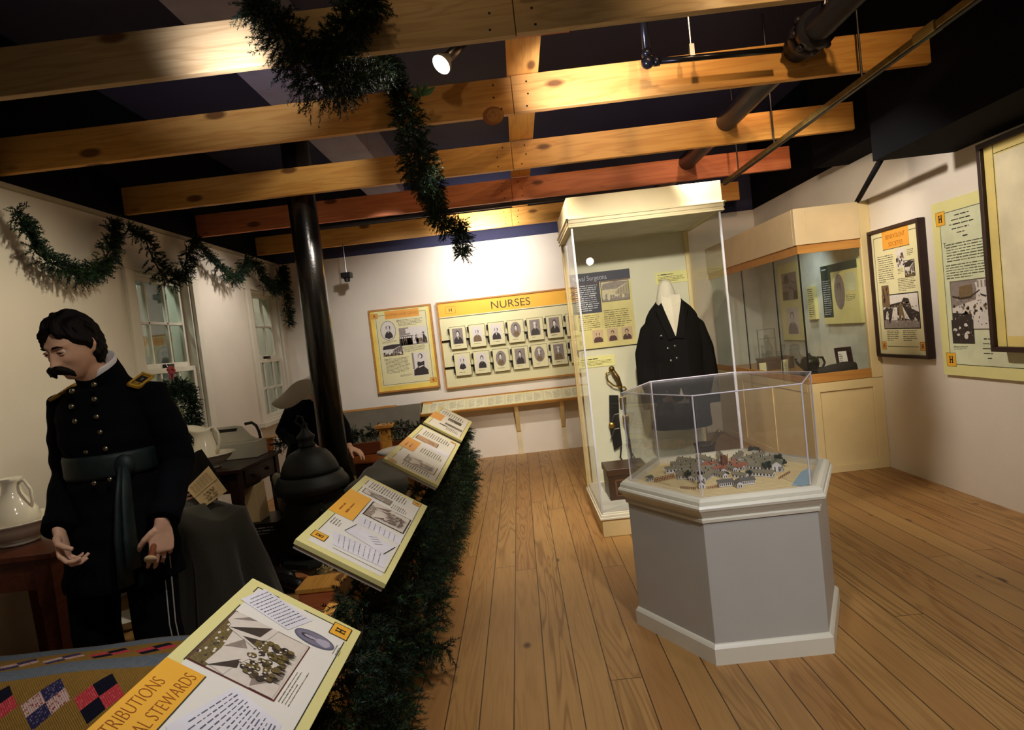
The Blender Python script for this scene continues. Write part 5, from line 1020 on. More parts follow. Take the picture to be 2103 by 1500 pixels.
# ---------------------------------------------------------------- foreground bed and patchwork quilt
def quilt_material():
    n = NT('patchwork_quilt'); x, y, z = n.xyz(n.add('ShaderNodeTexCoord').outputs['UV'])
    fy = n.math('FRACT', n.math('DIVIDE', n.math('ADD', y, .012), .28)); fx = n.math('FRACT', n.math('DIVIDE', n.math('ADD', x, 2.985), .15)); iy = n.math('FLOOR', n.math('DIVIDE', n.math('ADD', y, .012), .28)); ix = n.math('FLOOR', n.math('DIVIDE', n.math('ADD', x, 2.985), .15))
    u = n.math('MULTIPLY', n.math('SUBTRACT', fx, .5), .15); v = n.math('MULTIPLY', n.math('SUBTRACT', fy, .679), .28)
    a = n.math('ADD', u, v); b = n.math('SUBTRACT', u, v); L1 = n.math('MAXIMUM', n.math('ABSOLUTE', a), n.math('ABSOLUTE', b)); inside = n.math('LESS_THAN', L1, .071)
    w = n.add('ShaderNodeTexWhiteNoise', noise_dimensions='2D'); n.link(n.comb(ix, iy, 0.0), w.inputs['Vector']); r = w.outputs['Value']
    chk = n.math('LESS_THAN', n.math('MULTIPLY', a, b), 0.0)
    vo = n.add('ShaderNodeTexVoronoi'); n.link(n.coord(), vo.inputs['Vector']); vo.inputs['Scale'].default_value = 130
    spk = n.math('LESS_THAN', vo.outputs['Distance'], .35)
    lightc = n.mix(n.math('GREATER_THAN', r, .5), n.mix(spk, lin((206, 172, 160)), lin((150, 74, 72))), n.mix(spk, lin((196, 64, 70)), lin((206, 96, 96))))
    darkc = n.mix(n.math('GREATER_THAN', r, .4), n.mix(spk, lin((50, 46, 78)), lin((110, 104, 130))), lin((24, 24, 38)))
    patch = n.mix(chk, lightc, darkc)
    nz = n.noise(n.coord(), 90, 2)
    gold = n.mix(nz, lin((128, 96, 42)), lin((158, 122, 58))); blue = n.mix(nz, lin((88, 98, 110)), lin((124, 132, 138)))
    col = n.mix(inside, gold, patch); col = n.mix(n.math('LESS_THAN', fy, .357), col, blue); n.link(col, n.p.inputs['Base Color']); n.p.inputs['Roughness'].default_value = .95; n.p.inputs['Specular IOR Level'].default_value = .1
    wv = n.math('MULTIPLY', n.math('SINE', n.math('MULTIPLY', x, 900.0)), n.math('SINE', n.math('MULTIPLY', y, 900.0))); n.bump(n.math('ADD', wv, nz), .6, .002); return n.m
bx0, bx1, by0, by1, bz = -2.55, -.80, .75, 2.06, .40
t = thing('bed', 'low wooden cot under the patchwork quilt at the bottom left', 'bed', (-1.7, 1.4, 0)); m = MB(); m.box(bx0 + .05, bx1 - .05, by0 + .05, by1 - .05, .24, .37); m.build('mattress', LINEN, t, bevel=.03)
m = MB(); m.box(bx0 + .04, bx1 - .04, by0 + .04, by1 - .04, .18, .24); m.build('frame', DARKW, t)
for x in (bx0 + .08, bx1 - .08):
    for y in (by0 + .08, by1 - .08): m = MB(); m.box(x - .03, x + .03, y - .03, y + .03, 0, .18); m.build('leg', DARKW, t)
def cloth_grid(name, m_, x0, x1, y0, y1, z, drop, nx=60, ny=50, amp=.006, seed=1, parent=None, th=.012, prof=None):
    r = random.Random(seed); ph = [r.random() * 6 for _ in range(6)]; m = MB(); m.smooth = True; vs = []
    for j in range(ny + 1):
        for i in range(nx + 1):
            u, v = i / nx, j / ny; X_ = x0 - drop + (x1 - x0 + 2 * drop) * u; Y_ = y0 - drop + (y1 - y0 + 2 * drop) * v
            ox = max(x0 - X_, X_ - x1, 0); oy = max(y0 - Y_, Y_ - y1, 0); o_ = max(ox, oy); k = .10
            zz = z + amp * (math.sin(9 * X_ + ph[0]) + math.sin(11 * Y_ + ph[1]) + .6 * math.sin(17 * (X_ + Y_) + ph[2]))
            cx_, cy_ = min(max(X_, x0), x1), min(max(Y_, y0), y1)
            if prof: zz += prof(cy_)
            if o_ > 0:
                w_ = amp * 2.5 * math.sin(26 * (X_ if oy > ox else Y_) + ph[3]) * min(1, o_ / .15); out = .012 + w_ + .03 * (1 - math.exp(-o_ / .03))
                zz -= o_; 
                if oy > ox: cy_ += out * (1 if Y_ > y1 else -1)
                else: cx_ += out * (1 if X_ > x1 else -1)
            vs.append((cx_, cy_, max(zz, .01)))
    m.add(vs, [(j * (nx + 1) + i, j * (nx + 1) + i + 1, (j + 1) * (nx + 1) + i + 1, (j + 1) * (nx + 1) + i) for j in range(ny) for i in range(nx)])
    o = m.build(name, m_, parent)
    if prof:                                                                        # lay the patchwork along the surface
        yt = [1.0 + .005 * k for k in range(300)]; st = [0]
        for a, b in zip(yt, yt[1:]): st.append(st[-1] + math.hypot(b - a, prof(b) - prof(a)))
        s0 = float(np.interp(1.715, yt, st)); uv = o.data.uv_layers.new(name='UVMap')
        for lp in o.data.loops:
            c = o.data.vertices[lp.vertex_index].co; dz = max(z - .03 + prof(min(c.y, y1)) - c.z, 0) if (c.y >= y1 or c.x <= x0 or c.x >= x1) else 0
            uv.data[lp.index].uv = (c.x, float(np.interp(c.y, yt, st)) - s0 + (dz if c.y >= y1 else 0))
    s = o.modifiers.new('thick', 'SOLIDIFY'); s.thickness = th; s.offset = -1; return o
tag(cloth_grid('quilt', quilt_material(), bx0, bx1, by0, by1, bz, .30, 90, 130, .003, 3, prof=lambda Y: float(np.interp(Y, [1.0, 1.42, 1.48, 1.54, 1.60, 1.66, 1.70, 1.74, 1.80, 1.93, 2.06], [0, 0, .022, .068, .120, .162, .176, .177, .164, .128, .09]))), 'patchwork quilt in gold, blue-grey and checked patches over the near cot', 'quilt')
# ---------------------------------------------------------------- far cot, pillow, satchel, slanted dark panel
t = thing('cot', 'low cot under the grey blanket beyond the stove', 'bed', (-1.15, 4.9, 0)); m = MB(); m.box(-1.32, -.80, 4.30, 5.60, .25, .45); m.build('mattress', LINEN, t, bevel=.03)
for x in (-1.28, -.85):
    for y in (4.36, 5.54): m = MB(); m.box(x - .025, x + .025, y - .025, y + .025, 0, .25); m.build('leg', DARKW, t)
tag(cloth_grid('blanket', GREYB, -1.33, -.79, 4.28, 5.30, .475, .26, 40, 50, .008, 5), 'grey wool blanket spread over the far cot, right of the column', 'blanket')
m = MB(); m.smooth = True; m.ball((-1.12, 5.47, .485), .12, 10, (2.3, .9, .42)); tag(m.build('pillow', LINEN), 'white pillow at the head of the far cot', 'pillow')
p = at(752, 902, y=5.66); t = thing('satchel', 'orange-brown leather satchel by the pillow of the far cot', 'bag', (p.x, 5.66, .0)); m = MB(); m.smooth = True; m.box(p.x - .15, p.x + .13, 5.63, 5.74, .36, .56); m.build('body', mat('tan_leather', (176, 98, 48), .5, var=.2), t, bevel=.03); m = MB(); m.box(p.x - .155, p.x + .135, 5.622, 5.632, .46, .57); m.build('flap', mat('brown_leather', (120, 60, 34), .5), t, bevel=.004); m = MB(); m.box(p.x - .13, p.x + .11, 5.64, 5.73, .0, .36); m.build('stand', DARKW, t)
t = thing('slanted_display', 'dark glossy slanted display panel with a wooden top edge below the framed panel', 'display panel', (-1.66, 6.9, 0)); m = MB(); x0, x1 = -2.16, -1.20
m.hexa([(x0, 6.60, .43), (x1, 6.60, .43), (x1, 6.62, .41), (x0, 6.62, .41), (x0, 6.98, .75), (x1, 6.98, .75), (x1, 7.0, .73), (x0, 7.0, .73)]); m.build('panel', mat('dark_olive_glossy_panel', (104, 98, 84), .12, spec=.6), t)
m = MB(); m.box(x0, x1 - .28, 6.97, 7.01, .745, .765); m.build('top_edge', TRIMW, t); m = MB(); m.box(x0, x1, 6.985, YB - .01, .0, .735); m.build('support_box', mat('dark_olive_paint', (60, 56, 46), .6), t)
# ---------------------------------------------------------------- evergreen garlands
def fir(name, path, rad, n, seed, parent=None, tl=(.07, .13), needle=.022, nw=.0017, M=34, droop=.25, bias=(0, 0, 0), out=1.0):
    rs = np.random.RandomState(seed); P = np.array([tuple(p) for p in path], float); R_ = np.array(rad if hasattr(rad, '__len__') else [rad] * len(P), float)
    seg = np.linalg.norm(np.diff(P, axis=0), axis=1); cum = np.concatenate([[0], np.cumsum(seg)])
    s = rs.rand(n) * cum[-1]; i = np.clip(np.searchsorted(cum, s) - 1, 0, len(seg) - 1); f = (s - cum[i]) / seg[i]
    T = (P[i + 1] - P[i]) / seg[i][:, None]; base = P[i] + (P[i + 1] - P[i]) * f[:, None]; r = R_[i] + (R_[i + 1] - R_[i]) * f
    rd = rs.randn(n, 3) + np.array(bias); rd -= T * (rd * T).sum(1)[:, None]; rd /= np.linalg.norm(rd, axis=1)[:, None]
    L_ = (tl[0] + rs.rand(n) * (tl[1] - tl[0])); start = base + rd * (np.maximum(r - L_ * .75, 0) * rs.rand(n) * out)[:, None]
    D = rd + T * rs.randn(n)[:, None] * .6 + rs.randn(n, 3) * .25; D[:, 2] -= droop * rs.rand(n); D /= np.linalg.norm(D, axis=1)[:, None]
    tt = np.linspace(.08, 1, M)[None, :, None]; pos = start[:, None] + D[:, None] * (L_[:, None, None] * tt); pos[:, :, 2] -= (L_[:, None] * .15 * (tt[:, :, 0] ** 2))
    q = rs.randn(n, M, 3); q -= D[:, None] * (q * D[:, None]).sum(2)[:, :, None]; q /= np.linalg.norm(q, axis=2)[:, :, None]
    nd = q * .8 + D[:, None] * .65; nd /= np.linalg.norm(nd, axis=2)[:, :, None]; w = np.cross(nd, rs.randn(n, M, 3)); w /= np.linalg.norm(w, axis=2)[:, :, None]
    nl = needle * (.7 + .6 * rs.rand(n, M, 1)) * (1.1 - .45 * tt); V = np.stack([pos - w * nw, pos + w * nw, pos + nd * nl], 2).reshape(-1, 3)
    kind = rs.choice(3, n, p=[.55, .2, .25]); mi = np.repeat(kind, M)
    sw = np.cross(D, rs.randn(n, 3)); sw /= np.linalg.norm(sw, axis=1)[:, None]; S = np.stack([start - sw * .0022, start + sw * .0022, start + D * L_[:, None] * .95], 1).reshape(-1, 3)
    V = np.vstack([V, S]); nf = len(V) // 3; mi = np.concatenate([mi, np.full(n, 3)])
    m = MB(); m.tube([tuple(p) for p in P], .006, 5); nb = len(m.v); ms = [3] * len(m.f)
    off = np.zeros(3); qn = parent
    while qn is not None: off += np.array(qn.location); qn = qn.parent
    me = bpy.data.meshes.new(name); me.from_pydata((np.vstack([np.array(m.v), V]) - off).tolist(), [], m.f + (nb + np.arange(3 * nf).reshape(-1, 3)).tolist())
    for k in FIR: me.materials.append(k)
    me.polygons.foreach_set('material_index', np.concatenate([ms, mi]).astype(np.int32)); me.update()
    o = bpy.data.objects.new(name, me); C.objects.link(o); o.parent = parent; return o
def pxpath(pts): return [at(p[0], p[1], y=p[2]) for p in pts]
t = thing('garland', 'thick evergreen garland bunched over the nearest beam, top left of centre', 'garland', at(600, 100, y=2.4))
fir('greenery', pxpath([(505, 8, 2.42), (560, 35, 2.40), (590, 95, 2.38), (625, 135, 2.40), (665, 175, 2.5), (705, 165, 2.62), (745, 145, 2.8), (780, 150, 3.0), (802, 128, 3.2)]), [.06, .10, .13, .15, .15, .11, .07, .05, .05], 1100, 1, t, (.05, .10), .018, .0016, 40)
fir('side_branch', pxpath([(775, -5, 2.42), (735, 30, 2.40), (695, 85, 2.40), (660, 135, 2.42)]), [.07, .09, .09, .09], 420, 2, t, (.05, .09), .018, .0016, 40)
t = thing('garland', 'long evergreen garland hanging in a drooping line under the beams, centre top', 'garland', at(850, 250, y=3.3))
fir('greenery', pxpath([(803, 128, 3.24), (815, 175, 3.26), (835, 225, 3.27), (850, 285, 3.29), (858, 335, 3.45), (880, 375, 3.8), (890, 415, 4.1), (905, 455, 4.35), (928, 478, 4.42), (945, 455, 4.44), (952, 490, 4.44), (948, 528, 4.44)]), [.04, .07, .10, .12, .13, .12, .10, .11, .10, .08, .09, .07], 1500, 3, t, (.04, .08), .016, .0022, 34)
m = MB(); p = at(866, 190, y=3.2)
for k in range(4):
    a = -.6 + .55 * k; u_, w_ = Vector((math.sin(a), -.15, math.cos(a))), Vector((math.cos(a), -.2, -math.sin(a))); q = p + Vector((.012 * k - .02, -.01 * k, -.03))
    m.loft([[q + u_ * h + w_ * r, q + u_ * h + Vector((0, -.002, 0)), q + u_ * h - w_ * r, q + u_ * h + Vector((0, .002, 0))] for h, r in ((0, .002), (.015, .012), (.035, .016), (.055, .009), (.07, .001))])
m.build('broad_leaf', mat('broad_green_leaf', (52, 78, 42), .5), t)
wp = lambda pts: [at(a, b, x=XL + .12) for a, b in pts]
t = thing('garland', 'evergreen garland swagged along the top of the left wall above the windows', 'garland', at(230, 450, x=XL + .12))
fir('greenery', wp([(30, 430), (58, 480), (75, 520), (115, 545), (165, 570), (205, 550), (225, 515), (232, 452)]), [.05, .06, .07, .085, .09, .09, .09, .05], 620, 4, t, (.045, .09), .018, .0026, 28, .25, (1, 0, 0))
fir('greenery', wp([(262, 470), (295, 485), (318, 540), (345, 580), (372, 562), (388, 520), (395, 490), (420, 520), (455, 555), (478, 575), (497, 552), (505, 530)]), [.05, .07, .10, .11, .10, .08, .07, .06, .07, .10, .08, .06], 820, 5, t, (.045, .09), .018, .0028, 28, .25, (1, 0, 0))
fir('greenery', wp([(505, 532), (525, 548), (540, 580), (562, 600), (575, 580), (578, 548), (582, 600), (590, 640), (594, 668)]), [.06, .09, .10, .10, .09, .08, .10, .08, .05], 640, 6, t, (.05, .10), .018, .003, 28, .25, (1, 0, 0))
wc = at(366, 846, x=XL + .10); t = thing('wreath', 'dark evergreen wreath with a small red bow hanging on the nearer window', 'wreath', wc)
fir('greenery', [wc + Vector((0, .19 * math.cos(a), .20 * math.sin(a))) for a in [k * math.pi / 9 for k in range(19)]], .09, 800, 7, t, (.05, .09), .018, .0026, 30, .1, (.6, 0, 0))
m = MB(); b = at(350, 762, x=XL + .16); rr = random.Random(2)
for k in range(7): a = k * .9; m.ball(b + Vector((.01 * rr.random(), .022 * math.cos(a), .022 * math.sin(a))), .016, 5)
m.tube([b, b + Vector((0, .02, -.06))], .007, 6); m.tube([b, b + Vector((0, -.02, -.055))], .007, 6); m.build('bow', mat('faded_red_ribbon', (176, 70, 76), .6, var=.3, vs=60), t)
m = MB(); m.tube([b, b + Vector((-.03, 0, .06))], .003, 5); m.build('hanging_wire', STEEL, t)
t = thing('garland', 'deep evergreen garland covering the aisle side of the barrier down to the floor', 'garland', (-.56, 3.2, 0))
ys = np.linspace(.75, 5.65, 26)
rr = random.Random(5); jit = lambda a: a * (rr.random() - .5)
fir('greenery', [(-.585 + jit(.05), y, .57 + jit(.05)) for y in ys], .10, 1300, 11, t, (.06, .11), .020, .0018, 38, .5, (.9, 0, 0))
fir('greenery', [(-.60 + jit(.05), y, .36 + jit(.08)) for y in ys], .125, 1700, 12, t, (.07, .12), .020, .0018, 38, .5, (.8, 0, 0))
fir('greenery', [(-.60 + jit(.06), y, .14 + jit(.05)) for y in ys], .13, 1300, 13, t, (.07, .12), .020, .0018, 38, -.2, (.7, 0, .4))
fir('loose_branch', [(-.60, 2.42, .22), (-.52, 2.44, .17), (-.44, 2.46, .15)], .03, 60, 14, t, (.06, .10), .022, .0017, 40, 0, (.3, 0, 0))
fir('inner_greenery', [(-.74, y, .40 + jit(.1)) for y in np.linspace(1.3, 3.0, 9)], .14, 900, 15, t, (.06, .11), .020, .0018, 38, .3, (-.4, 0, 0))
fir('top_greenery', [(-.62 + jit(.03), y, .655 + jit(.02)) for y in ys], .045, 520, 19, t, (.05, .08), .018, .0018, 36, .4, (.5, 0, 0))
t = thing('garland', 'dark evergreen garland along the far end barrier in front of the slanted panel', 'garland', (-1.5, 5.84, .5))
fir('greenery', [at(x, y, y=5.85) for x, y in ((706, 905), (725, 892), (748, 897), (770, 882), (795, 886), (818, 880), (845, 884), (868, 880))], [.07, .09, .07, .11, .07, .11, .10, .08], 330, 16, t, (.06, .11), .022, .0024, 26)
p = at(690, 1153, z=.12); t = thing('fairy_lights', 'tiny glowing light string in a pale tuft under the second reading panel', 'string light', (p.x, p.y, .1))
lb = NT('lit_fairy_bulb'); lb.p.inputs['Emission Color'].default_value = (1, .9, .65, 1); lb.p.inputs['Emission Strength'].default_value = 7
for k in range(3): m = MB(); m.ball((p.x + .03 * k - .03, p.y + .01 * k, .13 + .006 * k), .008, 6); m.build('bulb', lb.m, t)
m = MB(); m.tube([(p.x - .2, p.y, .02), (p.x - .03, p.y, .125), (p.x + .03, p.y, .13), (p.x + .2, p.y, .02)], .003, 5); m.build('wire', NEED1, t)
o = fir('tinsel_tuft', [(p.x - .09, p.y + .01, .05), (p.x + .01, p.y + .01, .09), (p.x + .09, p.y, .06)], .05, 60, 17, t, (.04, .07), .02, .0012, 26, 0, (0, 0, .5))
tin = mat('pale_tinsel', (206, 190, 140), .5); o.data.materials.clear(); [o.data.materials.append(tin) for _ in range(4)]
p = at(578, 915, z=.80); fb = fir('evergreen_sprig', [(p.x - .06, p.y + .05, .80), (p.x, p.y + .05, .82), (p.x + .05, p.y + .05, .80)], .04, 50, 18, None, (.05, .08), .02, .002, 24); tag(fb, 'small evergreen sprig at the sill beside the bending dark figure', 'sprig')
# ---------------------------------------------------------------- figures
def head_grid(nu=120, nv=84):
    """a face-forward (-Y) head about its own centre; returns rows of points and their direction"""
    pts, dirs = np.zeros((nv + 1, nu, 3)), np.zeros((nv + 1, nu, 3))
    for j in range(nv + 1):
        th = math.pi * j / nv
        for i in range(nu):
            ph = 2 * math.pi * i / nu; dx, dy, dz = math.sin(th) * math.sin(ph), -math.sin(th) * math.cos(ph), -math.cos(th)
            dirs[j, i] = dx, dy, dz
    dx, dy, dz = dirs[..., 0], dirs[..., 1], dirs[..., 2]
    x, y, z = dx * .077, dy * .098, dz * .122
    y = np.where(y > 0, y * 1.02, y * .94); t = np.clip(-z / .12, 0, 1)
    x = x * (1 - .30 * t ** 1.6); y = np.where(y > 0, y * (1 - .55 * t ** 1.2), y)
    q = np.clip(np.abs(z) / .122, 0, .999); flat = np.sqrt((1 - q ** 5) / (1 - q ** 2)); wt = np.clip(1 - np.abs(x) / .07, 0, 1)
    y = np.where((y < 0) & (z < 0), y * (1 + (np.clip(flat, 1, 1.75) - 1) * wt * .95), y)
    x = np.sign(x) * np.abs(x) ** .96 * .077 ** .04
    fr = np.clip((-dy - .15) / .5, 0, 1); fr = fr * fr * (3 - 2 * fr)
    g = lambda cx, cz, sx, sz: np.exp(-((x - cx) / sx) ** 2 - ((z - cz) / sz) ** 2)
    d = np.zeros_like(x)
    zz = np.clip((.030 - z) / .062, 0, 1); ridge = (.005 + .026 * zz ** 1.25) * (z < .030) * 1.0
    fall = np.clip((z + .048) / .014, 0, 1); fall = fall * fall * (3 - 2 * fall)
    top = np.clip((.045 - z) / .03, 0, 1)
    d += ridge * fall * top * np.exp(-(x / (.009 + .006 * zz)) ** 2)
    for s in (-1, 1):
        d += .007 * g(s * .013, -.032, .008, .009)                        # nostril wings
        d += -.014 * g(s * .032, .014, .015, .011)                         # sockets
        d += .007 * g(s * .030, .036, .024, .008)                          # brow
        d += .006 * g(s * .042, -.020, .018, .016)                         # cheekbones
        d += -.004 * g(s * .036, -.055, .016, .02)                         # hollow cheeks
        d += .004 * g(s * .020, -.045, .006, .012)
    d += .007 * g(0, -.060, .020, .006) + .007 * g(0, -.073, .017, .006) - .004 * g(0, -.0665, .024, .003) - .004 * g(0, -.084, .018, .006) + .006 * g(0, -.100, .020, .013)
    d *= fr
    y = y - d; pts[..., 0], pts[..., 1], pts[..., 2] = x, y, z
    return pts, dirs
HG, HD = head_grid()
def grid_mesh(m, G, M4):
    nv, nu = G.shape[0] - 1, G.shape[1]; b = len(m.v)
    m.v += [tuple(M4 @ Vector(G[j, i])) for j in range(nv + 1) for i in range(nu)]
    for j in range(nv):
        for i in range(nu):
            k = (i + 1) % nu; m.face([b + j * nu + i, b + j * nu + k, b + (j + 1) * nu + k, b + (j + 1) * nu + i])
def add_head(m, M4, ears=True):
    m.smooth = True; grid_mesh(m, HG, M4)
    if ears:
        for s in (-1, 1):
            c = [(s * .070, .004, -.028), (s * .078, .010, -.018), (s * .084, .016, .004), (s * .082, .016, .022), (s * .074, .006, .028)]
            m.tube([M4 @ Vector(p) for p in c], [.005, .009, .012, .012, .006], 10)
def eyes(M4, parent):
    for s in (-1, 1):
        c = Vector((s * .032, -.0735, .013)); m = MB(); m.smooth = True; m.ball((0, 0, 0), .0125, 8); m.v = [tuple(M4 @ (c + Vector(v))) for v in m.v]; e = m.build('eye', EYEW, parent)
        d = Vector((-.15, -1, -.28)).normalized(); m = MB(); m.smooth = True; q = c + d * .0105; m.tube([q, q + d * .0026], [.0062, .0052], 12); m.v = [tuple(M4 @ Vector(v)) for v in m.v]; m.build('iris', IRIS, e)
        m = MB(); m.smooth = True; a = [c + Vector((.0135 * math.cos(k), -.0095 - .002 * math.sin(k), .0085 * math.sin(k) + .001)) for k in [math.pi * i / 6 for i in range(7)]]; m.tube([M4 @ p for p in a], [.0012, .0026, .003, .003, .003, .0026, .0012], 6); m.build('eyelid', SKIN, e)
def hair(M4, parent, m_=None, length=-.105, part=.02):
    G = HG.copy(); x, y, z = G[..., 0], G[..., 1], G[..., 2]; dx, dy, dz = HD[..., 0], HD[..., 1], HD[..., 2]
    line = np.where(dy < 0, .060 - .02 * np.cos(3.2 * np.arctan2(dx, -dy)) + .004 * np.sin(dx * 23), .030 - 1.0 * np.clip(dy, 0, 1) * .2)
    az = np.abs(np.arctan2(dx, -dy)); line = np.interp(az, [0, .5, .9, 1.25, 1.5, 1.8, 2.2, 3.15], [.060, .054, .038, .014, -.012, -.070, length, length]) + .005 * np.sin(np.arctan2(dx, -dy) * 9 + .7) + .016 * np.exp(-((np.arctan2(dx, -dy) - .15) / .3) ** 2) - .022 * np.exp(-((np.arctan2(dx, -dy) + .75) / .35) ** 2)
    k = np.clip((z - line) / .022, 0, 1); k = k * k * (3 - 2 * k)
    ang = np.arctan2(dx, -dy); st = .0022 * np.sin(ang * 34 + 9 * z / .1) + .0015 * np.sin(ang * 71 - 13 * z / .1) + .004 * np.sin(ang * 5 + 2)
    vol = .012 + .010 * np.clip(z / .1, 0, 1) + .007 * np.sin(ang * 3 + 1.0) * np.clip((z - .02) / .06, 0, 1) + .005 * np.sin(dx * 19 + dz * 11) + .010 * (az > 1.1) * np.clip((.05 - z) / .1, 0, 1) + st
    off = -.008 * (1 - k) + vol * k; N = HD / np.array([.077, .098, .122]); N /= np.linalg.norm(N, axis=2)[..., None]
    G = G + N * off[..., None]; m = MB(); m.smooth = True; grid_mesh(m, G, M4)
    rr = random.Random(4)
    for q in range(46):                                                           # loose locks
        j = rr.randint(30, 70); i = rr.randint(0, HG.shape[1] - 1)
        if k[j, i] < .95: continue
        p = Vector(G[j, i]); n_ = Vector(N[j, i]); d = (Vector((0, 0, -1)) - n_ * (-n_.z)).normalized() + n_ * .10 + Vector((rr.random() - .5, rr.random() - .5, 0)) * .5
        l_ = .02 + .02 * rr.random(); m.tube([M4 @ (p - n_ * .004), M4 @ (p + d * l_ * .5), M4 @ (p + d * l_)], [.003, .0025, .0006], 5)
    return m.build('hair', m_ or HAIR, parent)
def add_hand(m, Wp, D, Pn, thumb, curl, size=1.0, tcurl=.5, spread=.05):
    """palm, four fingers and a thumb; D along the hand, Pn out of the palm, thumb = vector to the thumb side"""
    D = Vector(D).normalized(); Pn = Vector(Pn); Pn = (Pn - D * Pn.dot(D)).normalized(); L = D.cross(Pn)
    if L.dot(Vector(thumb)) < 0: L = -L
    Wp = Vector(Wp); s = size
    def sl(d, w, th, o=0): return [Wp + D * d + L * (w * math.cos(k * math.pi / 8)) + Pn * (th * math.sin(k * math.pi / 8) + o) for k in range(16)]
    m.loft([sl(-.03 * s, .026 * s, .021 * s), sl(0, .027 * s, .019 * s), sl(.025 * s, .036 * s, .017 * s, .002), sl(.06 * s, .042 * s, .015 * s, .002), sl(.09 * s, .042 * s, .012 * s), sl(.100 * s, .036 * s, .008 * s)])
    for f in range(4):
        lat = (.031 - .0205 * f) * s; ln = (.040, .045, .042, .033)[f] * s; r = (.0088, .009, .0086, .0076)[f] * s
        b = Wp + D * ((.086, .092, .088, .078)[f] * s) + L * lat; ang = 0; pts = [b - D * .012 * s, b]; fd = (D + L * (spread * (1.5 - f)))
        cu = curl[f] if isinstance(curl[0], (list, tuple)) else curl
        for q, kf in enumerate((1, .66, .55)):
            ang += cu[q]; d = fd.normalized() * math.cos(ang) + Pn * math.sin(ang); pts.append(pts[-1] + d * (ln * kf))
        m.tube(pts, [r, r, r * .98, r * .9, r * .72], 10)
    b = Wp + D * .022 * s + L * .026 * s; d1 = (D * .75 + L * .65 + Pn * .35).normalized(); d2 = (d1 + Pn * tcurl + D * .3 - L * tcurl * .5).normalized(); d3 = (d2 + Pn * tcurl * .6 - L * tcurl * .6 + D * .2).normalized()
    m.tube([b - d1 * .01, b + d1 * .012, b + d1 * .042 * s, b + d1 * .042 * s + d2 * .032 * s, b + d1 * .042 * s + d2 * .032 * s + d3 * .026 * s], [.013 * s, .0145 * s, .0115 * s, .0105 * s, .0075 * s], 10)
def R(x, y, z, rx, ry, n=28, ex=1.0, fold=0, ph=0, rz=0, lean=0): return [(p[0], p[1], p[2] + lean * (p[1] - y)) for p in ring(x, y, z, rx, ry, n, ex, fold, ph, rz)]
def bodymesh(name, m, parent, mats, voxel=.0035, smooth=3, region=None):
    o = m.build(name, mats, parent, local=True); melt(o, voxel, smooth, .5); me = o.data; me.materials.clear()
    for k in (mats if isinstance(mats, (list, tuple)) else [mats]): me.materials.append(k)
    if region:
        inv = region[0].inverted(); idx = []
        for p in me.polygons: idx.append(region[1](inv @ p.center))
        me.polygons.foreach_set('material_index', idx)
    return o
# ---- the standing officer
OX, OY = -1.63, 2.35
man = thing('person', 'person standing in a dark double-breasted uniform coat with a green sash, head bowed', 'person', (OX, OY, 0))
Hm = Matrix.Translation((-.008, -.115, 1.540)) @ Matrix.Rotation(math.radians(-12), 4, 'Z') @ Matrix.Rotation(math.radians(20), 4, 'X') @ Matrix.Scale(.93, 4)
def V(*p): return Vector(p)
rsh, rel, rwr = V(-.155, .01, 1.335), V(-.222, .06, 1.06), V(-.130, -.150, .885)
lsh, lel, lwr = V(.175, .01, 1.335), V(.225, .05, 1.05), V(.262, -.155, .880)
m = MB(); add_head(m, Hm)
m.tube([V(0, .01, 1.36), V(0, -.02, 1.42), V(-.002, -.075, 1.49), V(.006, -.095, 1.52)], [.066, .060, .058, .058], 20)
m.loft([R(0, .01, .84, .15, .11), R(0, .01, .95, .155, .11), R(0, 0, 1.08, .135, .10), R(0, 0, 1.22, .145, .11), R(0, .0, 1.31, .145, .10), R(0, .01, 1.37, .11, .08), R(0, .005, 1.40, .065, .062)])
m.tube([rsh, rel, rwr], [.052, .042, .028], 14); m.tube([lsh, lel, lwr], [.052, .042, .028], 14)
for s, q in ((-1, -.155), (1, .088)): m.tube([V(s * .08, .01, .90), V(q, .0, .48), V(q * 1.05, .03, .08)], [.085, .06, .04], 14); m.tube([V(q * 1.05, .04, .05), V(q * 1.05, -.12, .035)], [.045, .035], 12)
add_hand(m, rwr + V(.004, -.008, -.02), (.28, -.30, -.78), (.85, .1, -.1), (0, -1, .1), [[.55, .75, .5], [.6, .8, .5], [.75, .9, .5], [.85, .95, .5]], 1.0, .75)
add_hand(m, lwr + V(-.004, -.006, -.02), (-.14, -.06, -1), (-.62, .74, 0), (-.8, -.55, 0), [[.25, .35, .22], [.30, .45, .3], [.42, .5, .32], [.55, .55, .35]], 1.0, .35)
def lipreg(p): return 1 if (p.y < -.08 and abs(p.x) < .022 and -.082 < p.z < -.058) else 0
o = bodymesh('body', m, man, [SKIN, LIPS], .0034, 2, (Hm, lipreg))
class LocalRoot: pass
def build_l(m, name, mats, parent=None, **k): return m.build(name, mats, parent if parent is not None else man, local=True, **k)
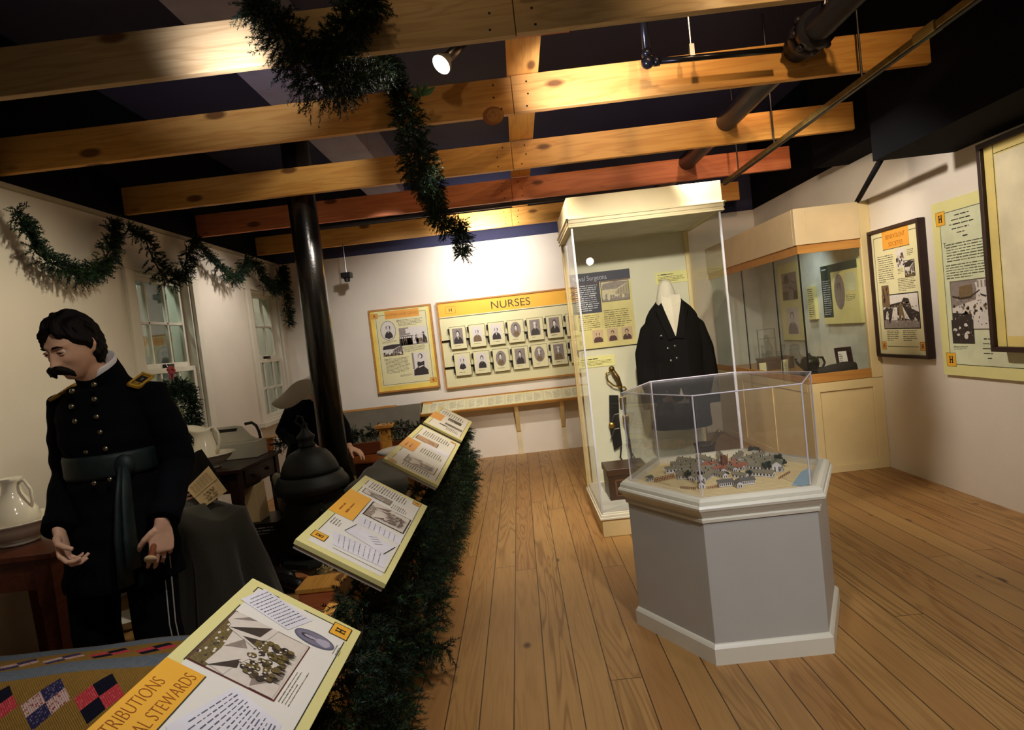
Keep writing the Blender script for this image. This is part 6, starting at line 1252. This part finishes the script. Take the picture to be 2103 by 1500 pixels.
for s in (-1, 1):
    c = Vector((s * .032, -.0740, .011)); m = MB(); m.smooth = True; m.ball((0, 0, 0), .0122, 8); m.v = [tuple(Hm @ (c + Vector(v))) for v in m.v]; e = build_l(m, 'eye', EYEW)
    d = Vector((-.25, -1, -.30)).normalized(); m = MB(); m.smooth = True; q = c + d * .0112; m.tube([q, q + d * .0026], [.0062, .005], 12); m.v = [tuple(Hm @ Vector(v)) for v in m.v]; build_l(m, 'iris', IRIS, e)
    m = MB(); m.smooth = True; a = [c + Vector((.0145 * math.cos(k), -.0085 - .004 * math.sin(k), .0055 * math.sin(k) + .0010)) for k in [math.pi * i / 6 for i in range(7)]]; m.tube([Hm @ p for p in a], [.0012, .0034, .0044, .0048, .0044, .0034, .0012], 6); build_l(m, 'eyelid', SKIN, e)
    m = MB(); m.smooth = True; a = [c + Vector((.0140 * math.cos(k), -.0085 - .0035 * math.sin(k), -.0065 * math.sin(k) - .001)) for k in [math.pi * i / 6 for i in range(7)]]; m.tube([Hm @ p for p in a], [.001, .0026, .0032, .0034, .0032, .0026, .001], 6); build_l(m, 'eyelid', SKIN, e)
    m = MB(); m.smooth = True; a = [Vector((s * x, y, z)) for x, y, z in ((.012, -.097, .030), (.024, -.097, .036), (.036, -.091, .037), (.048, -.078, .030))]; m.tube([Hm @ p for p in a], [.002, .0045, .004, .001], 8); build_l(m, 'eyebrow', HAIR)
G_ = hair(Hm, man); G_.data.transform(Matrix.Translation((OX, OY, 0)))
m = MB(); m.smooth = True
for s in (-1, 1):
    a = [Vector((s * x, y, z)) for x, y, z in ((.0, -.115, -.041), (.010, -.116, -.043), (.024, -.108, -.049), (.036, -.097, -.060), (.044, -.087, -.075), (.047, -.081, -.090))]; m.tube([Hm @ p for p in a], [.010, .0125, .0135, .012, .010, .003], 12)
rr = random.Random(3)
for q in range(60):
    x = (rr.random() - .5) * .07; a = Vector((x, -.118 + .35 * abs(x), -.040 - .35 * abs(x))); m.tube([Hm @ a, Hm @ (a + Vector((x * .25, .002, -.012))), Hm @ (a + Vector((x * .45, .006, -.026)))], [.003, .003, .0006], 5)
build_l(m, 'moustache', HAIR)
m = MB(); m.smooth = True                                                          # trousers
m.loft([R(0, .01, .80, .185, .14), R(0, .01, .90, .175, .13), R(0, .0, 1.02, .155, .115)])
for s, q in ((-1, -.155), (1, .088)): m.tube([V(s * .085, .01, .88), V(q * .8 + s * .02, .0, .66), V(q, -.01, .44), V(q * 1.05, .02, .12), V(q * 1.05, .0, .05)], [.10, .092, .084, .082, .088], 20)
o = build_l(m, 'trousers', WOOLK); melt(o, .007, 4); o.data.materials.clear(); o.data.materials.append(WOOLK)
for k in range(2):
    m = MB(); a = -.22 - .30 * k; m.tube([V(.090 + .094 * math.cos(a), .094 * math.sin(a), .70), V(.088 + .087 * math.cos(a), -.01 + .087 * math.sin(a), .44), V(.092 + .086 * math.cos(a), .02 + .086 * math.sin(a), .12)], .0022, 5); build_l(m, 'side_stripe', mat('white_piping', (176, 170, 160), .7))
for s in (-1, 1):
    m = MB(); m.smooth = True; q = -.163 if s < 0 else .092; m.tube([V(q, .09, .04), V(q, .08, .05), V(q, .0, .055), V(q + s * .01, -.12, .04), V(q + s * .012, -.17, .025)], [.02, .048, .05, .046, .015], 16, .8); build_l(m, 'shoe', LEATH)
m = MB(); m.smooth = True                                                          # frock coat
m.loft([R(-.02, .01, .615, .215, .180, fold=.05), R(-.015, .01, .72, .205, .175, fold=.035), R(0, .01, .88, .185, .16, fold=.015), R(0, .0, 1.0, .162, .14), R(0, .0, 1.08, .155, .132), R(0, -.005, 1.18, .170, .142), R(0, -.005, 1.27, .172, .142), R(0, .0, 1.33, .165, .125), R(0, .01, 1.38, .125, .10), R(0, .01, 1.405, .09, .078, lean=.35), R(0, -.012, 1.440, .079, .077, lean=.55), R(0, -.02, 1.462, .076, .076, lean=.60), R(0, -.02, 1.468, .072, .072, lean=.60)])
for a, b, c_ in ((rsh, rel, rwr), (lsh, lel, lwr)):
    sd = 1 if a.x > 0 else -1
    m.tube([V(sd * .10, .01, 1.355), a, a.lerp(b, .5) + V(sd * .012, .008, 0), b, b.lerp(c_, .5), c_ + (c_ - b).normalized() * .005], [.05, .066, .066, .062, .058, .052], 18)
o = build_l(m, 'frock_coat', WOOLK); melt(o, .006, 5); o.data.materials.clear(); o.data.materials.append(WOOLK)
bm_ = bmesh.new(); bm_.from_mesh(o.data)
for v in bm_.verts:                                                                # drape folds
    q = v.co; v.co += v.normal * (.003 * math.sin(q.z * 38 + q.x * 25) * math.sin(q.x * 31 + 1.3) + .002 * math.sin(q.z * 70 + 3 * q.x))
bm_.to_mesh(o.data); bm_.free()
for (c_, b) in ((rwr, rel), (lwr, lel)):
    d = (c_ - b).normalized(); m = MB(); m.smooth = True; m.tube([c_ - d * .05, c_ - d * .045, c_ + d * .008, c_ + d * .010], [.050, .0575, .0565, .050], 20); build_l(m, 'cuff', WOOLK)
m = MB(); m.smooth = True
m.loft([R(0, -.010, 1.43, .070, .070, lean=.5), R(.0, -.026, 1.480, .073, .074, lean=.58), R(.0, -.028, 1.486, .071, .072, lean=.58), R(.0, -.026, 1.480, .066, .067, lean=.58)]); build_l(m, 'shirt_collar', mat('white_shirt_linen', (226, 224, 228), .7, var=.04))
for r_ in range(5):                                                                # two rows of buttons
    for s in (-1, 1):
        px, py = [((151, 803), (196, 790)), ((150, 835), (197, 820)), ((157, 865), (201, 856)), ((165, 895), (206, 888)), ((178, 928), (217, 922))][r_][0 if s < 0 else 1]
        p = at(px, py, y=OY - .137) - Vector((OX, OY, 0)); yy = -.150 if r_ < 3 else -.144
        m = MB(); m.smooth = True; m.ball((p.x, yy + .006, p.z), .0098, 8, (1, .7, 1)); build_l(m, 'coat_button', BUTTON)
for px, py in ((197, 992), (229, 984)):
    p = at(px, py, y=OY - .15) - Vector((OX, OY, 0)); m = MB(); m.smooth = True; m.ball((p.x, -.158, p.z), .009, 8, (1, .7, 1)); build_l(m, 'coat_button', BUTTON)
for s in (-1, 1):                                                                  # shoulder straps
    Fr = F((.124, .048, 1.413), (0, -1, -.36), (.9, 0, -.36)) if s > 0 else F((-.112, -.055, 1.368), (0, 1, .38), (-.9, 0, -.36))
    m = MB(); m.fbox(Fr, 0, .105, .01, .052, 0, .012); so = build_l(m, 'shoulder_strap', mat('strap_black_velvet', (18, 16, 18), .9), bevel=.002)
    m = MB(); m.fbox(Fr, -.004, .109, .006, .014, .006, .016); m.fbox(Fr, -.004, .109, .048, .056, .006, .016); m.fbox(Fr, -.004, .006, .006, .056, .006, .016); m.fbox(Fr, .099, .109, .006, .056, .006, .016)
    for k in (.074, .086): m.fbox(Fr, k, k + .005, .018, .044, .010, .014)
    m.fbox(Fr, .012, .017, .018, .044, .010, .014); build_l(m, 'gold_border', GOLDB, so)
    m = MB()
    for k in (.042, .052): m.ball(Fr.p(k, .031, .013), .0045, 5)
    build_l(m, 'insignia', STEEL, so)
m = MB(); m.smooth = True                                                          # sash
m.loft([R(0, .0, 1.045, .164, .142, fold=.006), R(0, .0, 1.06, .169, .147, fold=.01), R(0, .0, 1.09, .169, .147, fold=.008, ph=1), R(0, .0, 1.12, .171, .148, fold=.01, ph=2), R(0, .0, 1.135, .167, .144, fold=.006)]); build_l(m, 'sash_band', SASH)
m = MB(); m.smooth = True; m.ball((.118, -.112, 1.085), .036, 10, (1, .75, 1.2)); build_l(m, 'sash_knot', SASH)
for k, (dx, zz) in enumerate(((.0, .66), (.045, .72))):
    m = MB(); m.smooth = True; a = [V(.118 + dx * .3, -.128, 1.08), V(.120 + dx * .5, -.160, .98), V(.120 + dx * .7, -.188, .84), V(.120 + dx * .8, -.198, zz)]; m.tube(a, [.020, .028, .034, .038], 14, .4); build_l(m, 'sash_end', SASH)
# the wooden tube in his left hand
a, b = at(321, 1100, y=2.198), at(309, 1150, y=2.120); t = thing('wooden_tube', 'small wooden listening tube held in the standing person\'s hand', 'wooden tube', a)
d = (b - a).normalized(); TUBEW = mat('reddish_turned_wood', (122, 66, 38), .35, var=.15)
m = MB(); m.smooth = True; m.tube([a - d * .05, a, b - d * .02, b - d * .008, b], [.008, .010, .010, .016, .020], 18); m.build('barrel', TUBEW, t); m = MB(); m.smooth = True; m.tube([b + d * .0002, b + d * .001], [.014, .0135], 16); m.build('bore', BLACK, t); m = MB(); m.smooth = True; m.tube([b - d * .004, b + d * .0015], [.0205, .0205], 18); m.build('rim', CARD, t)
# ---- the seated patient behind him
SX, SY = -2.10, 3.50
pat = thing('person', 'person sitting behind the standing officer, legs under a grey blanket, holding a paper', 'person', (SX, SY, 0))
hd = Vector((.86, -.51, 0)); sd_ = Vector((.51, .86, 0)); Q = lambda f, s, z: hd * f + sd_ * s + Vector((0, 0, z))
Hp = Matrix.Translation(Q(-.16, .0, 1.09)) @ Matrix.Rotation(math.radians(59), 4, 'Z') @ Matrix.Rotation(math.radians(22), 4, 'X')
def RQ(f, s, z, rf, rs, n=24): return [Q(f + rf * math.cos(k * 2 * math.pi / n), s + rs * math.sin(k * 2 * math.pi / n), z) for k in range(n)]
hand = at(372, 1030, y=3.27) - Vector((SX, SY, 0))
m = MB(); add_head(m, Hp); m.tube([Q(-.06, 0, .92), Q(-.10, .0, .98), Q(-.15, .0, 1.05)], [.06, .055, .055], 16)
m.loft([RQ(0, 0, .46, .11, .16), RQ(0, 0, .6, .11, .15), RQ(-.03, 0, .76, .11, .155), RQ(-.06, 0, .90, .10, .165), RQ(-.07, 0, .96, .07, .10), RQ(-.08, 0, .99, .05, .06)])
wr = hand - Q(.10, -.02, -.0)
m.tube([Q(-.05, .17, .90), Q(.0, .24, .70), Q(.16, .10, .63)], [.05, .042, .03], 12); m.tube([Q(-.05, -.17, .90), Q(.0, -.23, .70), wr], [.05, .042, .028], 12)
add_hand(m, wr, hand - wr + Vector((0, 0, .01)), sd_ + Vector((0, 0, .2)), (0, 0, 1), [[.35, .6, .5]] * 4, 1.0, .5); add_hand(m, Q(.16, .10, .63), Q(.6, -.6, .05), (0, 0, 1), sd_ * -1, [[.3, .5, .4]] * 4, 1.0, .4)
for s in (-1, 1): m.tube([Q(.02, s * .09, .50), Q(.40, s * .10, .52), Q(.42, s * .10, .10), Q(.44, s * .10, .07), Q(.58, s * .10, .05)], [.085, .065, .045, .04, .03], 14)
bodymesh('body', m, pat, [SKIN], .005, 3)
m = MB(); m.smooth = True; m.loft([RQ(0, 0, .45, .14, .19), RQ(0, 0, .6, .135, .175), RQ(-.03, 0, .76, .13, .175), RQ(-.06, 0, .90, .12, .185), RQ(-.07, 0, .965, .085, .12), RQ(-.085, 0, 1.0, .064, .07)])
m.tube([Q(-.05, .16, .90), Q(.0, .24, .70), Q(.13, .13, .645)], [.07, .06, .045], 14); m.tube([Q(-.05, -.16, .90), Q(.0, -.23, .70), wr - Q(.02, 0, 0)], [.07, .06, .045], 14)
o = m.build('jacket', COATK, pat, local=True); melt(o, .008, 4); o.data.materials.clear(); o.data.materials.append(COATK)
G_ = hair(Hp, pat); G_.data.transform(Matrix.Translation((SX, SY, 0)))
t = thing('chair', 'dark wooden chair under the seated person behind the officer', 'chair', (SX, SY, 0)); P3 = lambda f, s, z: Vector((SX, SY, 0)) + Q(f, s, z)
m = MB(); m.hexa([P3(-.2, -.2, .40), P3(.2, -.2, .40), P3(.2, .2, .40), P3(-.2, .2, .40), P3(-.2, -.2, .43), P3(.2, -.2, .43), P3(.2, .2, .43), P3(-.2, .2, .43)]); m.build('seat', DARKW, t)
for f in (-.18, .18):
    for s in (-.18, .18): m = MB(); m.tube([P3(f, s, 0), P3(f, s, .41)], .02, 8); m.build('leg', DARKW, t)
m = MB()
for s in (-.17, .17): m.tube([P3(-.19, s, .42), P3(-.24, s, .90)], .016, 8)
for z in (.6, .75, .88): m.tube([P3(-.215 - .04 * (z - .6), -.17, z), P3(-.215 - .04 * (z - .6), .17, z)], .014, 8)
m.build('backrest', DARKW, t)
bl = thing('lap_blanket', 'grey wool blanket draped over the knees of the seated person to the floor', 'blanket', (-1.70, 3.2, 0))
m = MB(); m.smooth = True; rings = []; n = 72; kc = Vector((-1.715, 3.22, 0))
for j in range(26):
    v = j / 25; z = .685 - .66 * v ** 1.05 if v > .12 else .685 - .02 * (v / .12); ro = .02 + .17 * min(1, (v / .14)) ** .5 if v < .14 else .19 + .10 * (v - .14) / .86
    r_ = []
    for k in range(n):
        a = k * 2 * math.pi / n; fo = 1 + (.13 * math.sin(5 * a + .6 + 1.2 * v) + .07 * math.sin(9 * a + 2 + 2 * v) + .045 * math.sin(14 * a - v)) * min(1, max(0, v - .10) * 2.6)
        ex = 1.0 if math.cos(a) > 0 else 1.12
        c_ = kc + Vector((-.03 + .05 * v, -.02, 0)); tilt = -.10 * math.cos(a) * ro / .2 * (1 - v) * .5
        r_.append((c_.x + ro * ex * fo * math.cos(a), c_.y + ro * .95 * fo * math.sin(a), max(.012, z + tilt + .02 * math.sin(3 * a + 1) * (1 - v))))
    rings.append(r_)
m.loft(rings, cap=True); m.build('cloth', GREYB, bl)
Fr = None; t = thing('paper_sheet', 'aged buff sheet with a faint picture held by the seated person', 'paper', at(425, 1000, y=3.22))
A_ = at(382, 1004, y=3.26); Bq = at(428, 958, y=3.26); Cq = at(466, 1009, y=3.18); Dq = at(418, 1043, y=3.18); a_ = (Dq - A_).normalized(); b_ = (Bq - A_)
Fr = F(A_, a_, b_ - a_ * b_.dot(a_)); w, h = (Dq - A_).length, b_.length
m = MB(); up_ = (Fr.n * -.002); m.hexa([A_ + up_, Dq + up_, Cq + up_, Bq + up_, A_, Dq, Cq, Bq]); m.build('sheet', CARD, t)
FP = F(A_, Dq - A_, Bq - A_); Fn = FP.n if FP.n.y < 0 else -FP.n
def pq(u, v, l): return A_ + (Dq - A_) * u * (1 - v) + (Cq - A_) * u * v + (Bq - A_) * v * (1 - u) + Fn * l
INKS = mat('faded_brown_ink', (128, 104, 74), .8, var=.3, vs=80); m = MB(); rr = random.Random(5)
m.poly([pq(.5, .0, .0024), pq(.515, 0, .0024), pq(.515, 1, .0024), pq(.5, 1, .0024)])
for k in range(34): u, v = .6 + .3 * rr.random(), .28 + .4 * rr.random(); w_ = .02 + .04 * rr.random(); m.poly([pq(u, v, .0026), pq(u + w_, v + .02, .0026), pq(u + w_, v + .06, .0026), pq(u, v + .05, .0026)])
for k in range(7):
    for q in range(6): u, v = .10 + .05 * k, .12 + .13 * q; m.poly([pq(u, v, .0026), pq(u + .012, v, .0026), pq(u + .012, v + .09, .0026), pq(u, v + .09, .0026)])
m.build('faded_print', INKS, t)
# ---- the bending nun beyond the column
NX, NY = -1.86, 5.25
nun = thing('person', 'person in a dark habit with a wide white winged bonnet bending behind the column', 'person', (NX, NY, 0))
Hn = Matrix.Translation((.10, -.10, 1.14)) @ Matrix.Rotation(math.radians(25), 4, 'Z') @ Matrix.Rotation(math.radians(42), 4, 'X')
m = MB(); add_head(m, Hn, False); m.tube([V(0, .02, 1.02), V(.06, -.05, 1.08)], [.055, .052], 16)
m.loft([R(-.02, .05, .62, .16, .13), R(-.02, .05, .75, .14, .12), R(-.01, .03, .9, .15, .12), R(0, .02, .99, .14, .10), R(0, .02, 1.03, .07, .06)])
m.tube([V(-.16, .03, .97), V(-.18, -.04, .76), V(.05, -.16, .66)], [.05, .042, .03], 12); m.tube([V(.15, .03, .97), V(.24, -.02, .76), V(.33, -.12, .62)], [.05, .042, .03], 12)
add_hand(m, V(.05, -.16, .66), (.8, -.3, -.3), (0, 0, -1), (0, -1, 0), [[.3, .4, .3]] * 4); add_hand(m, V(.33, -.12, .62), (.8, -.2, -.4), (0, 0, -1), (0, -1, 0), [[.3, .4, .3]] * 4)
for s in (-1, 1): m.tube([V(s * .08, .06, .68), V(s * .09, .05, .36), V(s * .09, .07, .06), V(s * .09, -.08, .035)], [.08, .06, .04, .03], 12)
bodymesh('body', m, nun, [SKIN], .005, 3)
m = MB(); m.smooth = True
m.loft([R(-.03, .05, .012, .34, .30, fold=.06), R(-.03, .05, .30, .30, .26, fold=.04), R(-.03, .05, .58, .25, .20, fold=.02), R(-.02, .05, .72, .21, .17), R(-.02, .03, .88, .235, .17), R(-.01, .02, .98, .225, .14), R(0, .01, 1.04, .16, .11), R(.02, -.01, 1.075, .08, .08)])
m.tube([V(-.14, .03, .98), V(-.24, .0, .80), V(-.10, -.13, .70), V(.02, -.16, .67)], [.09, .09, .075, .06], 16); m.tube([V(.14, .03, .98), V(.25, -.02, .78), V(.31, -.11, .64)], [.085, .08, .06], 16)
o = m.build('habit', WOOLK, nun, local=True); melt(o, .010, 5); o.data.materials.clear(); o.data.materials.append(WOOLK)
BON = mat('starched_white_linen', (214, 206, 192), .7, var=.03)
def sheet(name, P_, th=.004):
    m = MB(); m.smooth = False; b = [tuple(p) for r in P_ for p in r]; nr, nc = len(P_), len(P_[0]); m.add(b, [(j * nc + i, j * nc + i + 1, (j + 1) * nc + i + 1, (j + 1) * nc + i) for j in range(nr - 1) for i in range(nc - 1)])
    o = m.build(name, BON, nun, local=True); s = o.modifiers.new('thick', 'SOLIDIFY'); s.thickness = th; sb = o.modifiers.new('sub', 'SUBSURF'); sb.levels = sb.render_levels = 2; 
    for p in o.data.polygons: p.use_smooth = True
    return o
L0 = lambda px, py, y: at(px, py, y=y) - Vector((NX, NY, 0))
sheet('bonnet_wing', [[L0(552, 829, 5.05), L0(580, 812, 5.02), L0(604, 780, 5.0), L0(640, 776, 5.05)], [L0(560, 835, 5.05), L0(592, 822, 5.0), L0(618, 796, 5.0), L0(655, 790, 5.05)], [L0(575, 842, 5.10), L0(606, 838, 5.04), L0(634, 808, 5.02), L0(668, 806, 5.08)]])
sheet('bonnet_wing', [[L0(640, 776, 5.08), L0(668, 784, 5.12), L0(688, 800, 5.2)], [L0(646, 792, 5.06), L0(672, 800, 5.1), L0(690, 812, 5.2)], [L0(650, 806, 5.06), L0(672, 814, 5.1), L0(688, 822, 5.2)]])
m = MB(); m.smooth = True; m.ball((.09, -.08, 1.17), .105, 12, (1, 1.05, 1)); build = m.build('bonnet_cap', BON, nun, local=True)
m = MB(); m.smooth = True; m.loft([R(.01, .0, 1.045, .12, .09), R(.02, -.01, 1.075, .10, .085), R(.03, -.03, 1.105, .08, .075), R(.03, -.03, 1.10, .07, .065)]); m.build('white_collar', BON, nun, local=True)
